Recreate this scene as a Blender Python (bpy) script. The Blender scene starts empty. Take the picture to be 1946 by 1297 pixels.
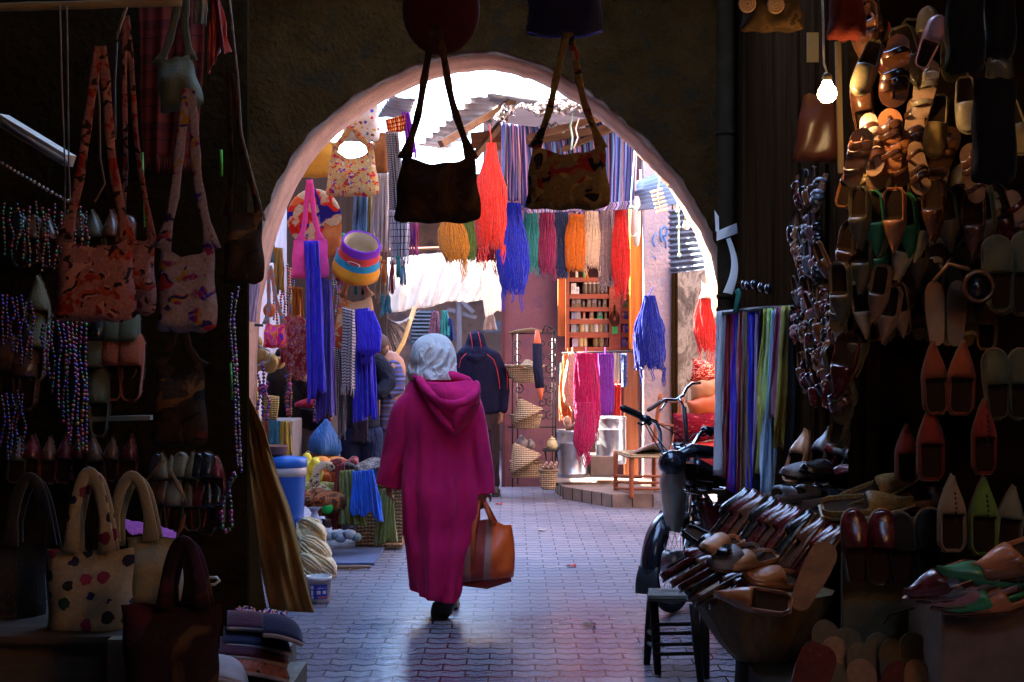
import bpy, bmesh, math, random
from mathutils import Vector, Matrix
random.seed(7)
rnd = random.random
sc = bpy.context.scene
COL = sc.collection
PI = math.pi
F, HX, HY, CH = 2703.0, 973.0, 660.0, 1.53      # lens (50 mm) in photo pixels, vanishing point, eye height

# ---------------------------------------------------------------- camera
cd = bpy.data.cameras.new("camera"); cam = bpy.data.objects.new("camera", cd); COL.objects.link(cam)
cd.sensor_width = 36.0; cd.lens = 50.0; cd.shift_y = 0.0059; cd.clip_end = 500
cam.location = (0, 0, CH); cam.rotation_euler = (math.radians(90), 0, 0)
sc.camera = cam
# ---------------------------------------------------------------- sky and sun
SUN_DIR = Vector((-0.74, 0.22, 0.80)).normalized()
w = bpy.data.worlds.new("World"); sc.world = w; w.use_nodes = True
wn = w.node_tree.nodes; bg = wn["Background"]
sky = wn.new("ShaderNodeTexSky"); sky.sky_type = 'NISHITA'; sky.sun_disc = False
sky.sun_elevation = math.asin(SUN_DIR.z)
sky.sun_rotation = math.atan2(SUN_DIR.x, SUN_DIR.y)
sky.dust_density = 0.5; sky.ozone_density = 3.0
w.node_tree.links.new(sky.outputs[0], bg.inputs[0]); bg.inputs[1].default_value = 0.15
ld = bpy.data.lights.new("sun", 'SUN'); ld.energy = 4.5; ld.angle = math.radians(0.5); ld.color = (1, 0.93, 0.82)
lo = bpy.data.objects.new("sun", ld); COL.objects.link(lo)
lo.rotation_euler = (-SUN_DIR).to_track_quat('-Z', 'Y').to_euler()
sc.view_settings.view_transform = 'Standard'; sc.view_settings.look = 'None'
sc.view_settings.exposure = 4.6; sc.view_settings.gamma = 1.0
try:
    sc.cycles.use_denoising = True
    sc.cycles.max_bounces = 8; sc.cycles.diffuse_bounces = 5; sc.cycles.glossy_bounces = 3
    sc.cycles.transmission_bounces = 4; sc.cycles.sample_clamp_indirect = 6
    sc.cycles.caustics_reflective = False; sc.cycles.caustics_refractive = False
except Exception: pass

# ---------------------------------------------------------------- helpers
def P(px, py, Y): return Vector(((px - HX) * Y / F, Y, CH - (py - HY) * Y / F))
def sy(Y): return Y / F            # metres per photo pixel at depth Y
def gnd(py): return F * CH / (py - HY)
ABS = {}

def srgb(h):
    h = h.lstrip('#'); c = [int(h[i:i+2], 16) / 255 for i in (0, 2, 4)]
    return tuple(((x + .055) / 1.055) ** 2.4 if x > .04045 else x / 12.92 for x in c)
def C4(c):
    if isinstance(c, str): c = srgb(c)
    return (c[0], c[1], c[2], 1)

class MB:
    def __init__(s): s.v = []; s.f = []; s.m = []; s.uv = {}
    def add(s, vs, fs, mi=0, uvs=None):
        o = len(s.v); s.v += [Vector(v) for v in vs]
        for k, f in enumerate(fs):
            if uvs: s.uv[len(s.f)] = uvs[k]
            s.f.append(tuple(i + o for i in f)); s.m.append(mi)
        return s
    def box(s, c, size, R=None, mi=0, taper=1.0):
        x, y, z = [a / 2 for a in size]; vs = []
        for k in (-1, 1):
            t = taper if k > 0 else 1
            vs += [Vector((i * x * t, j * y * t, k * z)) for i, j in ((-1, -1), (1, -1), (1, 1), (-1, 1))]
        if R is not None: vs = [R @ v for v in vs]
        c = Vector(c)
        return s.add([v + c for v in vs], [(0, 3, 2, 1), (4, 5, 6, 7), (0, 1, 5, 4), (1, 2, 6, 5), (2, 3, 7, 6), (3, 0, 4, 7)], mi)
    def beam(s, a, b, wd, th, mi=0, up=(0, 0, 1)):
        a = Vector(a); b = Vector(b); d = b - a; L = d.length; d.normalize()
        u = Vector(up)
        if abs(d.dot(u)) > .98: u = Vector((0, 1, 0))
        sx = d.cross(u).normalized(); uz = sx.cross(d).normalized()
        R = Matrix((sx, d, uz)).transposed()
        return s.box((a + b) / 2, (wd, L, th), R, mi)
    def tube(s, pts, r, n=8, mi=0, cap=True, rounded=False, flat=None):
        pts = [Vector(p) for p in pts]; N = len(pts)
        rs = list(r) if hasattr(r, '__len__') else [r] * N
        if rounded:
            d0 = (pts[0] - pts[1]).normalized(); d1 = (pts[-1] - pts[-2]).normalized(); a, b = rs[0], rs[-1]
            A = [(1.0, .08), (.85, .5), (.5, .86)]
            pts = [pts[0] + d0 * a * k for k, q in A] + pts + [pts[-1] + d1 * b * k for k, q in reversed(A)]
            rs = [a * q for k, q in A] + rs + [b * q for k, q in reversed(A)]; N = len(pts)
        t0 = (pts[1] - pts[0]).normalized()
        u = Vector((0, 1, 0)) if abs(t0.y) < .9 else Vector((1, 0, 0))
        u = (u - t0 * u.dot(t0)).normalized()
        vs = []; ring = []
        for i in range(N):
            a = pts[max(0, i - 1)]; b = pts[min(N - 1, i + 1)]; t = (b - a)
            if t.length < 1e-9: t = t0
            t = t.normalized(); u = u - t * u.dot(t)
            if u.length < 1e-6: u = t.orthogonal()
            u.normalize(); v = t.cross(u)
            fu, fv = (1, 1) if flat is None else flat
            vs += [pts[i] + (u * math.cos(2 * PI * k / n) * fu + v * math.sin(2 * PI * k / n) * fv) * rs[i] for k in range(n)]
        fs = []
        for i in range(N - 1):
            for k in range(n):
                fs.append((i * n + k, i * n + (k + 1) % n, (i + 1) * n + (k + 1) % n, (i + 1) * n + k))
        if cap: fs += [tuple(range(n))[::-1], tuple((N - 1) * n + k for k in range(n))]
        return s.add(vs, fs, mi)
    def lathe(s, prof, c=(0, 0, 0), n=24, mi=0, R=None, closed=False, wob=0):
        vs = []; c = Vector(c)
        for j, (r, z) in enumerate(prof):
            for k in range(n):
                a = 2 * PI * k / n; rr = max(r, .0002) * (1 + wob * math.sin(3 * a + j * .7) + wob * .6 * math.sin(5 * a + 2))
                v = Vector((rr * math.cos(a), rr * math.sin(a), z))
                vs.append((R @ v if R is not None else v) + c)
        fs = []; J = len(prof)
        for j in range(J - 1):
            for k in range(n):
                fs.append((j * n + k, j * n + (k + 1) % n, (j + 1) * n + (k + 1) % n, (j + 1) * n + k))
        if prof[0][0] > .001: fs.append(tuple(range(n))[::-1])
        if prof[-1][0] > .001: fs.append(tuple((J - 1) * n + k for k in range(n)))
        return s.add(vs, fs, mi)
    def ball(s, c, r, n=8, m=6, mi=0, R=None):
        if not hasattr(r, '__len__'): r = (r, r, r)
        c = Vector(c); vs = [Vector((0, 0, -r[2]))]
        for j in range(1, m):
            th = PI * j / m
            for k in range(n):
                a = 2 * PI * k / n
                vs.append(Vector((r[0] * math.sin(th) * math.cos(a), r[1] * math.sin(th) * math.sin(a), -r[2] * math.cos(th))))
        vs.append(Vector((0, 0, r[2])))
        fs = [(0, 1 + (k + 1) % n, 1 + k) for k in range(n)]
        for j in range(m - 2):
            b = 1 + j * n
            for k in range(n): fs.append((b + k, b + (k + 1) % n, b + n + (k + 1) % n, b + n + k))
        b = 1 + (m - 2) * n; t = len(vs) - 1
        fs += [(b + k, b + (k + 1) % n, t) for k in range(n)]
        if R is not None: vs = [R @ v for v in vs]
        return s.add([v + c for v in vs], fs, mi)
    def grid(s, fn, nu, nv, mi=0, loop=False, uvf=None):
        vs = [fn(i / nu, j / nv) for j in range(nv + 1) for i in range(nu + 1)]
        fs = []; uvs = []
        for j in range(nv):
            for i in range(nu):
                a = j * (nu + 1) + i
                fs.append((a, a + 1, a + nu + 2, a + nu + 1))
                q = [(i / nu, j / nv), ((i + 1) / nu, j / nv), ((i + 1) / nu, (j + 1) / nv), (i / nu, (j + 1) / nv)]
                uvs.append(q)
        return s.add(vs, fs, mi, uvs)
    def prism(s, pts, y0, y1, mi=0):
        n = len(pts)
        vs = [(x, y0, z) for x, z in pts] + [(x, y1, z) for x, z in pts]
        fs = [tuple(range(n)), tuple(range(n, 2 * n))[::-1]] + [(k, k + n, (k + 1) % n + n, (k + 1) % n) for k in range(n)]
        return s.add(vs, fs, mi)
    def build(s, name, mats, parent=None, org=None, smooth=True, local=False, solid=0, bev=0, sub=0, remesh=0, smoothit=0, merge=True, ang=None):
        me = bpy.data.meshes.new(name)
        if org is None:
            if parent is not None: org = Vector((0, 0, 0)) if local else ABS[parent.name]
            elif local: org = Vector((0, 0, 0))
            else:
                xs = [v.x for v in s.v]; ys = [v.y for v in s.v]; zs = [v.z for v in s.v]
                org = Vector(((min(xs) + max(xs)) / 2, (min(ys) + max(ys)) / 2, min(zs)))
        org = Vector(org)
        me.from_pydata([v - org for v in s.v], [], s.f)
        if not isinstance(mats, (list, tuple)): mats = [mats]
        for m in mats: me.materials.append(m)
        for p, mi in zip(me.polygons, s.m): p.material_index = mi; p.use_smooth = smooth
        if s.uv:
            ul = me.uv_layers.new(name="UVMap")
            for fi, q in s.uv.items():
                for li, uvv in zip(me.polygons[fi].loop_indices, q): ul.data[li].uv = uvv
        bm = bmesh.new(); bm.from_mesh(me)
        bmesh.ops.recalc_face_normals(bm, faces=bm.faces)
        bm.to_mesh(me); bm.free()
        o = bpy.data.objects.new(name, me); COL.objects.link(o)
        if parent is not None: o.parent = parent; ABS[o.name] = ABS[parent.name]
        else: o.location = org; ABS[o.name] = org
        if remesh:
            md = o.modifiers.new("r", 'REMESH'); md.mode = 'VOXEL'; md.voxel_size = remesh; md.use_smooth_shade = True
        if smoothit:
            md = o.modifiers.new("s", 'SMOOTH'); md.factor = .5; md.iterations = smoothit
        if solid:
            md = o.modifiers.new("t", 'SOLIDIFY'); md.thickness = solid; md.offset = 0
        if bev:
            md = o.modifiers.new("b", 'BEVEL'); md.width = bev; md.segments = 2; md.limit_method = 'ANGLE'
        if sub:
            md = o.modifiers.new("u", 'SUBSURF'); md.levels = sub; md.render_levels = sub
        if smooth and (bev or ang): 
            try:
                for p in me.polygons: p.use_smooth = True
                me.set_sharp_from_angle(angle=math.radians(ang or 35))
            except Exception: pass
        return o

def tag(o, label=None, cat=None, group=None, kind=None):
    if label: o['label'] = label
    if cat: o['category'] = cat
    if group: o['group'] = group
    if kind: o['kind'] = kind
    return o
def thing(name, label, cat, loc=(0, 0, 0), rz=0, group=None):
    o = bpy.data.objects.new(name, None); o.empty_display_size = .1; COL.objects.link(o)
    o.location = loc; o.rotation_euler = (0, 0, rz); ABS[o.name] = Vector(loc)
    return tag(o, label, cat, group)
KIDS = {}
def copy_tree(o, loc=None, rot=None, label=None, group=None, scale=None, mat=None, parent=None):
    c = o.copy(); COL.objects.link(c); c.parent = parent
    if loc is not None: c.location = loc; ABS[c.name] = Vector(loc)
    if rot is not None: c.rotation_euler = rot
    if scale is not None: c.scale = scale if hasattr(scale, '__len__') else (scale,) * 3
    if label: c['label'] = label
    if group: c['group'] = group
    if mat and c.type == 'MESH':
        for i, m in enumerate(mat):
            if m is not None and i < len(c.material_slots):
                c.material_slots[i].link = 'OBJECT'; c.material_slots[i].material = m
    for ch in [k for k in o.children if k.users_collection]:
        d = copy_tree(ch, parent=c, mat=(mat.get(ch.name.split('.')[0]) if isinstance(mat, dict) else None))
    return c
ORD = "first second third fourth fifth sixth seventh eighth ninth tenth eleventh twelfth thirteenth fourteenth fifteenth sixteenth seventeenth eighteenth nineteenth twentieth".split()

# ---------------------------------------------------------------- materials
MATS = {}
def _m(name):
    m = bpy.data.materials.new(name); m.use_nodes = True; nt = m.node_tree
    b = nt.nodes["Principled BSDF"]; return m, nt, b
def N(nt, t, **kw):
    n = nt.nodes.new(t)
    for k, v in kw.items():
        if k.startswith('i_'): n.inputs[k[2:].replace('_', ' ')].default_value = v
        else: setattr(n, k, v)
    return n
def L(nt, a, b): nt.links.new(a, b)
def ramp(nt, stops, interp='LINEAR'):
    r = nt.nodes.new("ShaderNodeValToRGB"); r.color_ramp.interpolation = interp
    e = r.color_ramp.elements
    while len(e) > 1: e.remove(e[-1])
    e[0].position = stops[0][0]; e[0].color = C4(stops[0][1])
    for p, c in stops[1:]:
        q = e.new(p); q.color = C4(c)
    return r
def coords(nt, uv=False, scale=None):
    t = nt.nodes.new("ShaderNodeTexCoord"); out = t.outputs['UV' if uv else 'Object']
    if scale:
        mp = nt.nodes.new("ShaderNodeMapping"); mp.inputs['Scale'].default_value = scale; L(nt, out, mp.inputs[0]); out = mp.outputs[0]
    return out
def bump(nt, b, h, strength=.3, dist=.01, prev=None):
    n = nt.nodes.new("ShaderNodeBump"); n.inputs['Strength'].default_value = strength; n.inputs['Distance'].default_value = dist
    L(nt, h, n.inputs['Height'])
    if prev is not None: L(nt, prev, n.inputs['Normal'])
    L(nt, n.outputs[0], b.inputs['Normal']); return n.outputs[0]
def mat(name, col, rough=.75, metal=0, var=.25, scale=9, bs=90, bst=.25, bd=.003, sheen=0, coat=0, trans=0, spec=.4, rv=.0, sub=0, dirt=None, hv=0, stretch=None, detail=5, crease=0, cst=(1, 1, .35)):
    """plain coloured surface: colour varied by noise, fine bump, per-object variation"""
    if name in MATS: return MATS[name]
    m, nt, b = _m(name); c = C4(col)
    co = coords(nt, scale=stretch)
    no = N(nt, "ShaderNodeTexNoise", i_Scale=scale, i_Detail=detail, i_Roughness=.6); L(nt, co, no.inputs['Vector'])
    r = ramp(nt, [(.25, tuple(x * (1 - var) for x in c[:3])), (.75, tuple(min(1, x * (1 + var * .6)) for x in c[:3]))])
    L(nt, no.outputs['Fac'], r.inputs[0]); out = r.outputs[0]
    if dirt:
        n2 = N(nt, "ShaderNodeTexNoise", i_Scale=dirt[1], i_Detail=7, i_Roughness=.7); L(nt, co, n2.inputs['Vector'])
        rr = ramp(nt, [(dirt[2], (0, 0, 0)), (dirt[2] + .12, (1, 1, 1))]); L(nt, n2.outputs['Fac'], rr.inputs[0])
        mx = N(nt, "ShaderNodeMix", data_type='RGBA'); L(nt, rr.outputs[0], mx.inputs['Factor']); L(nt, out, mx.inputs['A']); mx.inputs['B'].default_value = C4(dirt[0]); out = mx.outputs['Result']
    if hv:
        oi = nt.nodes.new("ShaderNodeObjectInfo"); hs = nt.nodes.new("ShaderNodeHueSaturation")
        mr = N(nt, "ShaderNodeMapRange"); mr.inputs['To Min'].default_value = 1 - hv; mr.inputs['To Max'].default_value = 1 + hv
        L(nt, oi.outputs['Random'], mr.inputs['Value']); L(nt, mr.outputs[0], hs.inputs['Value']); L(nt, out, hs.inputs['Color']); out = hs.outputs[0]
    L(nt, out, b.inputs['Base Color'])
    b.inputs['Roughness'].default_value = rough; b.inputs['Metallic'].default_value = metal
    b.inputs['Specular IOR Level'].default_value = spec
    if rv:
        mr = N(nt, "ShaderNodeMapRange"); mr.inputs['To Min'].default_value = max(0, rough - rv); mr.inputs['To Max'].default_value = min(1, rough + rv)
        L(nt, no.outputs['Fac'], mr.inputs['Value']); L(nt, mr.outputs[0], b.inputs['Roughness'])
    if sheen: b.inputs['Sheen Weight'].default_value = sheen; b.inputs['Sheen Roughness'].default_value = .4
    if coat: b.inputs['Coat Weight'].default_value = coat; b.inputs['Coat Roughness'].default_value = .15
    if trans: b.inputs['Transmission Weight'].default_value = trans
    if bst:
        nb = N(nt, "ShaderNodeTexNoise", i_Scale=bs, i_Detail=6); L(nt, co, nb.inputs['Vector'])
        pv = bump(nt, b, nb.outputs['Fac'], bst, bd)
        if crease:
            cc = coords(nt, scale=cst); nc = N(nt, "ShaderNodeTexNoise", i_Scale=13, i_Detail=3, i_Distortion=.8); L(nt, cc, nc.inputs['Vector'])
            rc_ = ramp(nt, [(.35, (0, 0, 0)), (.5, (1, 1, 1)), (.65, (.15, .15, .15))]); rc_.color_ramp.interpolation = 'EASE'; L(nt, nc.outputs['Fac'], rc_.inputs[0]); bump(nt, b, rc_.outputs[0], .6, crease, pv)
    if sub: translucent(nt, b, out, sub)
    MATS[name] = m; return m
def translucent(nt, b, colout, f):
    t = nt.nodes.new("ShaderNodeBsdfTranslucent"); mx = nt.nodes.new("ShaderNodeMixShader"); mx.inputs[0].default_value = f
    L(nt, colout, t.inputs[0]); L(nt, b.outputs[0], mx.inputs[1]); L(nt, t.outputs[0], mx.inputs[2])
    L(nt, mx.outputs[0], nt.nodes["Material Output"].inputs[0])
def mottle(name, stops, scale=14, dist=1.5, rough=.95, interp='CONSTANT', detail=3, stretch=None, bs=120, sheen=0):
    if name in MATS: return MATS[name]
    m, nt, b = _m(name); co = coords(nt, scale=stretch)
    no = N(nt, "ShaderNodeTexNoise", i_Scale=scale, i_Detail=detail, i_Distortion=dist); L(nt, co, no.inputs['Vector'])
    r = ramp(nt, stops, interp); L(nt, no.outputs['Fac'], r.inputs[0])
    L(nt, r.outputs[0], b.inputs['Base Color']); b.inputs['Roughness'].default_value = rough; b.inputs['Specular IOR Level'].default_value = .15
    if sheen: b.inputs['Sheen Weight'].default_value = sheen
    nb = N(nt, "ShaderNodeTexNoise", i_Scale=bs, i_Detail=6); L(nt, co, nb.inputs['Vector']); bump(nt, b, nb.outputs['Fac'], .5, .004)
    MATS[name] = m; return m
def dots(name, base, cols, scale=16, size=.28, rough=.95):
    if name in MATS: return MATS[name]
    m, nt, b = _m(name); t0 = coords(nt, scale=(1, .01, 1))
    dn = N(nt, "ShaderNodeTexNoise", i_Scale=scale * 2.5); L(nt, t0, dn.inputs['Vector'])
    mv = N(nt, "ShaderNodeMix", data_type='VECTOR'); mv.inputs['Factor'].default_value = .02
    L(nt, t0, mv.inputs['A']); L(nt, dn.outputs['Color'], mv.inputs['B']); co = mv.outputs['Result']
    vo = N(nt, "ShaderNodeTexVoronoi", i_Scale=scale); vo.inputs['Randomness'].default_value = .55; L(nt, co, vo.inputs['Vector'])
    lt = N(nt, "ShaderNodeMath", operation='LESS_THAN'); lt.inputs[1].default_value = size; L(nt, vo.outputs['Distance'], lt.inputs[0])
    sp = nt.nodes.new("ShaderNodeSeparateColor"); L(nt, vo.outputs['Color'], sp.inputs[0])
    r = ramp(nt, [(i / len(cols), c) for i, c in enumerate(cols)], 'CONSTANT'); L(nt, sp.outputs[0], r.inputs[0])
    nb = N(nt, "ShaderNodeTexNoise", i_Scale=70, i_Detail=5); L(nt, co, nb.inputs['Vector'])
    bc = C4(base); rb = ramp(nt, [(.3, tuple(x * .75 for x in bc[:3])), (.7, bc[:3])]); L(nt, nb.outputs['Fac'], rb.inputs[0])
    mx = N(nt, "ShaderNodeMix", data_type='RGBA'); L(nt, lt.outputs[0], mx.inputs['Factor']); L(nt, rb.outputs[0], mx.inputs['A']); L(nt, r.outputs[0], mx.inputs['B'])
    L(nt, mx.outputs['Result'], b.inputs['Base Color']); b.inputs['Roughness'].default_value = rough; bump(nt, b, nb.outputs['Fac'], .5, .004)
    MATS[name] = m; return m
def stripes(name, cols, rep=6, axis='U', rough=.85, checks=None, sub=0, widths=None, jit=.01, ojb=False):
    """cloth stripes across U (or V) of the cloth; checks = second set across the other axis"""
    if name in MATS: return MATS[name]
    m, nt, b = _m(name); co = coords(nt, uv=not ojb)
    sp = nt.nodes.new("ShaderNodeSeparateXYZ"); L(nt, co, sp.inputs[0])
    wob = N(nt, "ShaderNodeTexNoise", i_Scale=5); L(nt, co, wob.inputs['Vector'])
    def one(ax, cc, rp, wd):
        a = N(nt, "ShaderNodeMath", operation='MULTIPLY_ADD'); a.inputs[1].default_value = jit; L(nt, wob.outputs['Fac'], a.inputs[0]); L(nt, sp.outputs[ax], a.inputs[2])
        mu = N(nt, "ShaderNodeMath", operation='MULTIPLY'); mu.inputs[1].default_value = rp; L(nt, a.outputs[0], mu.inputs[0])
        fr = N(nt, "ShaderNodeMath", operation='FRACT'); L(nt, mu.outputs[0], fr.inputs[0])
        if wd: pos = [sum(wd[:i]) / sum(wd) for i in range(len(cc))]
        else: pos = [i / len(cc) for i in range(len(cc))]
        r = ramp(nt, list(zip(pos, cc)), 'CONSTANT'); L(nt, fr.outputs[0], r.inputs[0]); return r.outputs[0]
    AX = {'U': 0, 'V': 1, 'X': 0, 'Y': 1, 'Z': 2}
    out = one(AX[axis], cols, rep, widths)
    if checks:
        o2 = one(AX[checks[0]], checks[1], checks[2], checks[3] if len(checks) > 3 else None)
        mx = N(nt, "ShaderNodeMix", data_type='RGBA', blend_type='MULTIPLY'); mx.inputs['Factor'].default_value = 1
        L(nt, out, mx.inputs['A']); L(nt, o2, mx.inputs['B']); out = mx.outputs['Result']
    L(nt, out, b.inputs['Base Color']); b.inputs['Roughness'].default_value = rough; b.inputs['Specular IOR Level'].default_value = .2
    co2 = coords(nt); nb = N(nt, "ShaderNodeTexNoise", i_Scale=150, i_Detail=3); L(nt, co2, nb.inputs['Vector']); bump(nt, b, nb.outputs['Fac'], .25, .002)
    if sub: translucent(nt, b, out, sub)
    MATS[name] = m; return m
def cloth(name, col, rough=.8, sub=.0, var=.15, sheen=.3, crease=.012): return mat(name, col, rough, var=var, scale=6, bs=200, bst=.2, bd=.002, sheen=sheen if max(C4(col)[:3]) > .12 else 0, spec=.2 if max(C4(col)[:3]) > .12 else .06, sub=sub, crease=crease)
def leather(name, col, rough=.3, coat=.3): return mat(name, col, rough, var=.45, scale=14, bs=60, bst=.25, bd=.002, coat=coat, spec=.5, rv=.15, crease=.0007, cst=(1, 2, 1), hv=.3)
def felt(name, col, var=.2): return mat(name, col, .95, var=var, scale=16, bs=130, bst=.6, bd=.005, spec=.1, sheen=.2)
def wicker(name, col, sx=60, sz=60, rough=.7):
    if name in MATS: return MATS[name]
    m, nt, b = _m(name); co = coords(nt)
    g = N(nt, "ShaderNodeTexWave", i_Scale=sz, i_Distortion=2.0, bands_direction='Z'); L(nt, co, g.inputs['Vector'])
    h = N(nt, "ShaderNodeTexWave", i_Scale=sx, i_Distortion=2.0, bands_direction='X'); L(nt, co, h.inputs['Vector'])
    mu = N(nt, "ShaderNodeMath", operation='MULTIPLY'); L(nt, g.outputs['Fac'], mu.inputs[0]); L(nt, h.outputs['Fac'], mu.inputs[1])
    ad = N(nt, "ShaderNodeMath", operation='MULTIPLY_ADD'); ad.inputs[1].default_value = .6; L(nt, g.outputs['Fac'], ad.inputs[0]); L(nt, mu.outputs[0], ad.inputs[2])
    c = C4(col)[:3]; r = ramp(nt, [(0, tuple(x * .3 for x in c)), (.5, tuple(x * .8 for x in c)), (1, tuple(min(1, x * 1.15) for x in c))]); L(nt, ad.outputs[0], r.inputs[0])
    L(nt, r.outputs[0], b.inputs['Base Color']); b.inputs['Roughness'].default_value = rough; bump(nt, b, ad.outputs[0], .8, .008)
    MATS[name] = m; return m
def wood(name, col, rough=.7, axis=2, var=.45, dirt=None, gs=1):
    st = [26 * gs, 26 * gs, 26 * gs]; st[axis] = 1.6 * gs
    return mat(name, col, rough, var=var, scale=1.0, bs=2.2, bst=.4, bd=.004, stretch=tuple(st), spec=.12, dirt=dirt, detail=8)
# ================================================================ THE SETTING
def pavement_mat():
    m, nt, b = _m("zigzag_pavers"); co = coords(nt)
    sp = nt.nodes.new("ShaderNodeSeparateXYZ"); L(nt, co, sp.inputs[0])
    a = N(nt, "ShaderNodeMath", operation='PINGPONG'); a.inputs[1].default_value = .055; L(nt, sp.outputs[0], a.inputs[0])
    a2 = N(nt, "ShaderNodeMath", operation='MULTIPLY'); a2.inputs[1].default_value = .5; L(nt, a.outputs[0], a2.inputs[0])
    wn_ = N(nt, "ShaderNodeTexNoise", i_Scale=14, i_Detail=4); L(nt, co, wn_.inputs['Vector'])
    w2 = N(nt, "ShaderNodeMath", operation='MULTIPLY'); w2.inputs[1].default_value = .03; L(nt, wn_.outputs['Fac'], w2.inputs[0])
    y = N(nt, "ShaderNodeMath", operation='ADD'); L(nt, sp.outputs[1], y.inputs[0]); L(nt, a2.outputs[0], y.inputs[1])
    y2 = N(nt, "ShaderNodeMath", operation='ADD'); L(nt, y.outputs[0], y2.inputs[0]); L(nt, w2.outputs[0], y2.inputs[1])
    c = nt.nodes.new("ShaderNodeCombineXYZ"); x3 = N(nt, 'ShaderNodeMath', operation='MULTIPLY'); x3.inputs[1].default_value = 2.6; L(nt, sp.outputs[0], x3.inputs[0]); L(nt, x3.outputs[0], c.inputs[0]); L(nt, y2.outputs[0], c.inputs[1])
    br = nt.nodes.new("ShaderNodeTexBrick"); L(nt, c.outputs[0], br.inputs['Vector'])
    br.inputs['Scale'].default_value = 1; br.inputs['Brick Width'].default_value = .572; br.inputs['Row Height'].default_value = .125
    br.inputs['Mortar Size'].default_value = .012; br.inputs['Mortar Smooth'].default_value = .2; br.inputs['Bias'].default_value = 0
    br.inputs['Color1'].default_value = C4((.245, .205, .225)); br.inputs['Color2'].default_value = C4((.165, .15, .19)); br.inputs['Mortar'].default_value = C4((.012, .009, .012))
    big = N(nt, "ShaderNodeTexNoise", i_Scale=.9, i_Detail=6, i_Roughness=.65); L(nt, co, big.inputs['Vector'])
    fin = N(nt, "ShaderNodeTexNoise", i_Scale=60, i_Detail=6); L(nt, co, fin.inputs['Vector'])
    rr = ramp(nt, [(.3, (.55, .55, .58)), (.7, (1.25, 1.2, 1.15))]); L(nt, big.outputs['Fac'], rr.inputs[0])
    mx = N(nt, "ShaderNodeMix", data_type='RGBA', blend_type='MULTIPLY'); mx.inputs['Factor'].default_value = .8; L(nt, br.outputs['Color'], mx.inputs['A']); L(nt, rr.outputs[0], mx.inputs['B'])
    rf = ramp(nt, [(.3, (.7, .7, .7)), (.7, (1.15, 1.15, 1.15))]); L(nt, fin.outputs['Fac'], rf.inputs[0])
    m2 = N(nt, "ShaderNodeMix", data_type='RGBA', blend_type='MULTIPLY'); m2.inputs['Factor'].default_value = .8; L(nt, mx.outputs['Result'], m2.inputs['A']); L(nt, rf.outputs[0], m2.inputs['B'])
    L(nt, m2.outputs['Result'], b.inputs['Base Color'])
    # damp nearer the hall: roughness by patches
    wet = N(nt, "ShaderNodeTexNoise", i_Scale=1.3, i_Detail=4, i_Roughness=.6); L(nt, co, wet.inputs['Vector'])
    gy = N(nt, "ShaderNodeMapRange"); L(nt, sp.outputs[1], gy.inputs['Value'])
    gy.inputs['From Min'].default_value = 7.6; gy.inputs['From Max'].default_value = 10.2; gy.inputs['To Min'].default_value = .22; gy.inputs['To Max'].default_value = .62
    wr = N(nt, "ShaderNodeMapRange"); wr.inputs['To Min'].default_value = -.16; wr.inputs['To Max'].default_value = .16; L(nt, wet.outputs['Fac'], wr.inputs['Value'])
    ro = N(nt, "ShaderNodeMath", operation='ADD'); L(nt, gy.outputs[0], ro.inputs[0]); L(nt, wr.outputs[0], ro.inputs[1])
    L(nt, ro.outputs[0], b.inputs['Roughness']); b.inputs['Specular IOR Level'].default_value = .6
    h = N(nt, "ShaderNodeMath", operation='MULTIPLY_ADD'); h.inputs[1].default_value = .25; L(nt, fin.outputs['Fac'], h.inputs[0])
    iv = N(nt, "ShaderNodeMath", operation='SUBTRACT'); iv.inputs[0].default_value = 1; L(nt, br.outputs['Fac'], iv.inputs[1]); L(nt, iv.outputs[0], h.inputs[2])
    h2 = N(nt, "ShaderNodeMath", operation='MULTIPLY_ADD'); h2.inputs[1].default_value = .8; L(nt, wn_.outputs['Fac'], h2.inputs[0]); L(nt, h.outputs[0], h2.inputs[2])
    bump(nt, b, h2.outputs[0], .75, .006)
    return m
g = MB(); g.add([(-30, -4, 0), (30, -4, 0), (30, 60, 0), (-30, 60, 0)], [(0, 1, 2, 3)])
tag(g.build("pavement", pavement_mat(), org=(0, 0, 0)), kind='structure')

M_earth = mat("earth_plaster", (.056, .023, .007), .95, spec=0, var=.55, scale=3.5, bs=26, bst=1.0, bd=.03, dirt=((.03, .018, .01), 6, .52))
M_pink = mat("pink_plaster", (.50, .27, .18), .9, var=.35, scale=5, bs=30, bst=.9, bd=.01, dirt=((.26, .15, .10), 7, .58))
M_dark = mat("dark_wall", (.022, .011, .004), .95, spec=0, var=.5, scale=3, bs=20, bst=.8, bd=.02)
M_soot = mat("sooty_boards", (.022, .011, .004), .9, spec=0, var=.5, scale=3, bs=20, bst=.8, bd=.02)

# arch wall between the hall and the open court
AY0, AY1 = 10.0, 10.6
AO = [(452, 1073.5), (456, 900), (458, 760), (462, 640), (470, 560), (483, 500), (497, 445), (515, 388), (537, 340), (562, 298), (590, 262), (620, 233), (657, 203), (697, 175), (737, 153), (780, 134), (820, 119), (862, 109), (900, 104), (935, 104), (970, 110), (1010, 122), (1050, 139), (1090, 161), (1130, 189), (1170, 220), (1205, 251), (1238, 284), (1270, 318), (1300, 357), (1322, 395), (1342, 435), (1356, 470), (1365, 520), (1376, 580), (1388, 640), (1390, 700), (1390, 900), (1390, 1073.5)]
ao = []
for (x0, y0), (x1, y1) in zip(AO, AO[1:]):
    k = max(2, int(math.hypot(x1 - x0, y1 - y0) / 12))
    for i in range(k): ao.append((x0 + (x1 - x0) * i / k, y0 + (y1 - y0) * i / k))
ao.append(AO[-1])
arch = []
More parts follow.
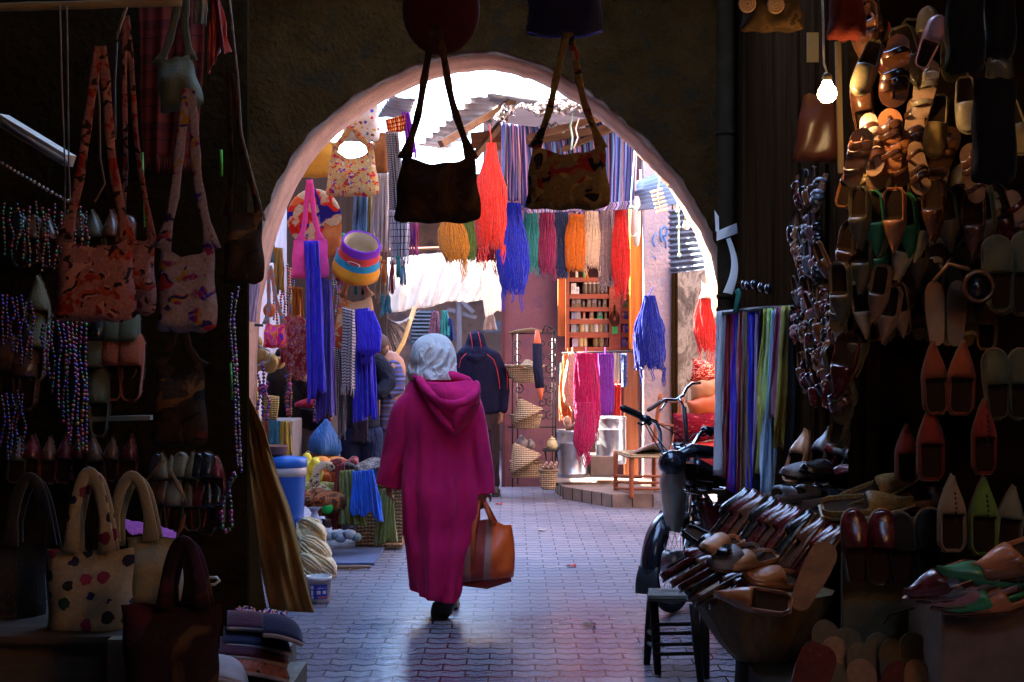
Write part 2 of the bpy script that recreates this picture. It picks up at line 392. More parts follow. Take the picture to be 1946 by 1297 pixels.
for x, y in ao:
    p = P(x, y, AY0); q_ = .003 * math.sin(x * .11 + y * .07) + .002 * math.sin(x * .31 - y * .23) + .0015 * math.sin(x * .7 + y * .6)
    arch.append((p.x + q_, max(0.0, p.z + (q_ if y < 1000 else 0))))
WX0, WX1, WZ = -3.4, 3.4, 6.0
def outer(x, z):
    cx, cz = -.17, 1.2; dx, dz = x - cx, z - cz
    if z <= .001: return (WX0, 0) if dx < 0 else (WX1, 0)
    ts = []
    if dx < 0: ts.append((WX0 - cx) / dx)
    if dx > 0: ts.append((WX1 - cx) / dx)
    if dz > 0: ts.append((WZ - cz) / dz)
    if dz < 0: ts.append((0 - cz) / dz)
    t = min(ts); return (cx + dx * t, cz + dz * t)
aw = thing("arch_wall", "thick earth plastered wall with the tall rounded arch opening", "wall", (0, AY0, 0))
def lump(x, z, s=1.0):
    return (math.sin(x * 9 + z * 5) * .35 + math.sin(x * 23 - z * 17) * .3 + math.sin(z * 31 + x * 41) * .2 + math.sin(x * 67 + z * 59) * .15) * s
w_ = MB(); K = 14; vs = []; fs = []
for i, (x, z) in enumerate(arch):
    ox, oz = outer(x, z)
    for k in range(K + 1):
        t = (k / K) ** 1.6
        px_, pz_ = x + (ox - x) * t, z + (oz - z) * t
        e = .018 if 0 < k < K else 0
        off = .035 + lump(px_ * 1.3, pz_ * 1.3, .03)
        if k == 0:   # ragged plaster edge stands back from the lining
            L_ = math.hypot(x + .17, z - 1.2); q = .02 + .02 * lump(x * 3, z * 3)
            px_ += (x + .17) / L_ * q; pz_ += (z - 1.2) / L_ * q if z > .01 else 0
        vs.append((px_, AY0 - off, pz_))
n_ = len(arch)
for i in range(n_ - 1):
    for k in range(K): fs.append((i * (K + 1) + k, i * (K + 1) + k + 1, (i + 1) * (K + 1) + k + 1, (i + 1) * (K + 1) + k))
w_.add(vs, fs)
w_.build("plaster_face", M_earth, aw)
w2_ = MB(); vs = []; fs = []
for (x, z) in arch:
    ox, oz = outer(x, z); jx = .005 * math.sin(x * 13 + z * 7); vs += [(x, AY0 - .002, z), (x + jx, AY0 + .2, z), (x - jx, AY0 + .4, z), (x, AY1, z), (ox, AY1, oz), (ox, AY0, oz)]
for i in range(n_ - 1):
    for k in range(5):
        fs.append((i * 6 + k, (i + 1) * 6 + k, (i + 1) * 6 + k + 1, i * 6 + k + 1))
    fs.append((i * 6 + 5, (i + 1) * 6 + 5, (i + 1) * 6, i * 6))
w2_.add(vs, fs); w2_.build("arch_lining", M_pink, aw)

def wallbox(name, label, x0, x1, y0, y1, z0, z1, m, cat="wall"):
    b_ = MB(); b_.box(((x0 + x1) / 2, (y0 + y1) / 2, (z0 + z1) / 2), (x1 - x0, y1 - y0, z1 - z0))
    return tag(b_.build(name, m, smooth=False), label, cat)
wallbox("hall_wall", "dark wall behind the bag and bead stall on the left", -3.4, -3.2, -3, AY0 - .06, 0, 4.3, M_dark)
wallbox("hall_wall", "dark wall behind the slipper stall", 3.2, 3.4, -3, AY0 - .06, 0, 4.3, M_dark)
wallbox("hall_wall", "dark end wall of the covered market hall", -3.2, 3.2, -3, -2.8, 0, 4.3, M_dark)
wallbox("hall_wall", "added ochre bounce wall under the added roof gap behind the camera", 2.9, 3.19, -2.79, 3.0, 0, 4.3, mat("ochre_bounce_wall", (.78, .38, .13), .9))  # unseen wall added to bounce warm light into the near hall
# roof with two open gaps: a wide one over the walker, a small unseen one added behind the camera for warm fill
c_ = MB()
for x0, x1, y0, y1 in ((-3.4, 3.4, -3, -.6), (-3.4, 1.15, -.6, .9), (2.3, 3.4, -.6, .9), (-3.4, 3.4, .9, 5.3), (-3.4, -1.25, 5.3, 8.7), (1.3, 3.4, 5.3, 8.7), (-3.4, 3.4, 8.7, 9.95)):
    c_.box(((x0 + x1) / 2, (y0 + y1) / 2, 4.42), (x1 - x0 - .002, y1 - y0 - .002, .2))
c_.box((-1.35, 7.5, 6.0), (.15, 4.8, 2.95))  # added upright above the roof, out of view, keeps sun off the planks
tag(c_.build("hall_roof", M_dark, smooth=False), "dark roof over the near hall with sky gap, added fill gap and sun screen", "roof")

# ---- court beyond the arch
M_bluewall = mat("weathered_plaster", (.30, .25, .27), .9, var=.3, scale=4, bs=30, bst=.5, bd=.01, dirt=((.17, .09, .07), 5, .6))
M_magenta = mat("purple_pink_plaster", (.20, .08, .085), .85, var=.25, scale=3, bs=25, bst=.4, bd=.008, dirt=((.12, .055, .09), 4, .56))
wallbox("side_building", "pale building side closing the court behind the hanging bags", -3.2, -2.95, AY1 + .01, 15.6, 0, 6.6, M_bluewall, "building")  # height shaped to keep direct sun off the lower court
wallbox("side_building", "plain house wall beyond the passage", -3.2, -2.95, 15.61, 30, 0, 4.0, M_bluewall, "building")
# purple wall at the back
bw = thing("shop_wall", "purple pink plastered shop wall behind the iron rack", "wall", (.5, 15.75, 0))
X0, X1 = P(953, 0, 15.6).x, P(1216, 0, 15.6).x
b_ = MB(); b_.box(((X0 + X1) / 2, 15.8, 2.1), (X1 - X0, .4, 4.2)); b_.build("wall", M_magenta, bw, smooth=False)
b_ = MB(); b_.box((P(957, 0, 15.57).x, 15.57, 1.3), (.03, .05, 2.6)); b_.build("corner_trim", mat("maroon_paint", (.10, .03, .035), .6), bw, smooth=False)
# dark passage behind
wallbox("passage_wall", "dim end wall of the covered passage in the distance", -3.0, 0.2, 21.0, 21.2, 0, 3.6, mat("brown_render", (.20, .12, .09), .9, var=.4, scale=2, dirt=((.09, .06, .06), 3, .5)))
wallbox("passage_wall", "dim side wall of the passage behind the purple shop wall", .2, .45, 16.02, 21.2, 0, 3.6, M_bluewall)
c_ = MB(); c_.box((-1.4, 20, 3.75), (3.6, 2.6, .12)); tag(c_.build("passage_roof", M_soot, smooth=False), "dark flat roof over the far passage", "roof")

# graffiti column
def column_mat():
    m, nt, b = _m("graffiti_column_plaster"); co = coords(nt)
    no = N(nt, "ShaderNodeTexNoise", i_Scale=2.5, i_Detail=8, i_Roughness=.7); L(nt, co, no.inputs['Vector'])
    r = ramp(nt, [(.3, (.20, .17, .20)), (.48, (.36, .27, .27)), (.6, (.47, .30, .25)), (.72, (.62, .58, .60))]); L(nt, no.outputs['Fac'], r.inputs[0])
    L(nt, r.outputs[0], b.inputs['Base Color']); b.inputs['Roughness'].default_value = .9
    nb = N(nt, "ShaderNodeTexNoise", i_Scale=25, i_Detail=8); L(nt, co, nb.inputs['Vector']); bump(nt, b, nb.outputs['Fac'], .7, .02); return m
def peel_mat():
    m, nt, b = _m("peeling_plaster"); co = coords(nt, scale=(1.6, 1.6, .8))
    no = N(nt, "ShaderNodeTexNoise", i_Scale=3.2, i_Detail=10, i_Roughness=.75, i_Distortion=.8); L(nt, co, no.inputs['Vector'])
    r = ramp(nt, [(.33, (.055, .04, .035)), (.45, (.20, .15, .11)), (.52, (.44, .35, .26)), (.6, (.14, .10, .08)), (.68, (.5, .42, .33))]); L(nt, no.outputs['Fac'], r.inputs[0])
    L(nt, r.outputs[0], b.inputs['Base Color']); b.inputs['Roughness'].default_value = .9; bump(nt, b, no.outputs['Fac'], 1, .05); return m
xa, xb = P(1222, 0, 15.0).x, P(1277, 0, 15.0).x
col = thing("plaster_column", "weathered pink and grey plaster column with blue graffiti, left of the peeling wall", "column", ((xa + xb) / 2, 15.1, 0))
b_ = MB(); b_.box(((xa + xb) / 2, 15.25, 2.2), (xb - xa, .5, 4.4)); b_.build("shaft", column_mat(), col, bev=.02)
M_blue_paint = mat("blue_spray_paint", (.10, .20, .5), .6)
gr = MB()
def scr(pts, Y, r=.006, mb=None, n=6):
    mb = mb or gr; mb.tube([P(x, y, Y) for x, y in pts], r, n, flat=(.15, 1))
scr([(1249, 443), (1244, 448), (1241, 458), (1243, 465)], 14.992, .010)
scr([(1243, 465), (1246, 468)], 14.992, .012)
scr([(1258, 432), (1256, 440), (1256, 450), (1258, 460)], 14.992, .014)
scr([(1258, 436), (1264, 430), (1270, 436), (1268, 446), (1260, 450)], 14.992, .013)
scr([(1262, 450), (1266, 460), (1266, 472)], 14.992, .01)
scr([(1241, 488), (1247, 490), (1246, 495)], 14.992, .006)
gr.build("graffiti", M_blue_paint, col)
# peeling wall right
xw = P(1345, 0, 12).x
wallbox("peeling_wall", "brown peeling plaster wall beside the cushions", P(1279, 0, 15.0).x, 3.2, 15.0, 15.3, 0, 4.4, peel_mat())
wallbox("side_building", "building side behind the stacked cushions", 2.6, 2.8, AY1 + .01, 14.98, 0, 4.6, M_bluewall, "building")
b_ = MB(); b_.box((P(1281, 0, 14.9).x, 14.95, 1.2), (.035, .06, 2.4)); b_.box((P(1287, 0, 14.9).x, 14.95, 1.2), (.02, .05, 2.4))
tag(b_.build("door_post", M_soot, smooth=False), "thin dark post standing against the peeling wall", "post")

# corrugated metal
M_tin = mat("corrugated_tin", (.42, .42, .44), .45, metal=.55, var=.35, scale=4, bs=30, bst=.2, bd=.004, dirt=((.30, .17, .10), 3, .6))
M_tinblue = mat("blue_grey_tin", (.20, .24, .30), .45, metal=.4, var=.3, scale=5, bs=30, bst=.2, dirt=((.22, .15, .11), 4, .62))
def corrugated(name, label, a, b, c, d, waves, m, amp=.018, cat="roof sheet"):
    """sheet a-b top edge, d-c bottom edge; ridges run from the top edge to the bottom edge"""
    a, b, c, d = map(Vector, (a, b, c, d)); nrm = (b - a).cross(d - a).normalized(); mb = MB()
    nu = waves * 6
    def fn(u, v):
        p = (a + (b - a) * u) * (1 - v) + (d + (c - d) * u) * v
        return p + nrm * amp * math.sin(u * waves * 2 * PI) + nrm * .01 * math.sin(v * 5 + u * 3)
    mb.grid(fn, nu, 6)
    return tag(mb.build(name, m, solid=.003), label, cat)
corrugated("roof_sheet", "small tilted corrugated sheet jutting into the bright sky", P(905, 180, 13.2), P(795, 278, 12.9), P(850, 285, 14.4), P(968, 186, 14.6), 9, M_tin)
corrugated("roof_sheet", "long corrugated roof sheet above the striped cloths", P(930, 196, 14.4), P(925, 176, 13.0), P(1235, 214, 12.6), P(1200, 236, 14.4), 6, M_tin)
mb = MB(); mb.box((P(1075, 0, 15).x, 15.2, P(0, 250, 15).z), (1.75, .06, .75)); tag(mb.build("upper_boards", wood("dim_upper_boards", (.13, .085, .07), .8, axis=0, gs=.5), smooth=False), "dim boards closing the space behind the roof timbers", "board")
corrugated("tin_awning", "blue grey corrugated awning hanging above the graffiti column", P(1204, 350, 14.3), P(1212, 400, 12.9), P(1352, 372, 12.4), P(1335, 300, 14.0), 8, M_tinblue, .016, "awning")
corrugated("tin_shutter", "dark corrugated shutter above the red cushions", P(1272, 400, 12.6), P(1274, 520, 12.6), P(1375, 508, 12.0), P(1375, 390, 12.0), 11, M_tinblue, .014, "shutter")
# roof timbers, each its own thing
M_tim = wood("old_timber", (.20, .11, .06), .8, axis=0, gs=.5)
for a, b, wd, lab in [((838, 274, 12.9), (975, 192, 13.4), .07, "sloping timber under the small tilted roof sheet"),
                      ((900, 300, 13.8), (960, 225, 14.2), .06, "short brown timber behind the orange yarn"),
                      ((925, 282, 14.0), (1235, 232, 13.6), .08, "upper long timber above the striped cloths"),
                      ((1005, 262, 13.3), (1215, 205, 12.7), .06, "timber with white scraps tied to it"),
                      ((1060, 290, 13.9), (1225, 218, 13.5), .05, "thin timber crossing above the striped cloths")]:
    mb = MB(); mb.beam(P(*a), P(*b), wd, wd * .9); tag(mb.build("roof_beam", M_tim, smooth=False), lab, "beam")
mb = MB(); mb.beam(P(895, 268, 14.3), P(960, 262, 14.3), .05, .16); tag(mb.build("carved_board", wood("carved_red_wood", (.36, .14, .06), .7, axis=0), smooth=False), "reddish carved board left of the striped cloth", "board")
# ================================================================ YARN, CLOTH AND SHOP IN THE COURT
def yarn(name, col, rough=.85): return mat(name, col, rough, var=.35, scale=40, bs=160, bst=.7, bd=.004, spec=.15, sheen=.3)
def sstep(t): t = max(0, min(1, t)); return t * t * (3 - 2 * t)
def skein(label, x0, x1, y0, y1, Y, m, n=60, top=.45, group="yarn skeins hung on the line under the striped cloth", lean=0, ragged=.12, hook=None, dep=.45, tails=2, mid=1.0, r=None, name="yarn_skein", bot=.8, seed=None, mats2=None):
    R = random.Random(seed if seed is not None else hash(label) % 9999 if False else int(sum(map(ord, label))))
    s = sy(Y); H = (y1 - y0) * s; hw = (x1 - x0) / 2 * s; cx = (x0 + x1) / 2; r = r or .0042 * Y / 14
    t = P(cx, y0, Y)
    def W(v):
        return hw * (top + (1 - top) * sstep(v * 2.0)) * (1 if v < .7 else 1 - (1 - bot) * sstep((v - .7) / .3))
    def C(v): return t + Vector((lean * s * v, 0, -H * v))
    T = thing(name, label, "yarn skein", (t.x, Y, t.z - H), 0, group)
    mb = MB(); J = 12; vs = []; fs = []; n2 = 16
    for j in range(J + 1):
        v = j / J * .93; c = C(v); ww = W(v) * .82
        for k in range(n2):
            a = 2 * PI * k / n2; q = 1 + .07 * math.sin(a * 5 + j)
            vs.append((c.x + ww * math.cos(a) * q, c.y + ww * dep * math.sin(a) * q, c.z))
    for j in range(J):
        for k in range(n2): fs.append((j * n2 + k, j * n2 + (k + 1) % n2, (j + 1) * n2 + (k + 1) % n2, (j + 1) * n2 + k))
    fs += [tuple(range(n2)), tuple(J * n2 + k for k in range(n2))]
    mb.add(vs, fs)
    def pt(a, v, j1):
        c = C(v); ww = W(v)
        return Vector((c.x + ww * math.cos(a) + j1 * hw * .12 * math.sin(v * 9 + a * 7), c.y - abs(ww) * dep * math.sin(a) - j1 * .004, c.z))
    for i in range(n):
        a = PI * (.02 + .96 * R.random()); a2 = a + (R.random() - .5) * .5; ve = 1 - ragged * R.random() ** 1.5
        if R.random() < .12: ve -= R.random() * .3
        j1 = R.random() * 2 - 1; st = []
        K = 9
        for k in range(K): st.append(pt(a, ve * k / (K - 1) * (0.97), j1))
        st.append(pt((a + a2) / 2, ve * 1.0, j1)); 
        for k in (5, 3): st.append(pt(a2, ve * k / 6 * 1.05, -j1))
        mb.tube(st, r * (.8 + .5 * R.random()), 4, cap=False)
    for i in range(tails):
        a = PI * R.random(); L0 = .2 + .3 * R.random(); st = []
        for k in range(7):
            p = pt(a, .9, 0); st.append(p + Vector((math.sin(k * 1.3 + i) * .01, -.003 * k, -(hw * 1.2) * L0 * k / 2)))
        for k in range(5, -1, -2): st.append(st[k] + Vector((.018, -.004, 0)))
        mb.tube(st, r * 1.1, 4, cap=False)
    mb.build("strands", m, T)
    hb = MB(); h = hook or (cx, y0 - 12)
    hb.tube([P(h[0], h[1], Y), C(0) + Vector((0, 0, .01)), C(0.04) + Vector((0, -hw * top * dep, 0))], .006, 6)
    hb.tube([C(.03) + Vector((W(.03) * math.cos(a), -W(.03) * dep * math.sin(a), 0)) * 1.0 for a in [2 * PI * k / 12 for k in range(13)]], r * 1.3, 5, cap=False)
    hb.build("tie", m, T)
    return T
YC = {k: yarn("yarn_" + k, v) for k, v in dict(orange=(.55, .14, .01), marigold=(.50, .20, .015), green=(.08, .16, .03), red=(.62, .03, .012), crimson=(.26, .008, .025), blue=(.012, .025, .42), teal=(.02, .20, .19), maroon=(.21, .015, .07), navy=(.015, .03, .09), cream=(.62, .46, .30), grey=(.26, .19, .20), scarlet=(.55, .018, .015), royal=(.006, .015, .24), magenta=(.46, .008, .10), violet=(.20, .03, .33), rust=(.55, .10, .02), natural=(.8, .62, .40)).items()}
G1 = "yarn skeins hung on the line under the striped cloth"
skein("marigold yellow yarn skein left of the green one", 828, 882, 405, 500, 13.6, YC['marigold'], 80, .5, lean=12, ragged=.3, tails=4, bot=.6)
skein("olive green yarn skein beside the marigold one", 876, 905, 405, 496, 13.7, YC['green'], 50, .6, tails=3)
skein("dark crimson yarn skein hanging behind the bright red one", 903, 946, 415, 500, 13.75, YC['crimson'], 60, .6, tails=4)
skein("long bright vermilion yarn skein hanging highest from a hook", 905, 962, 272, 478, 12.9, YC['red'], 130, .22, hook=(930, 235), ragged=.3, tails=6, dep=.5, lean=-2)
skein("bright cobalt blue yarn skein between the vermilion and teal ones", 944, 1001, 386, 562, 13.6, YC['blue'], 100, .5, ragged=.25, tails=4, bot=.7, lean=4)
skein("teal yarn skein between the cobalt and maroon ones", 992, 1026, 392, 510, 13.7, YC['teal'], 60, .6, tails=6)
skein("maroon yarn skein between the teal and navy ones", 1021, 1056, 396, 522, 13.7, YC['maroon'], 60, .6, tails=5)
skein("navy blue yarn skein hanging straight", 1051, 1082, 400, 532, 13.75, YC['navy'], 50, .7)
skein("orange yarn skein between the navy and cream ones", 1074, 1117, 408, 518, 13.7, YC['orange'], 80, .6, tails=2)
skein("cream yarn skein between the orange and grey ones", 1107, 1142, 402, 512, 13.7, YC['cream'], 70, .6, tails=3)
skein("grey yarn skein with long loose threads", 1137, 1167, 398, 548, 13.7, YC['grey'], 60, .7, ragged=.35, tails=7)
skein("scarlet yarn skein at the end of the row by the shelves", 1163, 1196, 395, 562, 13.6, YC['scarlet'], 80, .5, ragged=.35, tails=6, bot=.6)
skein("big royal blue yarn skein hanging on the graffiti column", 1206, 1262, 562, 705, 14.6, YC['royal'], 120, .3, group=None, hook=(1241, 545), tails=6, ragged=.15, bot=.95)
skein("red yarn skein hanging from a white cloth above the cushions", 1320, 1366, 550, 670, 12.4, YC['scarlet'], 90, .5, group=None, tails=5, ragged=.4, bot=.6)
mb = MB(); mb.grid(lambda u, v: P(1328 + 36 * u + 6 * math.sin(v * 3), 522 + 45 * v - 20 * u * (1 - v), 12.35 - .06 * math.sin(PI * u)), 10, 8)
tag(mb.build("cloth_scrap", cloth("white_rag", (.7, .66, .58)), solid=.004), "crumpled white rag on top of the red yarn by the cushions", "rag")

def drape(name, label, cat, tl, tr, bl, br, m, Y, Yb=None, folds=5, amp=.03, nu=48, nv=22, group=None, sag=0, hem=0, solid=.004, parent=None, ph=0, gather=0, fringe=None, rough=1):
    """hanging cloth between four photo points; vertical folds, sagging top edge, uneven hem"""
    Yb = Y if Yb is None else Yb; mb = MB()
    def fn(u, v):
        uu = u + .02 * math.sin(v * 4 + ph) * math.sin(PI * u)
        if gather: g = 1 - gather * (1 - sstep(v * 1.5)); uu = .5 + (uu - .5) * g
        xa, ya = tl[0] + (tr[0] - tl[0]) * uu, tl[1] + (tr[1] - tl[1]) * uu + sag * math.sin(PI * uu)
        xb_, yb_ = bl[0] + (br[0] - bl[0]) * uu, bl[1] + (br[1] - bl[1]) * uu + hem * (math.sin(u * 7 + ph) + .6 * math.sin(u * 17 + 2 * ph))
        px, py, yy = xa + (xb_ - xa) * v, ya + (yb_ - ya) * v, Y + (Yb - Y) * v
        p = P(px, py, yy)
        k = .35 + .65 * min(1, v * 2 + .2)
        d = amp * k * (math.sin(u * folds * 2 * PI + ph + 1.5 * math.sin(v * 2.1 + ph) + .9 * math.sin(u * 5 + tl[0])) * (.6 + .4 * math.sin(u * 4.3 + v * 2 + tl[0])) + .35 * math.sin(u * folds * 4.7 * PI + 2 * ph + 2 * v) + .25 * math.sin(v * 9 + u * 5 + tl[1]))
        p.y += d; p.x += .35 * d * math.cos(u * folds * 2 * PI + ph)
        return p
    mb.grid(fn, nu, nv)
    if fringe:
        R = random.Random(int(tl[0] * 7))
        for i in range(fringe[0]):
            u = (i + .5) / fringe[0]; p = fn(u, 1); e = p + Vector(((R.random() - .5) * .01, -.003, -fringe[1] * (.7 + .5 * R.random())))
            mb.tube([p + Vector((0, 0, .01)), (p + e) / 2 + Vector(((R.random() - .5) * .006, 0, 0)), e], .0022 * Y / 8, 4)
    o = mb.build(name, m, parent, solid=solid)
    if label: tag(o, label, cat, group)
    return o
ST = ["#4a5690", "#b0809c", "#5478cc", "#c8a4b8", "#38447c", "#7a98cc", "#b8849c", "#dcc4cc", "#4858a0", "#9474a0", "#6ca4cc", "#54488c"]
M_str1 = stripes("striped_blanket_a", ST, 2.2, 'U', widths=[3, 2, 4, 1, 2, 3, 2, 1, 4, 2, 1, 3], sub=.2)
M_str2 = stripes("striped_blanket_b", ST[::-1] + ["#7aa0c0", "#40305a"], 4.5, 'U', widths=[2, 4, 1, 3, 3, 1, 2, 4, 2, 1, 3, 2, 1, 2], sub=.2)
drape("striped_blanket", "striped blue and mauve blanket gathered beside the vermilion yarn", "blanket", (950, 232), (998, 240), (948, 372), (1004, 398), M_str1, 13.1, 13.4, 4, .045, hem=4)
drape("striped_blanket", "wide striped blanket hanging behind the right mottled bag", "blanket", (985, 240), (1120, 245), (1000, 400), (1130, 412), M_str2, 13.9, 13.8, 6, .03, hem=3, nu=80)
drape("striped_blanket", "striped blanket at the far end above the scarlet yarn", "blanket", (1112, 232), (1212, 215), (1120, 410), (1208, 392), stripes("striped_blanket_c", ST[2:] + ST[:2], 3.5, 'U', widths=[3, 1, 2, 4, 1, 2, 3, 1, 2, 2, 3, 1], sub=.2), 13.85, 13.8, 5, .035, nu=70)
drape("striped_valance", "striped valance cloth edging the yarn line", "valance", (990, 392), (1210, 380), (1000, 406), (1206, 398), stripes("striped_valance_m", ST + ["#c8b498"], 9, 'U', sub=.2), 13.5, 13.5, 8, .02, sag=4, nu=90, nv=6)
# pole carrying the yarn
mb = MB(); mb.tube([P(820, 408, 13.85), P(1000, 396, 13.85), P(1215, 384, 13.85)], .02, 8); tag(mb.build("yarn_pole", M_tim), "long pole the row of yarn hangs from", "pole")
# white scraps tied to the timbers
M_rag = cloth("torn_white_rag", (.75, .70, .66), sub=.3)
def rag(label, cx, cy, w, h, Y, seed):
    R = random.Random(seed); mb = MB()
    for i in range(7):
        a = (R.random() - .5) * w; b = (R.random() - .5) * h; ww = w * (.15 + .2 * R.random()); hh = h * (.3 + .4 * R.random()); ph = R.random() * 6
        mb.grid(lambda u, v: P(cx + a + (u - .5) * ww * 2 + 2 * math.sin(v * 5 + ph), cy + b + (v - .5) * hh + 3 * math.sin(u * 6 + ph), Y + .05 * math.sin(u * 9 + ph) + .04 * math.sin(v * 7)), 8, 6)
    tag(mb.build("tied_rag", M_rag, solid=.004), label, "rag")
rag("white paper flower of crumpled rag tied under the roof sheet", 962, 218, 26, 26, 13.0, 1)
rag("torn white rag tied to the upper timber near the roof peak", 1010, 210, 40, 16, 12.9, 2)
rag("longest torn white rag strung along the timber", 1052, 205, 46, 18, 12.8, 3)
rag("white rag scrap knotted to the timber end by the arch", 1095, 202, 40, 14, 12.7, 4)
rag("white scraps tied to the lower timber above the striped cloth", 1048, 243, 34, 10, 13.4, 5)
rag("small white rag left of the carved board", 929, 228, 10, 22, 13.4, 6)
def cord(name, label, pts, Y, r, m, cat="cord", knots=(), group=None):
    mb = MB(); mb.tube([P(*p[:2], p[2] if len(p) > 2 else Y) for p in pts], r, 6)
    for k in knots: mb.ball(P(k[0], k[1], Y), r * 2.6, 8, 6)
    return tag(mb.build(name, m), label, cat, group)
M_gcord = cloth("pale_green_cord", (.35, .6, .5)); M_wcord = cloth("white_cord", (.72, .70, .62)); M_brcord = cloth("brown_cord", (.22, .14, .08))
cord("hanging_string", "pale green cord hanging behind the right mottled bag", [(1088, 215), (1084, 240), (1088, 262), (1085, 285)], 12.8, .01, M_gcord)
cord("hanging_string", "white wavy cord beside the pale green one", [(1100, 225), (1094, 245), (1098, 262), (1090, 283)], 12.8, .007, M_wcord)
cord("hanging_string", "green tinged cord ending in a hook before the shelf post", [(1208, 270), (1199, 380), (1200, 400), (1197, 440), (1199, 450), (1208, 448), (1211, 444)], 11.6, .006, M_gcord, knots=[(1200, 394), (1203, 396)])
cord("hanging_string", "pale rope with knots hanging beside the unlit bulb", [(1289, 350), (1288, 390), (1291, 420), (1290, 450), (1291, 490)], 11.2, .006, M_gcord, knots=[(1288, 402), (1291, 485), (1290, 432)])
# unlit bulb
def bulb(label, x, y, Y, r, m, cap, cordtop, group=None):
    s = r; c = P(x, y, Y); T = thing("light_bulb", label, "light bulb", c, 0, group)
    mb = MB(); mb.lathe([(0, -s), (s * .55, -s * .86), (s * .92, -s * .42), (s, 0), (s * .88, s * .45), (s * .62, s * .85), (s * .46, s * 1.2), (s * .42, s * 1.35)], c, 20)
    mb.build("glass", m, T)
    mb = MB(); mb.lathe([(s * .44, s * 1.3), (s * .5, s * 1.36), (s * .46, s * 1.5), (s * .52, s * 1.6), (s * .46, s * 1.75), (s * .5, s * 1.85), (s * .3, s * 2.1)], c, 16); mb.build("socket", cap, T)
    mb = MB(); mb.tube([c + Vector((0, 0, s * 2))] + [P(*q, Y) for q in cordtop], .004, 6); mb.build("flex", M_wcord if cap is not M_black else M_black, T)
    return T
M_black = mat("black_rubber", (.02, .02, .022), .5, var=.2)
M_glassw = mat("unlit_opal_glass", (.75, .75, .75), .15, var=.03, bst=0)
bulb("unlit white bulb hanging on a flex under the arch edge", 1304, 430, 11.2, .032, M_glassw, mat("brass_socket", (.45, .36, .18), .4, .8), [(1301, 405), (1296, 392), (1297, 372), (1303, 345)])
M_bone = mat("pale_wood_stick", (.66, .55, .36), .7)
T = thing("stick_ladder", "string of small pale sticks hanging like a ladder", "ornament", P(1250, 415, 12.2))
mb = MB(); mb.tube([P(1253, 340, 12.2), P(1250, 372, 12.2), P(1256, 402, 12.2)], .003, 5); mb.build("string", M_wcord, T)
for i in range(6):
    y = 363 + i * 7.5; mb = MB(); mb.tube([P(1238 + i * 2.2, y + 3, 12.19), P(1257 + i * 2.2, y - 3, 12.19)], .011, 7, rounded=True); mb.build("stick", M_bone, T)
mb = MB(); mb.lathe([(0, 0), (.02, .02), (.035, .12), (.038, .3), (.032, .42), (.018, .46), (0, .47)], P(1210, 470, 13.0) , 12); 
tag(mb.build("white_bobbin", mat("bobbin_white", (.62, .58, .52), .6)), "long pale spindle shape hanging before the orange post", "bobbin")

# ------------------------------------------------ shelf unit
M_oran = wood("orange_varnished_wood", (.62, .17, .025), .5)
M_shelf = wood("red_brown_shelf_wood", (.34, .09, .04), .55, axis=0)
M_in = mat("shelf_back", (.10, .035, .03), .8)
SH = thing("shelf_unit", "red brown wooden shelf unit full of small jars and packets", "shelves", P(1140, 665, 15.3))
def px_box(x0, x1, y0, y1, Y, dep): 
    a = P(x0, y0, Y); b = P(x1, y1, Y); return ((a.x + b.x) / 2, Y + dep / 2, (a.z + b.z) / 2), (abs(b.x - a.x), dep, abs(a.z - b.z))
def pbox(mb, x0, x1, y0, y1, Y, dep, mi=0): c, s = px_box(x0, x1, y0, y1, Y, dep); return mb.box(c, s, mi=mi)
mb = MB(); pbox(mb, 1078, 1200, 440, 664, 15.52, .04); mb.build("back_panel", M_in, SH, smooth=False)
for x0, x1 in ((1075, 1082), (1158, 1180), (1196, 1202)):
    mb = MB(); pbox(mb, x0, x1, 440, 666, 15.30, .215); mb.build("upright", M_shelf, SH, smooth=False)
SHY = [(488, 494), (528, 536), (559, 568), (584, 592), (607, 616), (632, 642), (660, 668)]
for y0, y1 in SHY:
    for x0, x1 in ((1082.4, 1157.6), (1180.4, 1195.6)):
        mb = MB(); pbox(mb, x0, x1, y0, y1, 15.31, .20); mb.build("shelf", M_shelf, SH, smooth=False)
T = thing("orange_post", "bright orange varnished post between the shelves and the column", "post", P(1208, 925, 15.2))
mb = MB(); pbox(mb, 1197, 1222, 385, 665, 15.1, .18); mb.build("upper_board", M_oran, T, bev=.01)
mb = MB(); pbox(mb, 1186, 1214, 666, 905, 15.15, .12); mb.build("lower_board", wood("brown_board", (.30, .11, .05), .6), T, bev=.01)
mb = MB(); pbox(mb, 1060, 1078, 505, 640, 15.4, .1); tag(mb.build("wooden_board", wood("amber_board", (.40, .17, .05), .6), bev=.006), "amber wooden board left of the jar shelves", "board")
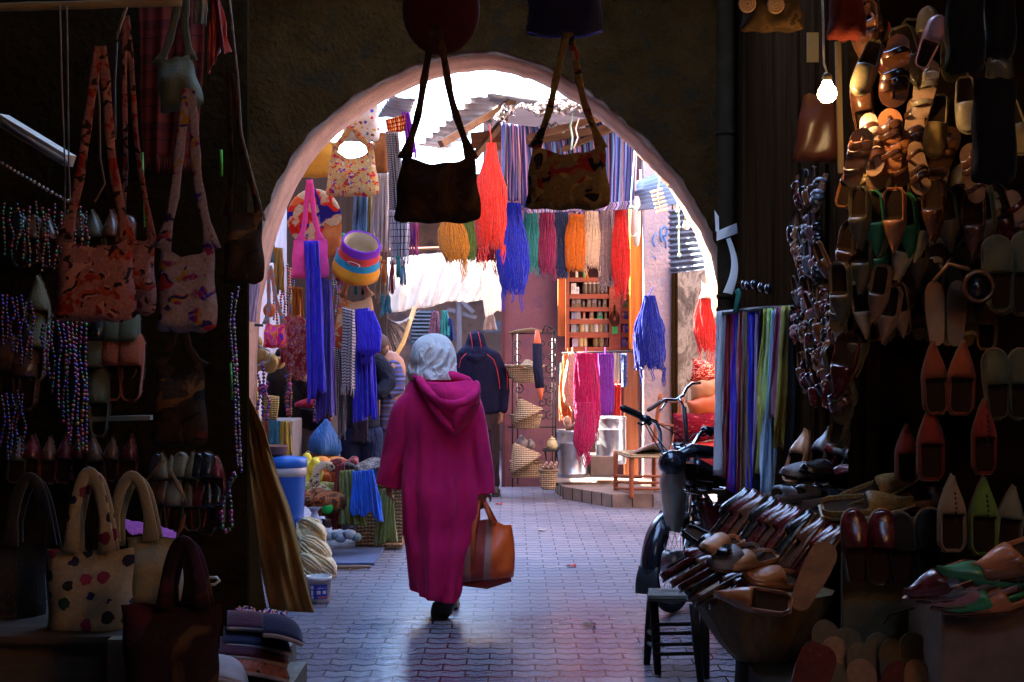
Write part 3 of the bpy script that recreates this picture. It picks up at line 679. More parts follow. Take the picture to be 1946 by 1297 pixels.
# jars: one prototype copied
M_jar = mat("jar_amber", (.40, .30, .10), .12, var=.4, scale=30, hv=.5); M_jar2 = mat("jar_pale", (.42, .42, .32), .12, var=.4, scale=30, hv=.5)
M_lid = mat("jar_lid_pale", (.9, .75, .5), .4); 
def jar_proto():
    T = thing("spice_jar", "", "jar", (0, 0, -50)); 
    mb = MB(); mb.lathe([(.024, 0), (.027, .006), (.027, .07), (.02, .085), (.019, .09)], n=14); mb.build("glass_body", M_jar, T, local=True)
    mb = MB(); mb.lathe([(.021, .088), (.022, .09), (.022, .107), (.0, .108)], n=14); mb.build("lid", M_lid, T, local=True); return T
jp = jar_proto(); first = True
shelf_z = {k: P(0, y0, 15.35).z for k, (y0, y1) in enumerate(SHY)}
def putjar(x, row, label, group, m=None, sc_=1.0, cat="jar"):
    global first
    p = P(x, 0, 15.36); loc = (p.x, 15.36, shelf_z[row])
    o = copy_tree(jp, loc=loc, label=label, group=group, scale=(sc_ * 1.2, sc_ * 1.2, sc_ * 1.35), mat={'glass_body': [m or M_jar]})
    for c in list(o.children):
        if c.name.startswith('glass_body') and m: c.material_slots[0].link = 'OBJECT'; c.material_slots[0].material = m
    return o
for i, x in enumerate((1106, 1113, 1123, 1132.5, 1141, 1151)):
    putjar(x, 5, "%s capped glass jar from the left on the jar shelf below the tins" % ORD[i], "capped jars on the middle shelf", [M_jar, M_jar2][i % 2])
for i, x in enumerate((1104, 1111, 1132, 1143, 1153)):
    putjar(x, 6, "%s oil bottle from the left on the lowest shelf" % ORD[i], "oil bottles on the lowest shelf", M_jar if i != 4 else mat("oil_dark", (.06, .03, .02), .15), .95)
for i, x in enumerate((1112, 1120, 1128, 1136, 1144, 1152)):
    putjar(x, 2, "%s small dim jar from the left on the second highest shelf" % ORD[i], "dim jars on a high shelf", mat("jar_dim", (.16, .10, .05), .3, hv=.5), .9)
bpy.data.objects.remove(jp.children[0]); bpy.data.objects.remove(jp.children[0]) if jp.children else None; bpy.data.objects.remove(jp)
# packets
PK = [("#9aa4b8", 1088, 4), ("#8090b8", 1093, 4), ("#a8a090", 1098, 4), ("#c86a40", 1110, 4), ("#b07840", 1124, 4), ("#3a8a50", 1140, 4), ("#a08040", 1151, 4), ("#7a6a54", 1090, 3), ("#86704a", 1099, 3), ("#6e5844", 1109, 3), ("#8a7450", 1119, 3), ("#786048", 1129, 3), ("#6a5c50", 1139, 3), ("#90784c", 1149, 3),
      ("#a8b4ac", 1090, 5), ("#5f7068", 1097, 5), ("#b8b4c4", 1091, 6), ("#c0bccc", 1097, 6), ("#dcd2a0", 1096, 1), ("#40c030", 1112, 1), ("#f0e8c8", 1090, 2), ("#f4ecd8", 1098, 2),
      ("#c05068", 1184, 4), ("#4050c0", 1190, 4), ("#d888c8", 1185, 5), ("#3c4cc8", 1191, 5), ("#7060b0", 1186, 6), ("#c86058", 1192, 6), ("#c8507a", 1184, 3), ("#58a048", 1188, 3), ("#d0c040", 1192, 3), ("#808878", 1187, 2), ("#5a7060", 1188, 1), ("#8a3040", 1188, 0)]
KND = {4: "printed packet", 3: "spice packet", 5: "folded packet", 6: "printed box", 1: "bright box on the top shelf", 2: "pale paper packet", 0: "dark packet"}
for i, (c, x, row) in enumerate(PK):
    p = P(x, 0, 15.38); w_, h_ = (.022 + .012 * (i % 3), .075 + .02 * ((i * 7) % 3)); mb = MB()
    mb.box((p.x, 15.38, shelf_z[row] + h_ / 2 + .001), (w_ * 1.3, .05, h_), taper=.93)
    mb.box((p.x, 15.353, shelf_z[row] + h_ * .55), (w_ * .8, .004, h_ * .35), mi=1)
    bay = "narrow right bay" if x > 1170 else "wide bay"
    rowname = ["top", "upper", "second", "spice", "tin", "jar", "lowest"][row]
    k = sum(1 for q in PK[:i] if q[2] == row and (q[1] > 1170) == (x > 1170))
    tag(mb.build("packet", [mat("packet_" + c[1:], srgb(c), .4, var=.2, scale=30), mat("packet_b" + c[1:], tuple(min(1, q * .5 + .25) for q in srgb(c)), .4, var=.5, scale=60)], bev=.003),
        "%s %s from the left, %s shelf, %s" % (ORD[k], "upright packet", rowname, bay), "packet", "packets on the wall shelves")
T = thing("wire_beater", "dark wire loop hanging on the shelf upright", "utensil", P(1168, 620, 15.25))
mb = MB()
for k in range(5):
    mb.tube([P(1168 + (3 + 1.6 * k) * math.cos(a), 606 + (5 + 2.4 * k) * math.sin(a), 15.24 - .004 * k) for a in [2 * PI * q / 18 for q in range(19)]], .004, 5, cap=False)
mb.tube([P(1168, 580, 15.24), P(1168, 600, 15.24)], .012, 6); mb.build("loops", M_soot, T)
mb = MB(); pbox(mb, 1163, 1174, 621, 635, 15.27, .02); tag(mb.build("green_tag", mat("green_paper", (.06, .36, .06), .6), smooth=False), "small green square card on the shelf upright", "card")

# ------------------------------------------------ things under the shelves
M_rail = mat("dark_iron", (.04, .035, .035), .5, .6)
mb = MB(); mb.tube([P(1068, 672, 14.95), P(1200, 668, 14.95)], .012, 8); tag(mb.build("hanging_rail", M_rail), "thin iron rail under the jar shelves", "rail")
G2 = "yarn hanks on the rail under the jar shelves"
skein("rust orange yarn hank furthest left on the low rail", 1066, 1092, 674, 800, 15.05, YC['rust'], 50, .6, G2, lean=-4, name="yarn_hank")
skein("natural beige yarn hank on the low rail", 1074, 1102, 672, 772, 14.95, YC['cream'], 50, .5, G2, lean=-6, name="yarn_hank", bot=.6)
skein("long magenta yarn hank trailing over the steel drum", 1091, 1137, 672, 825, 14.6, YC['magenta'], 110, .85, G2, lean=3, ragged=.35, tails=8, name="yarn_hank", dep=.3)
skein("lower magenta yarn bundle knotted before the steel drum", 1096, 1134, 765, 868, 14.4, YC['magenta'], 60, .8, G2, lean=-8, ragged=.35, tails=6, name="yarn_hank", dep=.3, bot=.4)
skein("violet yarn hank beside the magenta one", 1134, 1166, 672, 796, 14.9, YC['violet'], 70, .9, G2, name="yarn_hank", dep=.3)
skein("dull teal yarn hank half hidden at the rail end", 1063, 1076, 690, 790, 15.15, YC['teal'], 30, .6, G2, name="yarn_hank")
drape("hanging_towel", "cream towel hanging over red packet beside the violet yarn", "towel", (1163, 668), (1178, 668), (1164, 730), (1176, 732), cloth("cream_towel", (.55, .45, .32)), 14.95, None, 2, .01)
drape("hanging_cloth", "blue printed cloth hanging by the orange post", "cloth", (1180, 672), (1192, 672), (1181, 738), (1192, 734), mottle("blue_print", [(0, "#6a7aa0"), (.5, "#2a3c80"), (.6, "#b0a890")], 30), 15.0, None, 2, .01)
drape("red_cloth", "shiny red cloth hanging behind the right steel drum", "cloth", (1162, 730), (1180, 730), (1158, 800), (1180, 796), mat("shiny_red_cloth", (.62, .035, .02), .3, var=.5, scale=20), 14.92, None, 3, .02)
# step and drums
M_step = mat("step_tile", (.24, .165, .125), .7, var=.3, scale=8)
T = thing("doorstep", "low tiled corner step under the two steel drums", "step", P(1110, 935, 14.2))
mb = MB(); z1 = .13
pts = [(P(1056, 0, 14.9).x, 14.9), (P(1070, 0, 14.3).x, 14.3), (P(1162, 0, 13.6).x, 13.55), (P(1240, 0, 13.6).x, 13.55), (P(1240, 0, 15.5).x, 15.5), (P(1056, 0, 15.5).x, 15.5)]
n = len(pts); mb.add([(x, y, 0) for x, y in pts] + [(x, y, z1) for x, y in pts], [tuple(range(n, 2 * n))] + [(k, (k + 1) % n, (k + 1) % n + n, k + n) for k in range(n)])
mb.build("tiled_base", M_step, T, smooth=False, bev=.006)
tl_ = MB()
for (xa_, ya_), (xb2, yb2) in zip(pts[:3], pts[1:4]):
    L_ = math.hypot(xb2 - xa_, yb2 - ya_); k = max(1, int(L_ / .16))
    for i in range(k + 1):
        x = xa_ + (xb2 - xa_) * i / k; y = ya_ + (yb2 - ya_) * i / k; MB().box((x, y - .002, z1 / 2), (.008, .006, z1 - .01)).build("tile_joint", M_soot, T, smooth=False)
mb = MB(); pbox(mb, 1122, 1170, 868, 905, 14.5, .5); tag(mb.build("upper_step", M_step, bev=.006), "pale block step behind the wooden chair, under the right steel drum", "step")
M_galv = mat("galvanised_steel", (.55, .56, .58), .32, metal=.9, var=.2, scale=18, bs=40, bst=.15, bd=.002, rv=.12)
def drum(label, x0, x1, y0, y1, Y, lidded):
    s = sy(Y); r = (x1 - x0) / 2 * s; b = P((x0 + x1) / 2, y1, Y); H = (y1 - y0) * s
    b.z = P(0, y1, Y - r).z + .012
    T = thing("steel_drum", label, "drum", b, 0, "galvanised drums on the shop step")
    pr = [(r * .96, 0), (r, .01), (r, H * .08), (r * 1.02, H * .09), (r, H * .10), (r, H * .72), (r * 1.02, H * .73), (r, H * .745), (r, H * .93), (r * 1.03, H * .94), (r * 1.03, H * .97), (r * .99, H)]
    pr += [(r * .97, H), (r * .96, H * .7)] if not lidded else [(r * .4, H * 1.005), (.0, H * 1.01)]
    mb = MB(); mb.lathe(pr, b, 40); mb.build("body", M_galv, T, ang=50)
    return T
drum("shorter looking galvanised drum on the low step with magenta yarn", 1058, 1120, 822, 912, 14.6, False)
drum("galvanised drum standing higher beside the wooden chair", 1132, 1190, 796, 886, 14.75, True)
def heap(label, name, cat, cx, cy, Y, rx, rz, m, seed=1, n=9, group=None):
    R = random.Random(seed); mb = MB(); c = P(cx, cy, Y)
    for i in range(n):
        mb.ball(c + Vector(((R.random() - .5) * rx * 1.2, (R.random() - .5) * rx, (R.random() - .4) * rz)), (rx * (.25 + .2 * R.random()), rx * .3, rz * (.3 + .2 * R.random())), 10, 7, R=Matrix.Rotation(R.random() * 3, 3, 'Z'))
    return tag(mb.build(name, m, remesh=.012), label, cat, group)
heap("pale dried bark pieces piled in the left steel drum", "bark_pieces", "bark", 1090, 808, 14.6, .14, .12, mat("bark", (.48, .28, .18), .9, var=.4))

# ------------------------------------------------ iron rack
IR = thing("iron_rack", "tall wrought iron shelf rack with scrolls holding baskets", "rack", P(1012, 925, 14.7))
def rp(x, y, d=0): return P(x, y, 14.6 + d)
mb = MB()
for x, d in ((974, 0), (1056, 0), (984, .35), (1050, .35)): mb.tube([rp(x, 632, d), rp(x, 926 - d * 14, d)], .009, 6)
mb.build("frame", M_rail, IR)
for y in (634, 718, 812, 893):
    mb = MB(); mb.tube([rp(966, y), rp(1056, y)], .009, 6); mb.tube([rp(984, y, .35), rp(1050, y, .35)], .008, 6)
    for k in range(7): mb.tube([rp(974 + 13.3 * k, y), rp(984 + 10.5 * k, y, .35)], .005, 5)
    mb.build("shelf", M_rail, IR)
def spiral(cx, cy, r0, turns, d, sgn=1, ph=0):
    MB().tube([rp(cx + r0 * (1 - t) * math.cos(sgn * t * turns * 2 * PI + ph), cy + r0 * (1 - t) * math.sin(sgn * t * turns * 2 * PI + ph), d) for t in [k / 26 * .9 for k in range(27)]], .0065, 5).build("scroll", M_rail, IR)
for y in (655, 680, 702, 740, 765, 790): 
    for x, sg in ((1030, 1), (1046, -1), (986, 1)): spiral(x, y, 10, 1.4, 0, sg, y)
MB().tube([rp(1030, 634), rp(1036, 618), rp(1050, 624), rp(1056, 634)], .008, 6).build("crest", M_rail, IR); spiral(1045, 626, 8, 1.3, 0)
mb = MB(); mb.tube([rp(966, 634, -.02), rp(985, 630, -.02), rp(1010, 627, -.02), rp(1030, 630, -.02)], [.01, .02, .022, .012], 7); tag(mb.build("straw_bundle", wicker("straw_tan", (.45, .27, .12))), "bundle of tan reeds lying on top of the iron rack", "reeds")
M_wick = wicker("wicker_straw", (.46, .30, .15), 13, 16); M_wick2 = wicker("wicker_gold", (.62, .36, .08), 12, 18)
def basket(label, cx, y0, y1, wt, wb, Y, m, cat="basket", tilt=0, handle=False, group=None, name="straw_basket", squash=.7):
    s = sy(Y); H = (y1 - y0) * s; rt = wt / 2 * s; rb = wb / 2 * s; b = P(cx, y1, Y)
    T = thing(name, label, cat, b, 0, group); R = Matrix.Rotation(tilt, 3, 'Y') @ Matrix.Diagonal((1, squash, 1))
    pr = [(0, .01), (rb, 0), (rb + (rt - rb) * .5 + .01, H * .45)] ; n = 10
    pr = [(0, .004), (rb * .95, 0)] + [((rb + (rt - rb) * (k / n) ** .7) + .004 * math.sin(k * 1.9), H * k / n) for k in range(1, n + 1)] + [(rt * 1.03, H * 1.02), (rt * .97, H * 1.03), (rt * .9, H * .9), (rb * .85, H * .25), (0, H * .2)]
    mb = MB(); mb.lathe(pr, b, 36, R=R, wob=.015); mb.build("woven_body", m, T)
    mb = MB(); mb.tube([b + R @ Vector((rt * 1.02 * math.cos(a), rt * 1.02 * math.sin(a), H * (1.02 + .01 * math.sin(a * 9)))) for a in [2 * PI * k / 40 for k in range(41)]], .010 * Y / 14, 7, cap=False); mb.build("rim", m, T)
    if handle:
        mb = MB(); mb.tube([b + R @ Vector((rt * math.cos(a), 0, H + rt * 1.2 * math.sin(a))) for a in [PI * k / 14 for k in range(15)]], .01, 6); mb.build("handle", m, T)
    return T
G3 = "straw baskets on the iron rack"
basket("wide shallow straw basket on the upper rack shelf", 997, 696, 728, 72, 40, 14.5, M_wick, group=G3, squash=.6)
basket("straw basket on the middle rack shelf under a tipped lid", 1000, 790, 815, 60, 44, 14.5, M_wick, group=G3, squash=.6)
basket("low straw basket on the bottom rack shelf beside the pointed one", 1000, 878, 908, 60, 58, 14.4, M_wick, group=G3, squash=.6)
basket("basket filled with bread sticks on the ground by the rack", 1042, 894, 930, 36, 26, 14.1, M_wick, squash=.9)
def conelid(label, cx, cy, Y, r, h, tilt, m=None, cat="lid"):
    mb = MB(); mb.lathe([(r, 0), (r * 1.02, .012), (r * .7, h * .35), (r * .35, h * .72), (.015, h), (0, h)], P(cx, cy, Y), 32, R=Matrix.Rotation(tilt, 3, 'Y'))
    tag(mb.build("conical_lid", m or M_wick), label, cat)
conelid("conical straw lid tipped over the middle rack basket", 1003, 792, 14.45, .17, .2, -.45)
conelid("flat straw lid on the upper rack basket", 1004, 700, 14.5, .14, .09, -.2)
conelid("pointed straw lid leaning on the bottom shelf basket", 1000, 882, 14.35, .18, .24, -.55)
mb = MB()
for i in range(9): mb.tube([P(1030 + i * 3, 898, 14.08), P(1028 + i * 3.2 + 4, 888 - (i % 3) * 4, 14.0)], .014, 7, rounded=True)
tag(mb.build("bread_sticks", mat("twig_pale", (.50, .32, .22), .85)), "pale bark sticks standing in the ground basket", "sticks")
T = thing("clay_pot", "small cream clay pot with lid on the rack's lower shelf", "pot", P(1049, 858, 14.4))
mb = MB(); b = P(1049, 855, 14.4); mb.lathe([(.03, 0), (.05, .01), (.058, .05), (.045, .09), (.035, .1)], b, 20); mb.build("body", mat("cream_glaze", (.6, .47, .22), .3), T)
mb = MB(); mb.lathe([(.038, .1), (.03, .115), (.01, .12), (.014, .13), (0, .135)], b, 16); mb.build("lid", mat("cream_glaze", (0, 0, 0)), T)
T = thing("low_table", "small dark table with scrolled legs under the clay pot", "table", P(1045, 925, 14.45))
mb = MB(); pbox(mb, 1032, 1062, 855, 859, 14.3, .3); mb.build("top", M_rail, T, smooth=False)
for x in (1036, 1058):
    mb = MB(); mb.tube([P(x, 858, 14.35), P(x + 3, 880, 14.35), P(x - 3, 905, 14.35), P(x, 925, 14.35)], .01, 6); mb.build("leg", M_rail, T)
T = thing("rolled_umbrella", "navy folded umbrella with orange top hanging before the iron rack", "umbrella", P(1022, 740, 14.2))
mb = MB(); mb.tube([P(1021, 628, 14.3), P(1021, 652, 14.25), P(1022, 656, 14.25)], [.02, .04, .045], 10, flat=(.4, 1)); mb.build("orange_top", mat("orange_nylon", (.6, .12, .03), .5), T)
mb = MB(); mb.tube([P(1021, 653, 14.25), P(1022, 700, 14.25), P(1026, 738, 14.25)], [.048, .05, .045], 12, flat=(.4, 1)); mb.build("sleeve", cloth("navy_nylon", (.02, .022, .05)), T)
mb = MB(); mb.tube([P(1027, 738, 14.25), P(1028, 760, 14.25)], [.035, .012], 8); mb.build("tip", mat("orange_nylon", (0, 0, 0)), T)
for lab, x, y, s_ in (("glass teapot on the third rack shelf", 992, 843, .07), ("glass jug standing beside the teapot", 1008, 843, .05)):
    mb = MB(); mb.lathe([(s_ * .7, 0), (s_, s_ * .5), (s_ * .9, s_ * 1.2), (s_ * .4, s_ * 1.6), (s_ * .45, s_ * 1.8), (.005, s_ * 2)], P(x, y + 10, 14.6), 18); tag(mb.build("glass_pot", mat("dusky_glass", (.22, .18, .17), .12)), lab, "pot")

# ------------------------------------------------ red wooden chair
M_redwood = wood("red_chair_wood", (.33, .10, .045), .6); M_straw = wicker("rush_seat", (.50, .36, .18), 20, 10)
Yc = 13.7
T = thing("rush_chair", "red turned wood chair with a rush seat beside the motorbike", "chair", (P(1235, 945, Yc).x, Yc + .2, 0))
def leg(x, y0, y1, Y, m=M_redwood, r=.024, T=T, nm="leg", xt=None):
    a = P(x, y1, Y); b = P(xt if xt else x, y0, Y); mb = MB(); K = 14
    mb.tube([a + (b - a) * k / K for k in range(K + 1)], [r * (1 + .12 * math.sin(k * 2.2)) for k in range(K + 1)], 9); mb.build(nm, m, T)
leg(1170, 858, 940, 13.9); leg(1200, 862, 948, 13.5); leg(1243, 860, 925, 14.2); leg(1290, 865, 945, 13.5)
leg(1240, 748, 862, 14.0, xt=1256, nm="back_post"); leg(1277, 757, 862, 13.5, xt=1297, nm="back_post")
mb = MB(); pa, pb, pc, pd = P(1168, 860, 13.95), P(1198, 868, 13.45), P(1300, 868, 13.45), P(1252, 858, 14.2)
mb.grid(lambda u, v: (pa + (pd - pa) * u) * (1 - v) + (pb + (pc - pb) * u) * v + Vector((0, 0, -.015 * math.sin(PI * u) * math.sin(PI * v))), 12, 10); mb.build("seat", M_straw, T, solid=.035)
for ya in (906, 918, 930):
    mb = MB(); mb.tube([P(1200, ya, 13.5), P(1290, ya - 1, 13.5)], .013, 7); mb.tube([P(1170, ya - 2, 13.9), P(1200, ya, 13.5)], .013, 7); mb.build("rung", M_redwood, T)
mb = MB(); mb.tube([P(1254, 762, 14.0), P(1292, 764, 13.5)], .016, 8); mb.tube([P(1247, 805, 14.0), P(1284, 810, 13.5)], .013, 8); mb.build("back_rail", M_redwood, T)
mb = MB(); mb.grid(lambda u, v: P(1206 + 52 * u, 862 - 20 * u * (1 - v) - 4 * math.sin(PI * u), 13.5 + .5 * v - .02 * math.sin(u * 9)) + Vector((0, 0, .01)), 16, 10)
tag(mb.build("folded_cloth", cloth("lilac_grey_cloth", (.42, .34, .38)), solid=.02), "grey lilac cloth folded on the rush chair seat", "cloth")
# cushions
def pillow(label, cx, cy, w_, h_, Y, m, tilt=0, group="cushions stacked by the shutter", d=.16):
    s = sy(Y); c = P(cx, cy, Y); W_, H_ = w_ * s / 2, h_ * s / 2; mb = MB(); Rm = Matrix.Rotation(-tilt, 3, 'Y'); n = 14
    for sg in (1, -1):
        def fn(u, v):
            a, b = u * 2 - 1, v * 2 - 1
            t = (max(0, 1 - abs(a) ** 2.6) * max(0, 1 - abs(b) ** 2.6)) ** .55
            pin = 1 - .08 * (1 - abs(a) ** 4) * abs(b) ** 6; pin2 = 1 - .08 * (1 - abs(b) ** 4) * abs(a) ** 6
            return c + Rm @ Vector((a * W_ * pin2, sg * t * d * .6, b * H_ * pin)) + Vector((0, 0, .006 * math.sin(a * 9 + b * 4)))
        mb.grid(fn, n, n)
    return tag(mb.build("cushion", m), label, "cushion", group)
M_kil = mottle("kilim_red", [(0, "#7a0c10"), (.42, "#b01818"), (.5, "#e8d8c0"), (.53, "#c04010"), (.6, "#7a0c10"), (.66, "#2a1420")], 26, .6, stretch=(1, 1, 2.5))
pillow("red kilim cushion with woven motifs on top of the stack", 1345, 708, 66, 46, 11.7, M_kil, -.12)
pillow("rust and orange cushion below the kilim cushion", 1345, 742, 70, 42, 11.6, mat("cushion_tan", (.36, .16, .07), .8), .1)
pillow("bright orange cushion in the middle of the stack", 1345, 772, 78, 42, 11.55, mat("cushion_orange", (.42, .085, .015), .6), .3)
pillow("crimson cushion with silver trim", 1322, 812, 90, 58, 11.5, mottle("cushion_crimson", [(0, "#5c0818"), (.5, "#780c1e"), (.62, "#b89890"), (.64, "#6c0a1a")], 12, .4, stretch=(1, 1, 4)), .05)
pillow("dark red cushion under the crimson one", 1335, 862, 90, 50, 11.5, mat("cushion_dark", (.38, .02, .02), .6), 0)
mb = MB(); pbox(mb, 1282, 1365, 872, 940, 11.6, .5); tag(mb.build("kilim_pouf", stripes("kilim_box", ["#5a1210", "#7a1a10", "#c8b090", "#7a1a10", "#1c0c10"], 9, 'Z', ojb=True, jit=.05), bev=.04), "square red woven pouf with pale zigzags under the cushions", "pouf")

# ------------------------------------------------ far passage
M_white = cloth("sunlit_white_cloth", (.85, .80, .70), sub=.55, sheen=0)
drape("white_awning", "big bright white sheet hanging across the passage mouth", "awning", (735, 490), (952, 470), (735, 592), (920, 570), M_white, 16.6, None, 5, .05, hem=3, nu=70)
drape("white_awning", "short white sheet hanging lower beside the purple wall", "awning", (905, 488), (958, 478), (920, 602), (957, 590), M_white, 16.5, None, 2, .03, hem=2)
mb = MB(); mb.tube([P(722, 476, 16.62), P(965, 468, 16.62)], .02, 7); tag(mb.build("awning_pole", M_tim), "pole holding the white sheets over the passage", "pole")
M_pass = wood("blue_passage_wood", (.07, .075, .10), .7)
mb = MB(); pbox(mb, 868, 877, 550, 760, 18, .12); tag(mb.build("passage_post", M_pass, smooth=False), "dark blue wooden post inside the passage", "post")
mb = MB(); mb.beam(P(877, 572, 18.0), P(900, 594, 18.0), .05, .05); mb.beam(P(850, 588, 18.05), P(905, 604, 18.05), .05, .05); tag(mb.build("brace_bars", M_pass, smooth=False), "crossing dark braces on the passage post", "brace")
SHT = thing("slatted_shutter", "dark blue slatted shutter at the left of the passage", "shutter", P(795, 700, 19))
mb = MB(); pbox(mb, 780, 828, 590, 760, 19.05, .03); mb.build("panel", mat("navy_paint", (.03, .045, .07), .6), SHT, smooth=False)
mb = MB()
for k in range(24): pbox(mb, 782, 826, 592 + k * 7, 595 + k * 7, 19.0, .04)
mb.build("slats", mat("blue_grey_paint", (.09, .12, .16), .6), SHT, smooth=False)
pbx = MB(); pbox(pbx, 918, 952, 610, 632, 19.2, .05); tag(pbx.build("window_shutter", mat("navy_paint", (0, 0, 0)), smooth=False), "small dark shutter on the passage end wall", "shutter")
# ================================================================ BAGS
def bag(label, x0, x1, y0, y1, Y, m, apex=None, bt=None, thick=.05, group=None, scoop=10, sw=.022, cat="bag", name="felt_bag", ms=None, tilt=0, strap_in=.0, parts=True, rc=.12):
    """shoulder bag: pillow body between x0..x1 at the bottom (bt = top width factor), scooped top edge, two straps to the apex"""
    s = sy(Y); cx = (x0 + x1) / 2; W_ = (x1 - x0) / 2 * s; H = (y1 - y0) * s; bt = bt or .85; c = P(cx, y0, Y)
    T = thing(name, label, cat, (c.x, Y, c.z - H), 0, group)
    mb = MB(); nu, nv = 22, 20; Rm = Matrix.Rotation(-tilt, 3, 'Y')
    def edge(u, v):
        a = u * 2 - 1
        w = W_ * (bt + (1 - bt) * v ** .8)
        if v > 1 - rc: q = (v - (1 - rc)) / rc; w *= 1 - .10 * q ** 2.5
        z = -H * v + (0 if v > 0 else 0)
        top = -scoop * s * (1 - a * a) ** .8 if abs(a) < 1 else 0
        z = top * (1 - v) - H * v
        if v > 1 - rc: z += H * .03 * ((v - 1 + rc) / rc) ** 3 * abs(a) ** 6
        return a, w, z
    for sg in (1, -1):
        def fn(u, v):
            a, w, z = edge(u, v)
            t = (max(0, 1 - abs(a) ** 3.5)) ** .6 * (.25 + .75 * sstep(v * 2.2)) * (max(0, 1 - max(0, (v - .8) / .2) ** 2.5)) ** .6
            d = thick * t * (1 + .12 * math.sin(a * 5 + v * 7)) + .002
            return c + Rm @ Vector((a * w + .003 * math.sin(v * 11), sg * d, z + .003 * math.sin(a * 8)))
        mb.grid(fn, nu, nv)
    mb.build("body", m, T)
    if apex:
        ms = ms or m; A = P(apex[0], apex[1], Y)
        for sg in (-1, 1):
            for off in ((0,) if len(apex) < 3 else (0,)):
                a, w, z = edge((sg + 1) / 2, 0); b0 = c + Rm @ Vector((sg * w * (1 - strap_in) * .93, 0, z - .02 * 1))
                b1 = A + Vector((sg * .008, 0, 0)); mb = MB(); K = 12; pts = []
                for k in range(K + 1):
                    t = k / K; p = b0 + (b1 - b0) * t; p.x += sg * -.012 * math.sin(PI * t) + .003 * math.sin(t * 9 + sg); pts.append(p)
                rs = [sw * (1.6 if k == 0 else 1.15 if k == 1 else .8 + .1 * math.sin(k * 2)) for k in range(K + 1)]
                mb.tube(pts, rs, 10, flat=(.22, 1)); mb.build("strap", ms, T)
    return T
def conf(name, base, cols, scale=30, d=.8, lo=.52, interp='CONSTANT'):
    """felt with separate blotches: one noise says where, another says which colour"""
    if name in MATS: return MATS[name]
    m, nt, b = _m(name); co = coords(nt, scale=(1, .3, 1))
    n1 = N(nt, "ShaderNodeTexNoise", i_Scale=scale, i_Detail=2.5, i_Distortion=d * .5); L(nt, co, n1.inputs['Vector'])
    mp = nt.nodes.new("ShaderNodeMapping"); mp.inputs['Location'].default_value = (3.1, 7.7, 1.3); L(nt, co, mp.inputs[0])
    n2 = N(nt, "ShaderNodeTexNoise", i_Scale=scale * .55, i_Detail=1); L(nt, mp.outputs[0], n2.inputs['Vector'])
    k = ramp(nt, [(lo, (0, 0, 0)), (lo + .05, (1, 1, 1))]); L(nt, n1.outputs['Fac'], k.inputs[0])
    r = ramp(nt, [(.3 + .4 * i / len(cols), c) for i, c in enumerate(cols)], 'CONSTANT'); L(nt, n2.outputs['Fac'], r.inputs[0])
    nb = N(nt, "ShaderNodeTexNoise", i_Scale=90, i_Detail=5); L(nt, co, nb.inputs['Vector'])
    bc = C4(base); rb = ramp(nt, [(.3, tuple(x * .6 for x in bc[:3])), (.7, bc[:3])]); L(nt, nb.outputs['Fac'], rb.inputs[0])
    mx = N(nt, "ShaderNodeMix", data_type='RGBA'); L(nt, k.outputs[0], mx.inputs['Factor']); L(nt, rb.outputs[0], mx.inputs['A']); L(nt, r.outputs[0], mx.inputs['B'])
    L(nt, mx.outputs['Result'], b.inputs['Base Color']); b.inputs['Roughness'].default_value = .95; b.inputs['Specular IOR Level'].default_value = .15
    bump(nt, b, nb.outputs['Fac'], .5, .004); MATS[name] = m; return m
GB = "bags hung beside the arch on the left"
bag("white felt bag with coloured dots hanging highest beside the arch", 650, 722, 195, 270, 11.0, dots("dotted_felt_white", (.8, .76, .68), ["#3a48c8", "#c83a20", "#7a3a20", "#2a88a0", "#c09020"], 22, .26), group=GB, scoop=2, apex=(700, 120))
bag("yellow felt bag with a curved flap below the dotted bag", 562, 655, 272, 338, 11.2, felt("yellow_felt", (.62, .33, .05)), bt=.55, group=GB, scoop=-6, thick=.04)
bag("confetti patterned cream bag with red and purple specks", 618, 722, 276, 374, 10.95, conf("confetti_bag", "#d8b070", ["#b02818", "#e08040", "#c83020", "#6a2890", "#e0c090"], 34), bt=.72, group=GB, scoop=26, apex=(668, 240), sw=.03)
bag("brown leather bag behind the confetti bag", 706, 740, 250, 332, 11.4, mottle("tan_leather_print", [(0, "#7a4a28"), (.6, "#8a5a30"), (.68, "#a02818")], 18), bt=.8, group=GB, scoop=3)
def disc(label, name, cat, cx, cy, rx, ry, Y, m, thick=.03, group=None, tilt=0):
    s = sy(Y); c = P(cx, cy, Y); mb = MB(); Rm = Matrix.Rotation(-tilt, 3, 'Y')
    mb.ball(c, (rx * s, thick, ry * s), 28, 16, R=Rm); return tag(mb.build(name, m), label, cat, group)
disc("round cream felt bag with big red and blue petals", "round_felt_bag", "bag", 597, 415, 52, 56, 11.3, conf("petal_felt", "#d8b890", ["#b82018", "#c82a1a", "#24207a", "#c82a1a", "#d06030"], 9, .6, .48), .04, GB)
bag("rust orange pouch half behind the pink bag", 612, 652, 420, 490, 11.25, felt("rust_felt", (.42, .12, .03)), bt=.8, group=GB)
bag("bright pink felt shoulder bag", 553, 626, 456, 530, 10.85, felt("pink_felt", (.85, .07, .28)), apex=(588, 342), bt=.86, group=GB, thick=.05, scoop=0, sw=.026, strap_in=.35)
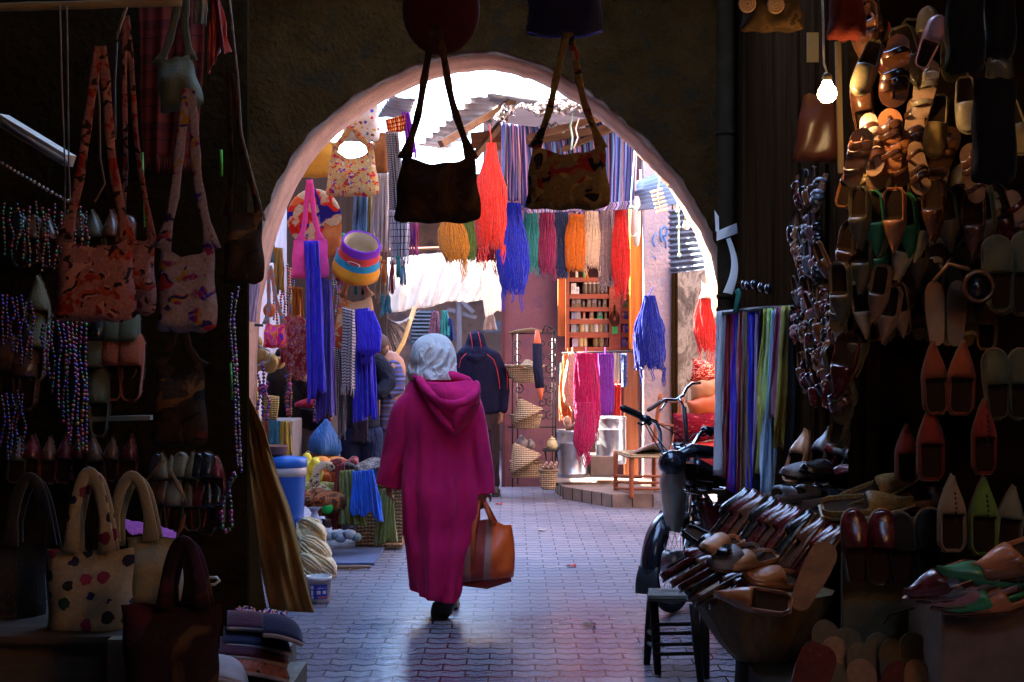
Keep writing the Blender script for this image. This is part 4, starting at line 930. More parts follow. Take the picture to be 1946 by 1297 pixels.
# rainbow felt hat basket
T = thing("rainbow_felt_hat", "felt bucket with purple, red, teal, orange and pink bands", "felt bucket", P(676, 537, 10.9), 0, GB)
s_ = sy(10.9); prf = [(0, 0), (.14, 0), (.182, .03), (.184, .085), (.178, .09), (.174, .14), (.17, .142), (.164, .19), (.16, .192), (.154, .245), (.15, .25), (.152, .30), (.143, .315), (.13, .31), (.125, .2), (.15, .05), (0, .04)]
cols_ = [0, 0, 0, 1, 1, 1, 2, 2, 2, 3, 3, 4, 4, 4, 5, 5, 5]
mb = MB(); R_ = Matrix.Rotation(.30, 3, 'Y') @ Matrix.Rotation(.62, 3, 'X'); b = P(672, 530, 10.9) + Vector((-.0, 0.05, .03))
base_i = len(mb.v); mb.lathe([(r * 1.0, z) for r, z in prf], b, 40, R=R_, wob=.02)
k_ = 0
for j in range(len(prf) - 1):
    for q in range(40): mb.m[j * 40 + q] = cols_[j + 1]
mb.build("bucket", [felt("hat_pink", (.75, .05, .22)), felt("hat_orange", (.75, .27, .02)), felt("hat_teal", (.03, .22, .32)), felt("hat_red", (.62, .05, .04)), felt("hat_purple", (.22, .03, .36)), felt("hat_straw", (.62, .45, .28))], T)
T2 = MB(); T2.tube([b + R_ @ Vector((.05 * math.cos(a) + .0, -.158, .2 + .018 * math.sin(a))) for a in [2 * PI * k / 12 for k in range(13)]], .004, 5, cap=False); T2.build("stitched_oval", cloth("pale_thread", (.8, .6, .5)), T)

# scarves of the cluster
M_royal = cloth("royal_blue_chiffon", (.055, .025, .62), .55, sub=.15); M_navyf = cloth("dark_purple_chiffon", (.075, .03, .26), .6, sub=.1)
GS = "scarves hung beside the arch on the left"
drape("long_scarf", "very long royal blue chiffon scarf hanging from the pink bag", "scarf", (578, 458), (606, 458), (582, 762), (618, 745), M_royal, 10.75, None, 3, .03, group=GS, nu=40, nv=30, hem=5)
drape("long_scarf", "second royal blue length hanging behind the longest one", "scarf", (606, 520), (628, 535), (598, 800), (636, 790), M_navyf, 10.85, None, 3, .03, group=GS, nu=40, nv=30, hem=5)
drape("long_scarf", "bright blue scarf gathered at the top and hanging below the orange bag", "scarf", (676, 588), (700, 585), (668, 800), (718, 796), M_royal, 10.8, None, 4, .035, group=GS, nu=50, nv=30, hem=4)
mb = MB()
for i in range(7):
    x = 680 + i * 4.5
    mb.tube([P(x, 590, 10.7), P(x + 6 + i, 630, 10.66), P(x + 4 + i, 665, 10.64), P(702, 676, 10.66), P(706 - i * 3, 690, 10.72)], [.016, .03, .034, .02, .022], 8, flat=(.6, 1))
tag(mb.build("scarf_loop", M_royal, remesh=.011, smoothit=2), "knotted loop of bright blue scarf over the orange bag", "scarf", GS)
M_kef = stripes("keffiyeh_stripe", ["#cfc0c0", "#5a3038"], 26, 'V', widths=[3, 2], sub=.15)
M_kefc = stripes("keffiyeh_check", ["#d0c2c0", "#46282c"], 12, 'U', widths=[2, 2], checks=('V', ["#ffffff", "#46282c"], 40, [2, 2]), sub=.1)
drape("checked_scarf", "burgundy and white barred scarf hanging with knotted tassels", "scarf", (650, 584), (672, 590), (648, 730), (672, 742), M_kef, 10.7, None, 3, .025, group=GS, hem=5, fringe=(7, .05))
drape("checked_scarf", "burgundy checked scarf end trailing lowest beside the blue scarf", "scarf", (634, 660), (660, 668), (642, 820), (656, 822), M_kefc, 10.75, None, 3, .025, group=GS, hem=5, fringe=(6, .06))
M_net = stripes("white_net_scarf", ["#c8bcb8", "#6a5458"], 16, 'U', widths=[3, 1], checks=('V', ["#ffffff", "#6a5458"], 60, [3, 2]), sub=.15)
M_whl = stripes("white_line_scarf", ["#c8bcc0", "#302830"], 5, 'U', widths=[9, 1], checks=('V', ["#ffffff", "#302830"], 7, [9, 1]), sub=.15)
drape("checked_scarf", "tall white net patterned scarf behind the left dark bag", "scarf", (733, 250), (757, 252), (742, 460), (775, 455), M_net, 11.1, None, 4, .03, group=GS, nv=30, hem=3)
drape("checked_scarf", "white scarf with thin black lines at the left dark bag's edge", "scarf", (738, 400), (776, 400), (742, 490), (776, 488), M_whl, 11.05, None, 4, .03, group=GS, fringe=(14, .06))
drape("plain_scarf", "long cream scarf left of the net patterned one", "scarf", (707, 330), (738, 330), (702, 475), (740, 480), cloth("cream_scarf", (.60, .46, .40), sub=.2), 11.2, None, 4, .03, group=GS)
drape("plain_scarf", "slate blue scarf behind the rainbow bucket", "scarf", (672, 365), (698, 365), (666, 455), (698, 460), cloth("slate_blue_scarf", (.10, .20, .34), sub=.1), 11.3, None, 3, .03, group=GS)
drape("plain_scarf", "olive scarf strip beside the slate blue scarf", "scarf", (694, 368), (707, 368), (696, 452), (708, 455), cloth("olive_scarf", (.36, .28, .08)), 11.32, None, 2, .02, group=GS)
drape("plaid_scarf", "small red and yellow plaid scarf under the arch", "scarf", (730, 228), (770, 218), (735, 256), (772, 250), stripes("red_plaid", ["#b82818", "#e8c8a0", "#7a1018", "#e0a030"], 5, 'U', checks=('V', ["#ffffff", "#b05040", "#f0d0b0"], 4)), 11.6, None, 3, .02, group=GS)
drape("purple_scarf", "purple scarf with fringe hanging before the bright sky", "scarf", (764, 212), (779, 215), (772, 292), (792, 292), stripes("purple_stripe", ["#7a28a8", "#5a1890", "#a048c8"], 6, 'U'), 11.6, None, 2, .02, group=GS, fringe=(6, .05))
drape("purple_scarf", "red and purple fringed scarf end below the left dark bag", "scarf", (776, 425), (795, 425), (778, 468), (794, 470), stripes("redpurple", ["#9a2858", "#6a28a0", "#c06040"], 8, 'U'), 11.2, None, 2, .02, group=GS, fringe=(8, .07))
def tassel(label, x, y0, y1, w, Y, m, m2=None):
    mb = MB(); s = sy(Y); a = P(x, y0, Y); H = (y1 - y0) * s; R = random.Random(int(x * 3 + y0))
    mb.ball(a, w * s * .5, 10, 8)
    for i in range(18):
        an = R.random() * 2 * PI; r_ = w * s * .5 * R.random() ** .5
        mb.tube([a + Vector((r_ * .4 * math.cos(an), r_ * .4 * math.sin(an), 0)), a + Vector((r_ * math.cos(an), r_ * math.sin(an), -H * .5)), a + Vector((r_ * 1.1 * math.cos(an), r_ * 1.1 * math.sin(an), -H * (.8 + .2 * R.random())))], .004, 4, mi=i % 2 if m2 else 0)
    mb.tube([a, a + Vector((0, 0, .12))], .002, 4)
    return tag(mb.build("tassel", [m, m2 or m]), label, "tassel", "tassels under the dark bag")
for lab, x, y0, y1, w, c in (("cream tassel nearest the rainbow bucket", 702, 472, 500, 9, YC['cream']), ("cream and ochre tassel", 712, 470, 505, 10, YC['natural']), ("ochre knotted tassel below the cream scarf", 719, 492, 520, 14, YC['marigold']),
                             ("dark red long tassel", 745, 500, 560, 10, YC['crimson']), ("pale blue tassel pair beside the dark red one", 757, 490, 530, 9, YC['teal']), ("blue grey tassel near the white sheet", 766, 500, 545, 12, mat("bluegrey_yarn", (.2, .3, .45))),
                             ("orange tassel with beads", 730, 498, 540, 8, YC['orange']), ("small dark tassel low under the bucket", 690, 540, 562, 6, YC['navy']), ("tiny teal tassel low under the bucket", 676, 536, 562, 6, YC['teal'])):
    tassel(lab, x, y0, y1, w, 11.0 + (x % 7) * .03, c)

# bead strands
BEADC = [mat("bead_" + n, c, .18, var=.2, scale=60, bst=0, coat=.5) for n, c in (("purple", (.10, .015, .16)), ("red", (.26, .012, .015)), ("green", (.02, .13, .035)), ("amber", (.34, .12, .02)), ("blue", (.02, .03, .18)), ("pink", (.42, .03, .15)), ("brown", (.06, .02, .01)), ("cream", (.4, .32, .22)))]
def beads(label, pts, Y, r, cols, group=None, seed=0, loop=None, gap=2.05, jit=.25, name="bead_strand", Y2=None):
    R = random.Random(seed or int(sum(p[0] for p in pts) * 13)); ps = [P(x, y, Y + (0 if Y2 is None else (Y2 - Y) * i / max(1, len(pts) - 1))) for i, (x, y) in enumerate(pts)]
    if name == 'bead_strand' and len(ps) == 3: ps = [ps[0], ps[0].lerp(ps[1], .5) + Vector((r * 1.5 * (R.random() - .5) * 2, 0, 0)), ps[1] + Vector((r * 1.6 * (R.random() - .5) * 2, 0, 0)), ps[1].lerp(ps[2], .5), ps[2] + Vector((r * 2 * (R.random() - .5), 0, 0))]
    mb = MB(); mb.tube(ps, r * .18, 4, mi=6)
    d = 0
    for a, b in zip(ps, ps[1:]):
        Ls = (b - a).length; t = d
        while t < Ls:
            rr = r * (1 - jit * R.random()); mb.ball(a + (b - a) * (t / Ls), (rr, rr, rr), 8, 5, mi=R.choice(cols)); t += rr * gap
        d = t - Ls
    return tag(mb.build(name, BEADC), label, "beads", group)
GBE = "bead strands hung beside the arch"
k = 0
for x, y0, y1, cols, r in ((527, 505, 660, [1, 3, 2], 3), (533, 508, 590, [0, 1, 6], 3), (539, 510, 640, [2, 6, 1], 3), (546, 505, 600, [1, 1, 6], 3.2), (552, 512, 602, [3, 3, 7], 3.2), (558, 520, 560, [6, 4], 3), (632, 520, 575, [1, 2, 4], 2.8), (638, 520, 600, [2, 0], 2.8), (645, 535, 590, [4, 5, 1], 2.6), (521, 540, 610, [0, 5], 2.6)):
    beads("%s bead strand of the cluster above the blue scarves, counted from the bead rack's left" % ORD[k], [(x, y0), (x + 1, (y0 + y1) / 2), (x - .5, y1)], 11.5 + .1 * (k % 3), r * sy(11.5) * .9, cols, GBE); k += 1
for lab, x, y0, y1, cols, r in (("pink and red bead strand on the dark jacket's side", 546, 715, 792, [5, 1, 0], 5), ("orange bead strand next to the pink one", 552, 712, 790, [3, 3, 1], 3.2), ("purple bead strand over the counter", 478, 700, 795, [0, 4, 5], 4.5), ("violet and red bead strand hanging straight", 488, 706, 806, [0, 0, 1], 4.5),
                                ("dark purple bead strand by the round brass bowls", 499, 690, 790, [0, 4, 6], 4.5), ("short purple bead strand ending by the blue cooler", 508, 728, 800, [0, 5, 0], 4.5), ("green bead strand by the pink jamb", 469, 740, 775, [2, 2, 6], 5), ("brown bead strand with green end by the jamb", 463, 700, 770, [6, 2, 6], 3.5),
                                ("pink pompom strand at the foot of the dark scarf", 598, 745, 800, [5, 0, 1], 4), ("red and purple bead end beside the checked scarf", 628, 760, 800, [1, 0, 5], 5)):
    beads(lab, [(x, y0), (x + 1.5, (y0 + y1) / 2), (x - 1, y1)], 10.9, r * sy(10.9) * .9, cols, "loose bead strands beyond the arch jamb")
# small bag, hanger, brass bowls, round mottled bag
bag("small pink and violet tie dyed bag on a long beaded strap", 499, 546, 612, 662, 10.9, mottle("tie_dye", [(0, "#d8408a"), (.42, "#e87838"), (.5, "#d82060"), (.58, "#5a28a0"), (.66, "#e8a040")], 9, 1.2), apex=(512, 505), bt=.75, scoop=6, sw=.02, ms=mottle("strap_dye", [(0, "#b86a50"), (.5, "#4a8aa0"), (.6, "#c88a60")], 20), group=GB)
disc("round speckled red brown straw bag beside the dark scarf", "round_bag", "bag", 566, 662, 28, 62, 11.0, mottle("red_speckle", [(0, "#7a2028"), (.45, "#a85a40"), (.52, "#6a3070"), (.58, "#c09070"), (.63, "#8a2a28")], 38, .6, stretch=(1, 1, .5)), .05, GB)
bag("orange and cream felt bag behind the barred scarf", 630, 722, 560, 678, 11.0, mottle("orange_cream", [(0, "#c8502a"), (.45, "#d8a070"), (.55, "#d87838"), (.64, "#6a2870")], 5, .8), apex=(672, 480), bt=.6, scoop=14, sw=.03, ms=cloth("tan_strap", (.55, .32, .15)), group=GB)
for lab, x, y, r in (("brass bowl lid hanging behind the wire hanger", 490, 682, 22), ("dull brass bowl hanging lowest near the jamb", 512, 690, 18), ("small brass bowl high beside the small bag", 484, 652, 15)):
    disc(lab, "brass_bowl", "bowl", x, y, r, r * 1.1, 11.1, mat("dull_brass", (.34, .22, .07), .5, .6, var=.5, scale=20), .05, "brass bowls hung by the arch jamb")
mb = MB(); mb.tube([P(468, 618, 10.6), P(470, 612, 10.6), P(476, 614, 10.6), P(478, 622, 10.6), P(481, 652, 10.6), P(459, 703, 10.6), P(464, 706, 10.6), P(512, 686, 10.6), P(513, 668, 10.6), P(481, 652, 10.6)], .006, 7)
tag(mb.build("coat_hanger", mat("grey_plastic", (.30, .27, .30), .4)), "grey coat hanger hanging beside the pink jamb", "hanger")
mb = MB(); mb.tube([P(452, 616, 10.4), P(500, 619, 10.4)], .01, 8); tag(mb.build("short_rod", M_rail), "short metal rod sticking out of the jamb", "rod")
drape("pink_cloth", "pale pink cloth strip hanging with a label above the hanger", "cloth", (474, 536), (494, 540), (463, 612), (485, 612), cloth("pale_pink_cloth", (.62, .30, .34)), 9.7, None, 2, .01, nu=16)
# back of the left stall: dim panel with wires so the wall is not bare
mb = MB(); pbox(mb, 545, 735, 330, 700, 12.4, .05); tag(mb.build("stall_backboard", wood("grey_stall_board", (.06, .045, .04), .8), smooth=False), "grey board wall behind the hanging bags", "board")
corrugated("roof_sheet", "dark corrugated canopy corner above the plaid scarf", P(715, 225, 12.4), P(745, 180, 11.5), P(790, 190, 11.5), P(775, 225, 12.4), 6, M_tin)
drape("grey_awning", "grey brown cloth awning with rope slung behind the blue scarf", "awning", (712, 590), (758, 618), (742, 690), (792, 590), cloth("grey_tarp", (.20, .155, .13)), 13.2, 14.0, 6, .05, nu=50, rough=1)
mb = MB()
for k_ in range(3): mb.tube([P(742 + k_ * 2, 690, 13.1), P(764 + k_ * 2, 652, 13.3), P(786 + k_ * 2, 584, 13.8)], .014, 6)
tag(mb.build("straw_rope", mat("straw_rope", (.55, .32, .10), .8)), "golden rope along the edge of the grey awning", "rope")
for lab, x, y0, y1, w, c in (("maroon garment hung in the passage", 826, 592, 640, 14, (.16, .05, .07)), ("teal garment hung in the passage", 845, 590, 640, 12, (.03, .20, .17)), ("navy garment hung in the passage beside the teal one", 855, 605, 648, 9, (.03, .04, .12)), ("brown sacking hung near the purple wall", 930, 590, 628, 14, (.20, .12, .09))):
    drape("hung_garment", lab, "garment", (x - w * .4, y0), (x + w * .4, y0), (x - w, y1), (x + w, y1), cloth("garment_%d" % x, c), 18.5, None, 3, .03, nu=20, nv=12)

# ------------------------------------------------ goods on the ground, left
CL = thing("water_cooler", "blue round water cooler with a pale band and ribbed foot", "water cooler", P(543, 1020, 9.7))
Y_ = 9.7; s = sy(Y_); b = P(541, 1020, Y_); r = 42 * s; H = 150 * s
M_cool = mat("blue_plastic", (.02, .09, .36), .35, var=.12, bst=.05, dirt=((.3, .2, .16), 14, .70))
mb = MB(); pr = [(0, 0), (r * .80, 0)]
for k_ in range(7): pr += [(r * (.82 + .006 * k_), H * (.02 + k_ * .035)), (r * (.84 + .006 * k_), H * (.035 + k_ * .035)), (r * (.82 + .006 * k_), H * (.05 + k_ * .035))]
pr += [(r * .86, H * .3), (r * .95, H * .76), (r * .96, H * .78)]; mb.lathe(pr, b, 40); mb.build("body", M_cool, CL)
mb = MB(); mb.lathe([(r * .955, H * .775), (r * .985, H * .78), (r * .985, H * .88), (r * .96, H * .885)], b, 40); mb.build("band", mat("pale_plastic", (.55, .45, .42), .4), CL)
mb = MB(); mb.lathe([(r * .96, H * .88), (r * 1.0, H * .885), (r * 1.02, H * .96), (r * .98, H * 1.0), (r * .3, H * 1.02), (0, H * 1.02)], b, 40); mb.build("lid", mat("blue_plastic_lid", (.035, .16, .55), .35, bst=.05), CL)
mb = MB(); mb.tube([b + Vector((-.04, -r * .93, H * .68)), b + Vector((-.04, -r * 1.05, H * .68)), b + Vector((-.04, -r * 1.1, H * .64))], .012, 8); mb.build("tap", M_cool, CL)
mb = MB(); mb.lathe([(0, .0), (.05, .0), (.075, .02), (.085, .06), (.09, .064), (.08, .07), (.072, .04), (0, .02)], P(523, 866, Y_) + Vector((0, 0, .0)), 26); tag(mb.build("clay_bowl", mat("terracotta", (.30, .12, .08), .8)), "red brown clay bowl standing on the blue cooler", "bowl")
mb = MB(); zt = b.z - .004; mb.box((b.x + .03, Y_, zt / 2), (.27, .3, zt)); tag(mb.build("cooler_stand", mat("grey_board", (.35, .30, .26), .7), bev=.01), "grey box stand under the blue cooler", "stand")
BK = thing("yogurt_bucket", "small white plastic bucket with a blue printed label on the paving", "bucket", (P(606, 1148, 8.55).x, 8.55, 0))
b = Vector((P(606, 1148, 8.55).x, 8.55, 0.003)); mb = MB(); mb.lathe([(0, 0), (.066, 0), (.07, .004), (.074, .128), (.08, .13), (.08, .14), (.078, .152), (.074, .152), (.066, .01), (0, .012)], b, 32); mb.build("tub", mat("white_plastic", (.62, .58, .54), .35, bst=.05, var=.15), BK)
mb = MB(); a0, a1 = math.radians(232), math.radians(318)
mb.grid(lambda u, v: b + Vector(((.0722 + .003 * v) * math.cos(a0 + (a1 - a0) * u), (.0722 + .003 * v) * math.sin(a0 + (a1 - a0) * u), .022 + .088 * v)), 16, 4); mb.build("printed_label", mat("label_blue", (.03, .04, .32), .4), BK)
mb = MB()
def lab_pt(u, v, o=.0012): a = a0 + (a1 - a0) * u; rr = .0722 + .003 * v + o; return b + Vector((rr * math.cos(a), rr * math.sin(a), .022 + .088 * v))
def lab_patch(u0, u1, v0, v1, mi=0, o=.0012): mb.grid(lambda u, v: lab_pt(u0 + (u1 - u0) * u, v0 + (v1 - v0) * v, o), 4, 2, mi=mi)
lab_patch(.06, .24, .68, .92); lab_patch(.08, .22, .25, .6); lab_patch(.06, .24, .06, .18); lab_patch(.42, .62, .36, .58); lab_patch(.74, .92, .36, .58); lab_patch(.46, .92, .06, .2, 1); lab_patch(.49, .54, .42, .52, 1, .002)
for st in ([(.46, .74), (.52, .74), (.56, .77), (.6, .74), (.64, .80), (.66, .74), (.72, .74), (.78, .77), (.8, .73)], [(.86, .72), (.89, .78), (.92, .82)], [(.58, .83), (.6, .84)], [(.5, .69), (.52, .69)]):
    mb.tube([lab_pt(u, v, .002) for u, v in st], .0016, 5)
mb.build("lettering", [mat("label_white", (.65, .65, .68), .4), mat("label_red", (.55, .12, .10), .4)], BK)
# cream yarn heap
mb = MB(); R = random.Random(4)
for (cx, cy, rx, ry, Y_) in ((592, 1012, 30, 26, 9.6), (598, 1050, 34, 30, 9.5), (612, 1074, 30, 22, 9.45), (590, 1075, 26, 22, 9.4)):
    c = P(cx, cy, Y_); s = sy(Y_); mb.ball(c, (rx * s * .9, .08, ry * s * .8), 14, 10)
    for i in range(46):
        a = R.random() * PI; pts = []
        for k_ in range(9):
            t = k_ / 8 * 2 - 1; x = t * rx * s; lat = (R.random() * .1 + math.sin(a * 2 + i)) * ry * s * .9 * math.sqrt(max(0, 1 - t * t))
            pts.append(c + Vector((x * math.cos(.5) + lat * .4, -.09 * math.sqrt(max(0, 1 - t * t)) * math.cos(a) - .01, lat * .8 - x * math.sin(.7))))
        mb.tube(pts, .0075, 5)
tag(mb.build("cream_wool_pile", yarn("cream_wool", (.85, .64, .36))), "thick cream wool heaped on the paving beside the cooler stand", "wool")
mb = MB(); mb.tube([Vector((P(x, 0, gnd(y)).x, gnd(y), .008)) for x, y in ((638, 1084), (650, 1082), (665, 1084), (688, 1082))], .007, 6); tag(mb.build("loose_wool", YC['natural']), "loose end of cream wool lying on the paving", "wool")
# woven crate with cloths
M_crate = wicker("crate_wicker", (.40, .22, .08), 12, 12)
CRT = thing("wicker_crate", "wicker crate with draped scarves on its rim", "crate", P(715, 1045, 10.9))
Y_ = 10.75; x0 = P(676, 0, Y_).x; x1 = P(764, 0, Y_).x; zt = P(0, 925, Y_).z; mb = MB()
for (xa_, xb_, ya_, yb_) in ((x0, x1, Y_, Y_ + .03), (x0, x1, Y_ + .5, Y_ + .53), (x0, x0 + .03, Y_ + .03, Y_ + .5), (x1 - .03, x1, Y_ + .03, Y_ + .5)): mb.box(((xa_ + xb_) / 2, (ya_ + yb_) / 2, zt / 2 + .01), (xb_ - xa_, yb_ - ya_, zt - .02))
mb.build("woven_sides", M_crate, CRT, smooth=False)
mb = MB(); mb.tube([(x0, Y_, zt), (x1, Y_, zt), (x1, Y_ + .52, zt), (x0, Y_ + .52, zt), (x0, Y_, zt)], .02, 8); MB().tube([(x0, Y_ - .005, .03), (x1, Y_ - .005, .03)], .02, 8).build("base_rim", M_crate, CRT); mb.build("rim", M_crate, CRT)
GC = "cloths draped over the wicker crate"
drape("draped_cloth", "dark red cloth hanging furthest left over the crate", "cloth", (636, 885), (655, 880), (630, 1008), (652, 1005), cloth("dark_red_cloth", (.28, .02, .02)), 10.5, None, 3, .03, group=GC, nu=30)
drape("draped_cloth", "olive green cloth between the dark red and blue ones", "cloth", (646, 895), (672, 893), (640, 998), (700, 1000), cloth("olive_cloth", (.26, .25, .05)), 10.45, None, 4, .03, group=GC, nu=40)
drape("draped_cloth", "bright blue cloth hanging over the front of the crate", "cloth", (668, 896), (710, 893), (664, 970), (726, 992), cloth("azure_cloth", (.03, .14, .66)), 10.4, None, 5, .035, group=GC, nu=50, hem=7)
drape("draped_cloth", "olive cloth with long fringe at the crate's front corner", "cloth", (722, 930), (748, 928), (708, 1035), (754, 1030), cloth("olive_cloth", (0, 0, 0)), 10.5, None, 5, .03, group=GC, nu=40, hem=3)
drape("draped_cloth", "red striped cloth standing behind the woman's sleeve", "cloth", (750, 900), (768, 890), (752, 1015), (772, 1020), stripes("redcloth", ["#b01c18", "#c83020", "#d8a080", "#b01c18"], 6, 'V', widths=[5, 4, 1, 3]), 10.8, None, 2, .02, group=GC, nu=20)
mb = MB(); mb.grid(lambda u, v: P(648 + 115 * u, 893 - 14 * v - 5 * math.sin(u * 9 + v * 3), 10.5 + .6 * v) + Vector((0, 0, .02 * math.sin(u * 14) * math.cos(v * 5))), 30, 12)
tag(mb.build("folded_cloths", mottle("grey_print", [(0, "#3c3838"), (.5, "#8a8078"), (.58, "#4a4444"), (.66, "#b0a8a0")], 20), solid=.03), "grey patterned cloth folded flat on the crate", "cloth", GC)
mb = MB(); mb.grid(lambda u, v: P(700 + 60 * u, 890 - 10 * v - 3 * math.sin(u * 9), 10.9 + .2 * v), 16, 6); tag(mb.build("folded_cloths", M_royal, solid=.03), "royal blue cloth folded at the back of the crate", "cloth", GC)
basket("golden straw basket behind the crate", 612, 860, 890, 58, 50, 11.6, M_wick2, squash=.9)
heap("crumpled yellow plastic bag behind the blue cooler", "yellow_bag", "plastic bag", 593, 905, 10.9, .12, .2, mat("yellow_plastic", (.80, .60, .03), .35, bs=25, bst=.6), 9, 22)
heap("orange cloth bundle beneath the golden basket", "orange_bundle", "bundle", 630, 895, 11.3, .26, .14, mat("orange_cloth", (.72, .25, .04), .8), 3)
heap("rust orange yarn ball under the animal print loop", "orange_yarn_ball", "yarn ball", 622, 920, 10.9, .12, .2, YC['rust'], 5)
mb = MB(); mb.tube([P(x, y, 10.7) for x, y in ((596, 945), (598, 915), (604, 892), (614, 884), (626, 886), (632, 894))], [.05, .04, .035, .035, .035, .03], 10, flat=(.5, 1)); mb.ball(P(606, 946, 10.7), (.11, .06, .1), 14, 10)
tag(mb.build("print_scarf", mottle("leopard", [(0, "#d8c09a"), (.52, "#c8a880"), (.56, "#3a2418"), (.62, "#d0b48a")], 30, .4)), "cream animal print scarf looped over the orange yarn", "scarf")
heap("brown crumpled cloths piled behind the blue cooler", "brown_cloths", "cloth pile", 612, 968, 10.5, .28, .16, mottle("brown_mix", [(0, "#6a3a24"), (.45, "#a06a48"), (.52, "#c05a20"), (.58, "#5a3424")], 8), 6)
heap("dark cloth bundle by the red cloth", "dark_bundle", "bundle", 628, 952, 10.6, .14, .08, mat("charcoal_cloth", (.03, .03, .035), .8), 8)
mb = MB(); mb.ball(P(622, 966, 10.35), .045, 14, 10); tag(mb.build("green_ball", mat("green_gloss", (.02, .45, .06), .3)), "bright green ball among the brown cloths", "ball")
R = random.Random(11)
for i in range(16):
    x = 602 + (i % 8) * 10.5 + R.random() * 3; y = 992 + (i // 8) * 24 + R.random() * 6; Yq = 10.55 - (i // 8) * .25; rr = .034 + .016 * R.random(); mb = MB()
    mb.ball(Vector((P(x, y, Yq).x, Yq, max(rr, P(x, y, Yq).z))), (rr, rr * .9, rr * .8), 12, 8)
    tag(mb.build("stone_trinket", mat("pebble_%d" % (i % 4), [(.30, .30, .34), (.10, .10, .13), (.42, .38, .36), (.16, .22, .20)][i % 4], .35, var=.5, scale=30)), "%s round stone trinket from the cooler, %s row on the mat" % (ORD[i % 8], ["back", "front"][i // 8]), "trinket", "stone trinkets on the mat")
mb = MB(); yq = 10.2; mb.box((P(668, 0, yq).x, yq + .15, .012), (P(700, 0, yq).x - P(600, 0, yq).x, .8, .02)); tag(mb.build("ground_mat", mat("bluegrey_mat", (.10, .13, .22), .8), bev=.004), "blue grey mat under the stone trinkets", "mat")
mb = MB(); mb.tube([(P(600, 0, 9.8).x, 9.76, .02), (P(705, 0, 9.8).x, 9.76, .022)], .012, 7); tag(mb.build("wooden_stick", wood("stick_wood", (.35, .2, .12), .7, axis=0)), "thin stick edging the blue grey mat", "stick")
mb = MB(); mb.lathe([(0, 0), (.03, 0), (.05, .03), (.055, .08), (.03, .12), (.02, .15), (.045, .175), (.048, .18), (0, .16)], P(598, 1012, 10.25), 20); tag(mb.build("glass_vase", mat("pale_glass", (.4, .42, .5), .12)), "little pale glass vase behind the cream wool", "vase")
# ================================================================ PEOPLE
M_skin = mat("skin_tan", (.36, .17, .10), .55, var=.1, bs=120, bst=.15, bd=.001)
M_skin2 = mat("skin_brown", (.22, .10, .06), .55, var=.1, bs=120, bst=.15, bd=.001)
def hand(mb, wrist, dirv, palm, curl=.5, side=1, s=1.0):
    """five fingers: dirv = direction of fingers, palm = palm normal, curl bends fingers towards the palm"""
    d = Vector(dirv).normalized(); n = Vector(palm); n = (n - d * n.dot(d)).normalized(); a = d.cross(n) * side
    w = Vector(wrist)
    mb.tube([w, w + d * .045 * s, w + d * .085 * s], [.024 * s, .034 * s, .036 * s], 12, rounded=True, flat=(.55, 1) if abs(n.y) > .5 else (1, .6))
    for i, (o, L_) in enumerate(((.026, .066), (.009, .078), (-.009, .072), (-.026, .058))):
        p = w + d * .085 * s + a * o * s; pts = [p - d * .01 * s]; ang = 0; q = p.copy()
        for seg in range(3):
            ang += curl * (.55, .95, .7)[seg]; dd = d * math.cos(ang) + n * math.sin(ang); q = q + dd * L_ * s * (.42, .32, .26)[seg]; pts.append(q.copy())
        mb.tube(pts, [.0095 * s, .0092 * s, .0085 * s, .0072 * s], 8, rounded=True)
    p = w + d * .025 * s + a * .03 * s
    mb.tube([p, p + (d * .6 + a * .6 + n * .3).normalized() * .035 * s, p + (d * .6 + a * .6 + n * .3).normalized() * .035 * s + (d * .8 + a * .1 + n * .5).normalized() * .03 * s], [.013 * s, .011 * s, .009 * s], 8, rounded=True)
def head(mb, c, r=.1, fwd=(0, 1, 0), tilt=0):
    """egg skull with jaw, nose, brow, lips and ears, looking along fwd"""
    f = Vector(fwd).normalized(); s = Vector((0, 0, 1)).cross(f).normalized(); u = f.cross(s).normalized() * 1
    u = Vector((0, 0, 1)) - f * f.z; u.normalize(); R = Matrix((s, f, u)).transposed(); c = Vector(c); k = r / .1
    mb.ball(c + R @ Vector((0, -.008, .02)) * k, (.076 * k, .096 * k, .092 * k), 18, 14, R=R)
    mb.ball(c + R @ Vector((0, .028, -.055)) * k, (.055 * k, .062 * k, .06 * k), 16, 12, R=R)
    mb.tube([c + R @ Vector(p) * k for p in ((0, .088, .012), (0, .104, -.012), (0, .112, -.028), (0, .094, -.036))], [.009 * k, .012 * k, .015 * k, .011 * k], 8, rounded=True)
    mb.tube([c + R @ Vector(p) * k for p in ((-.022, .082, -.062), (0, .092, -.06), (.022, .082, -.062))], .008 * k, 8, rounded=True)
    mb.tube([c + R @ Vector(p) * k for p in ((-.045, .078, .028), (0, .09, .03), (.045, .078, .028))], .01 * k, 8, rounded=True)
    for sg in (-1, 1):
        mb.ball(c + R @ Vector((sg * .077, -.005, -.012)) * k, (.008 * k, .018 * k, .03 * k), 10, 8, R=R)
        mb.ball(c + R @ Vector((sg * .03, .078, .008)) * k, .013 * k, 10, 8)
    return R, c, k
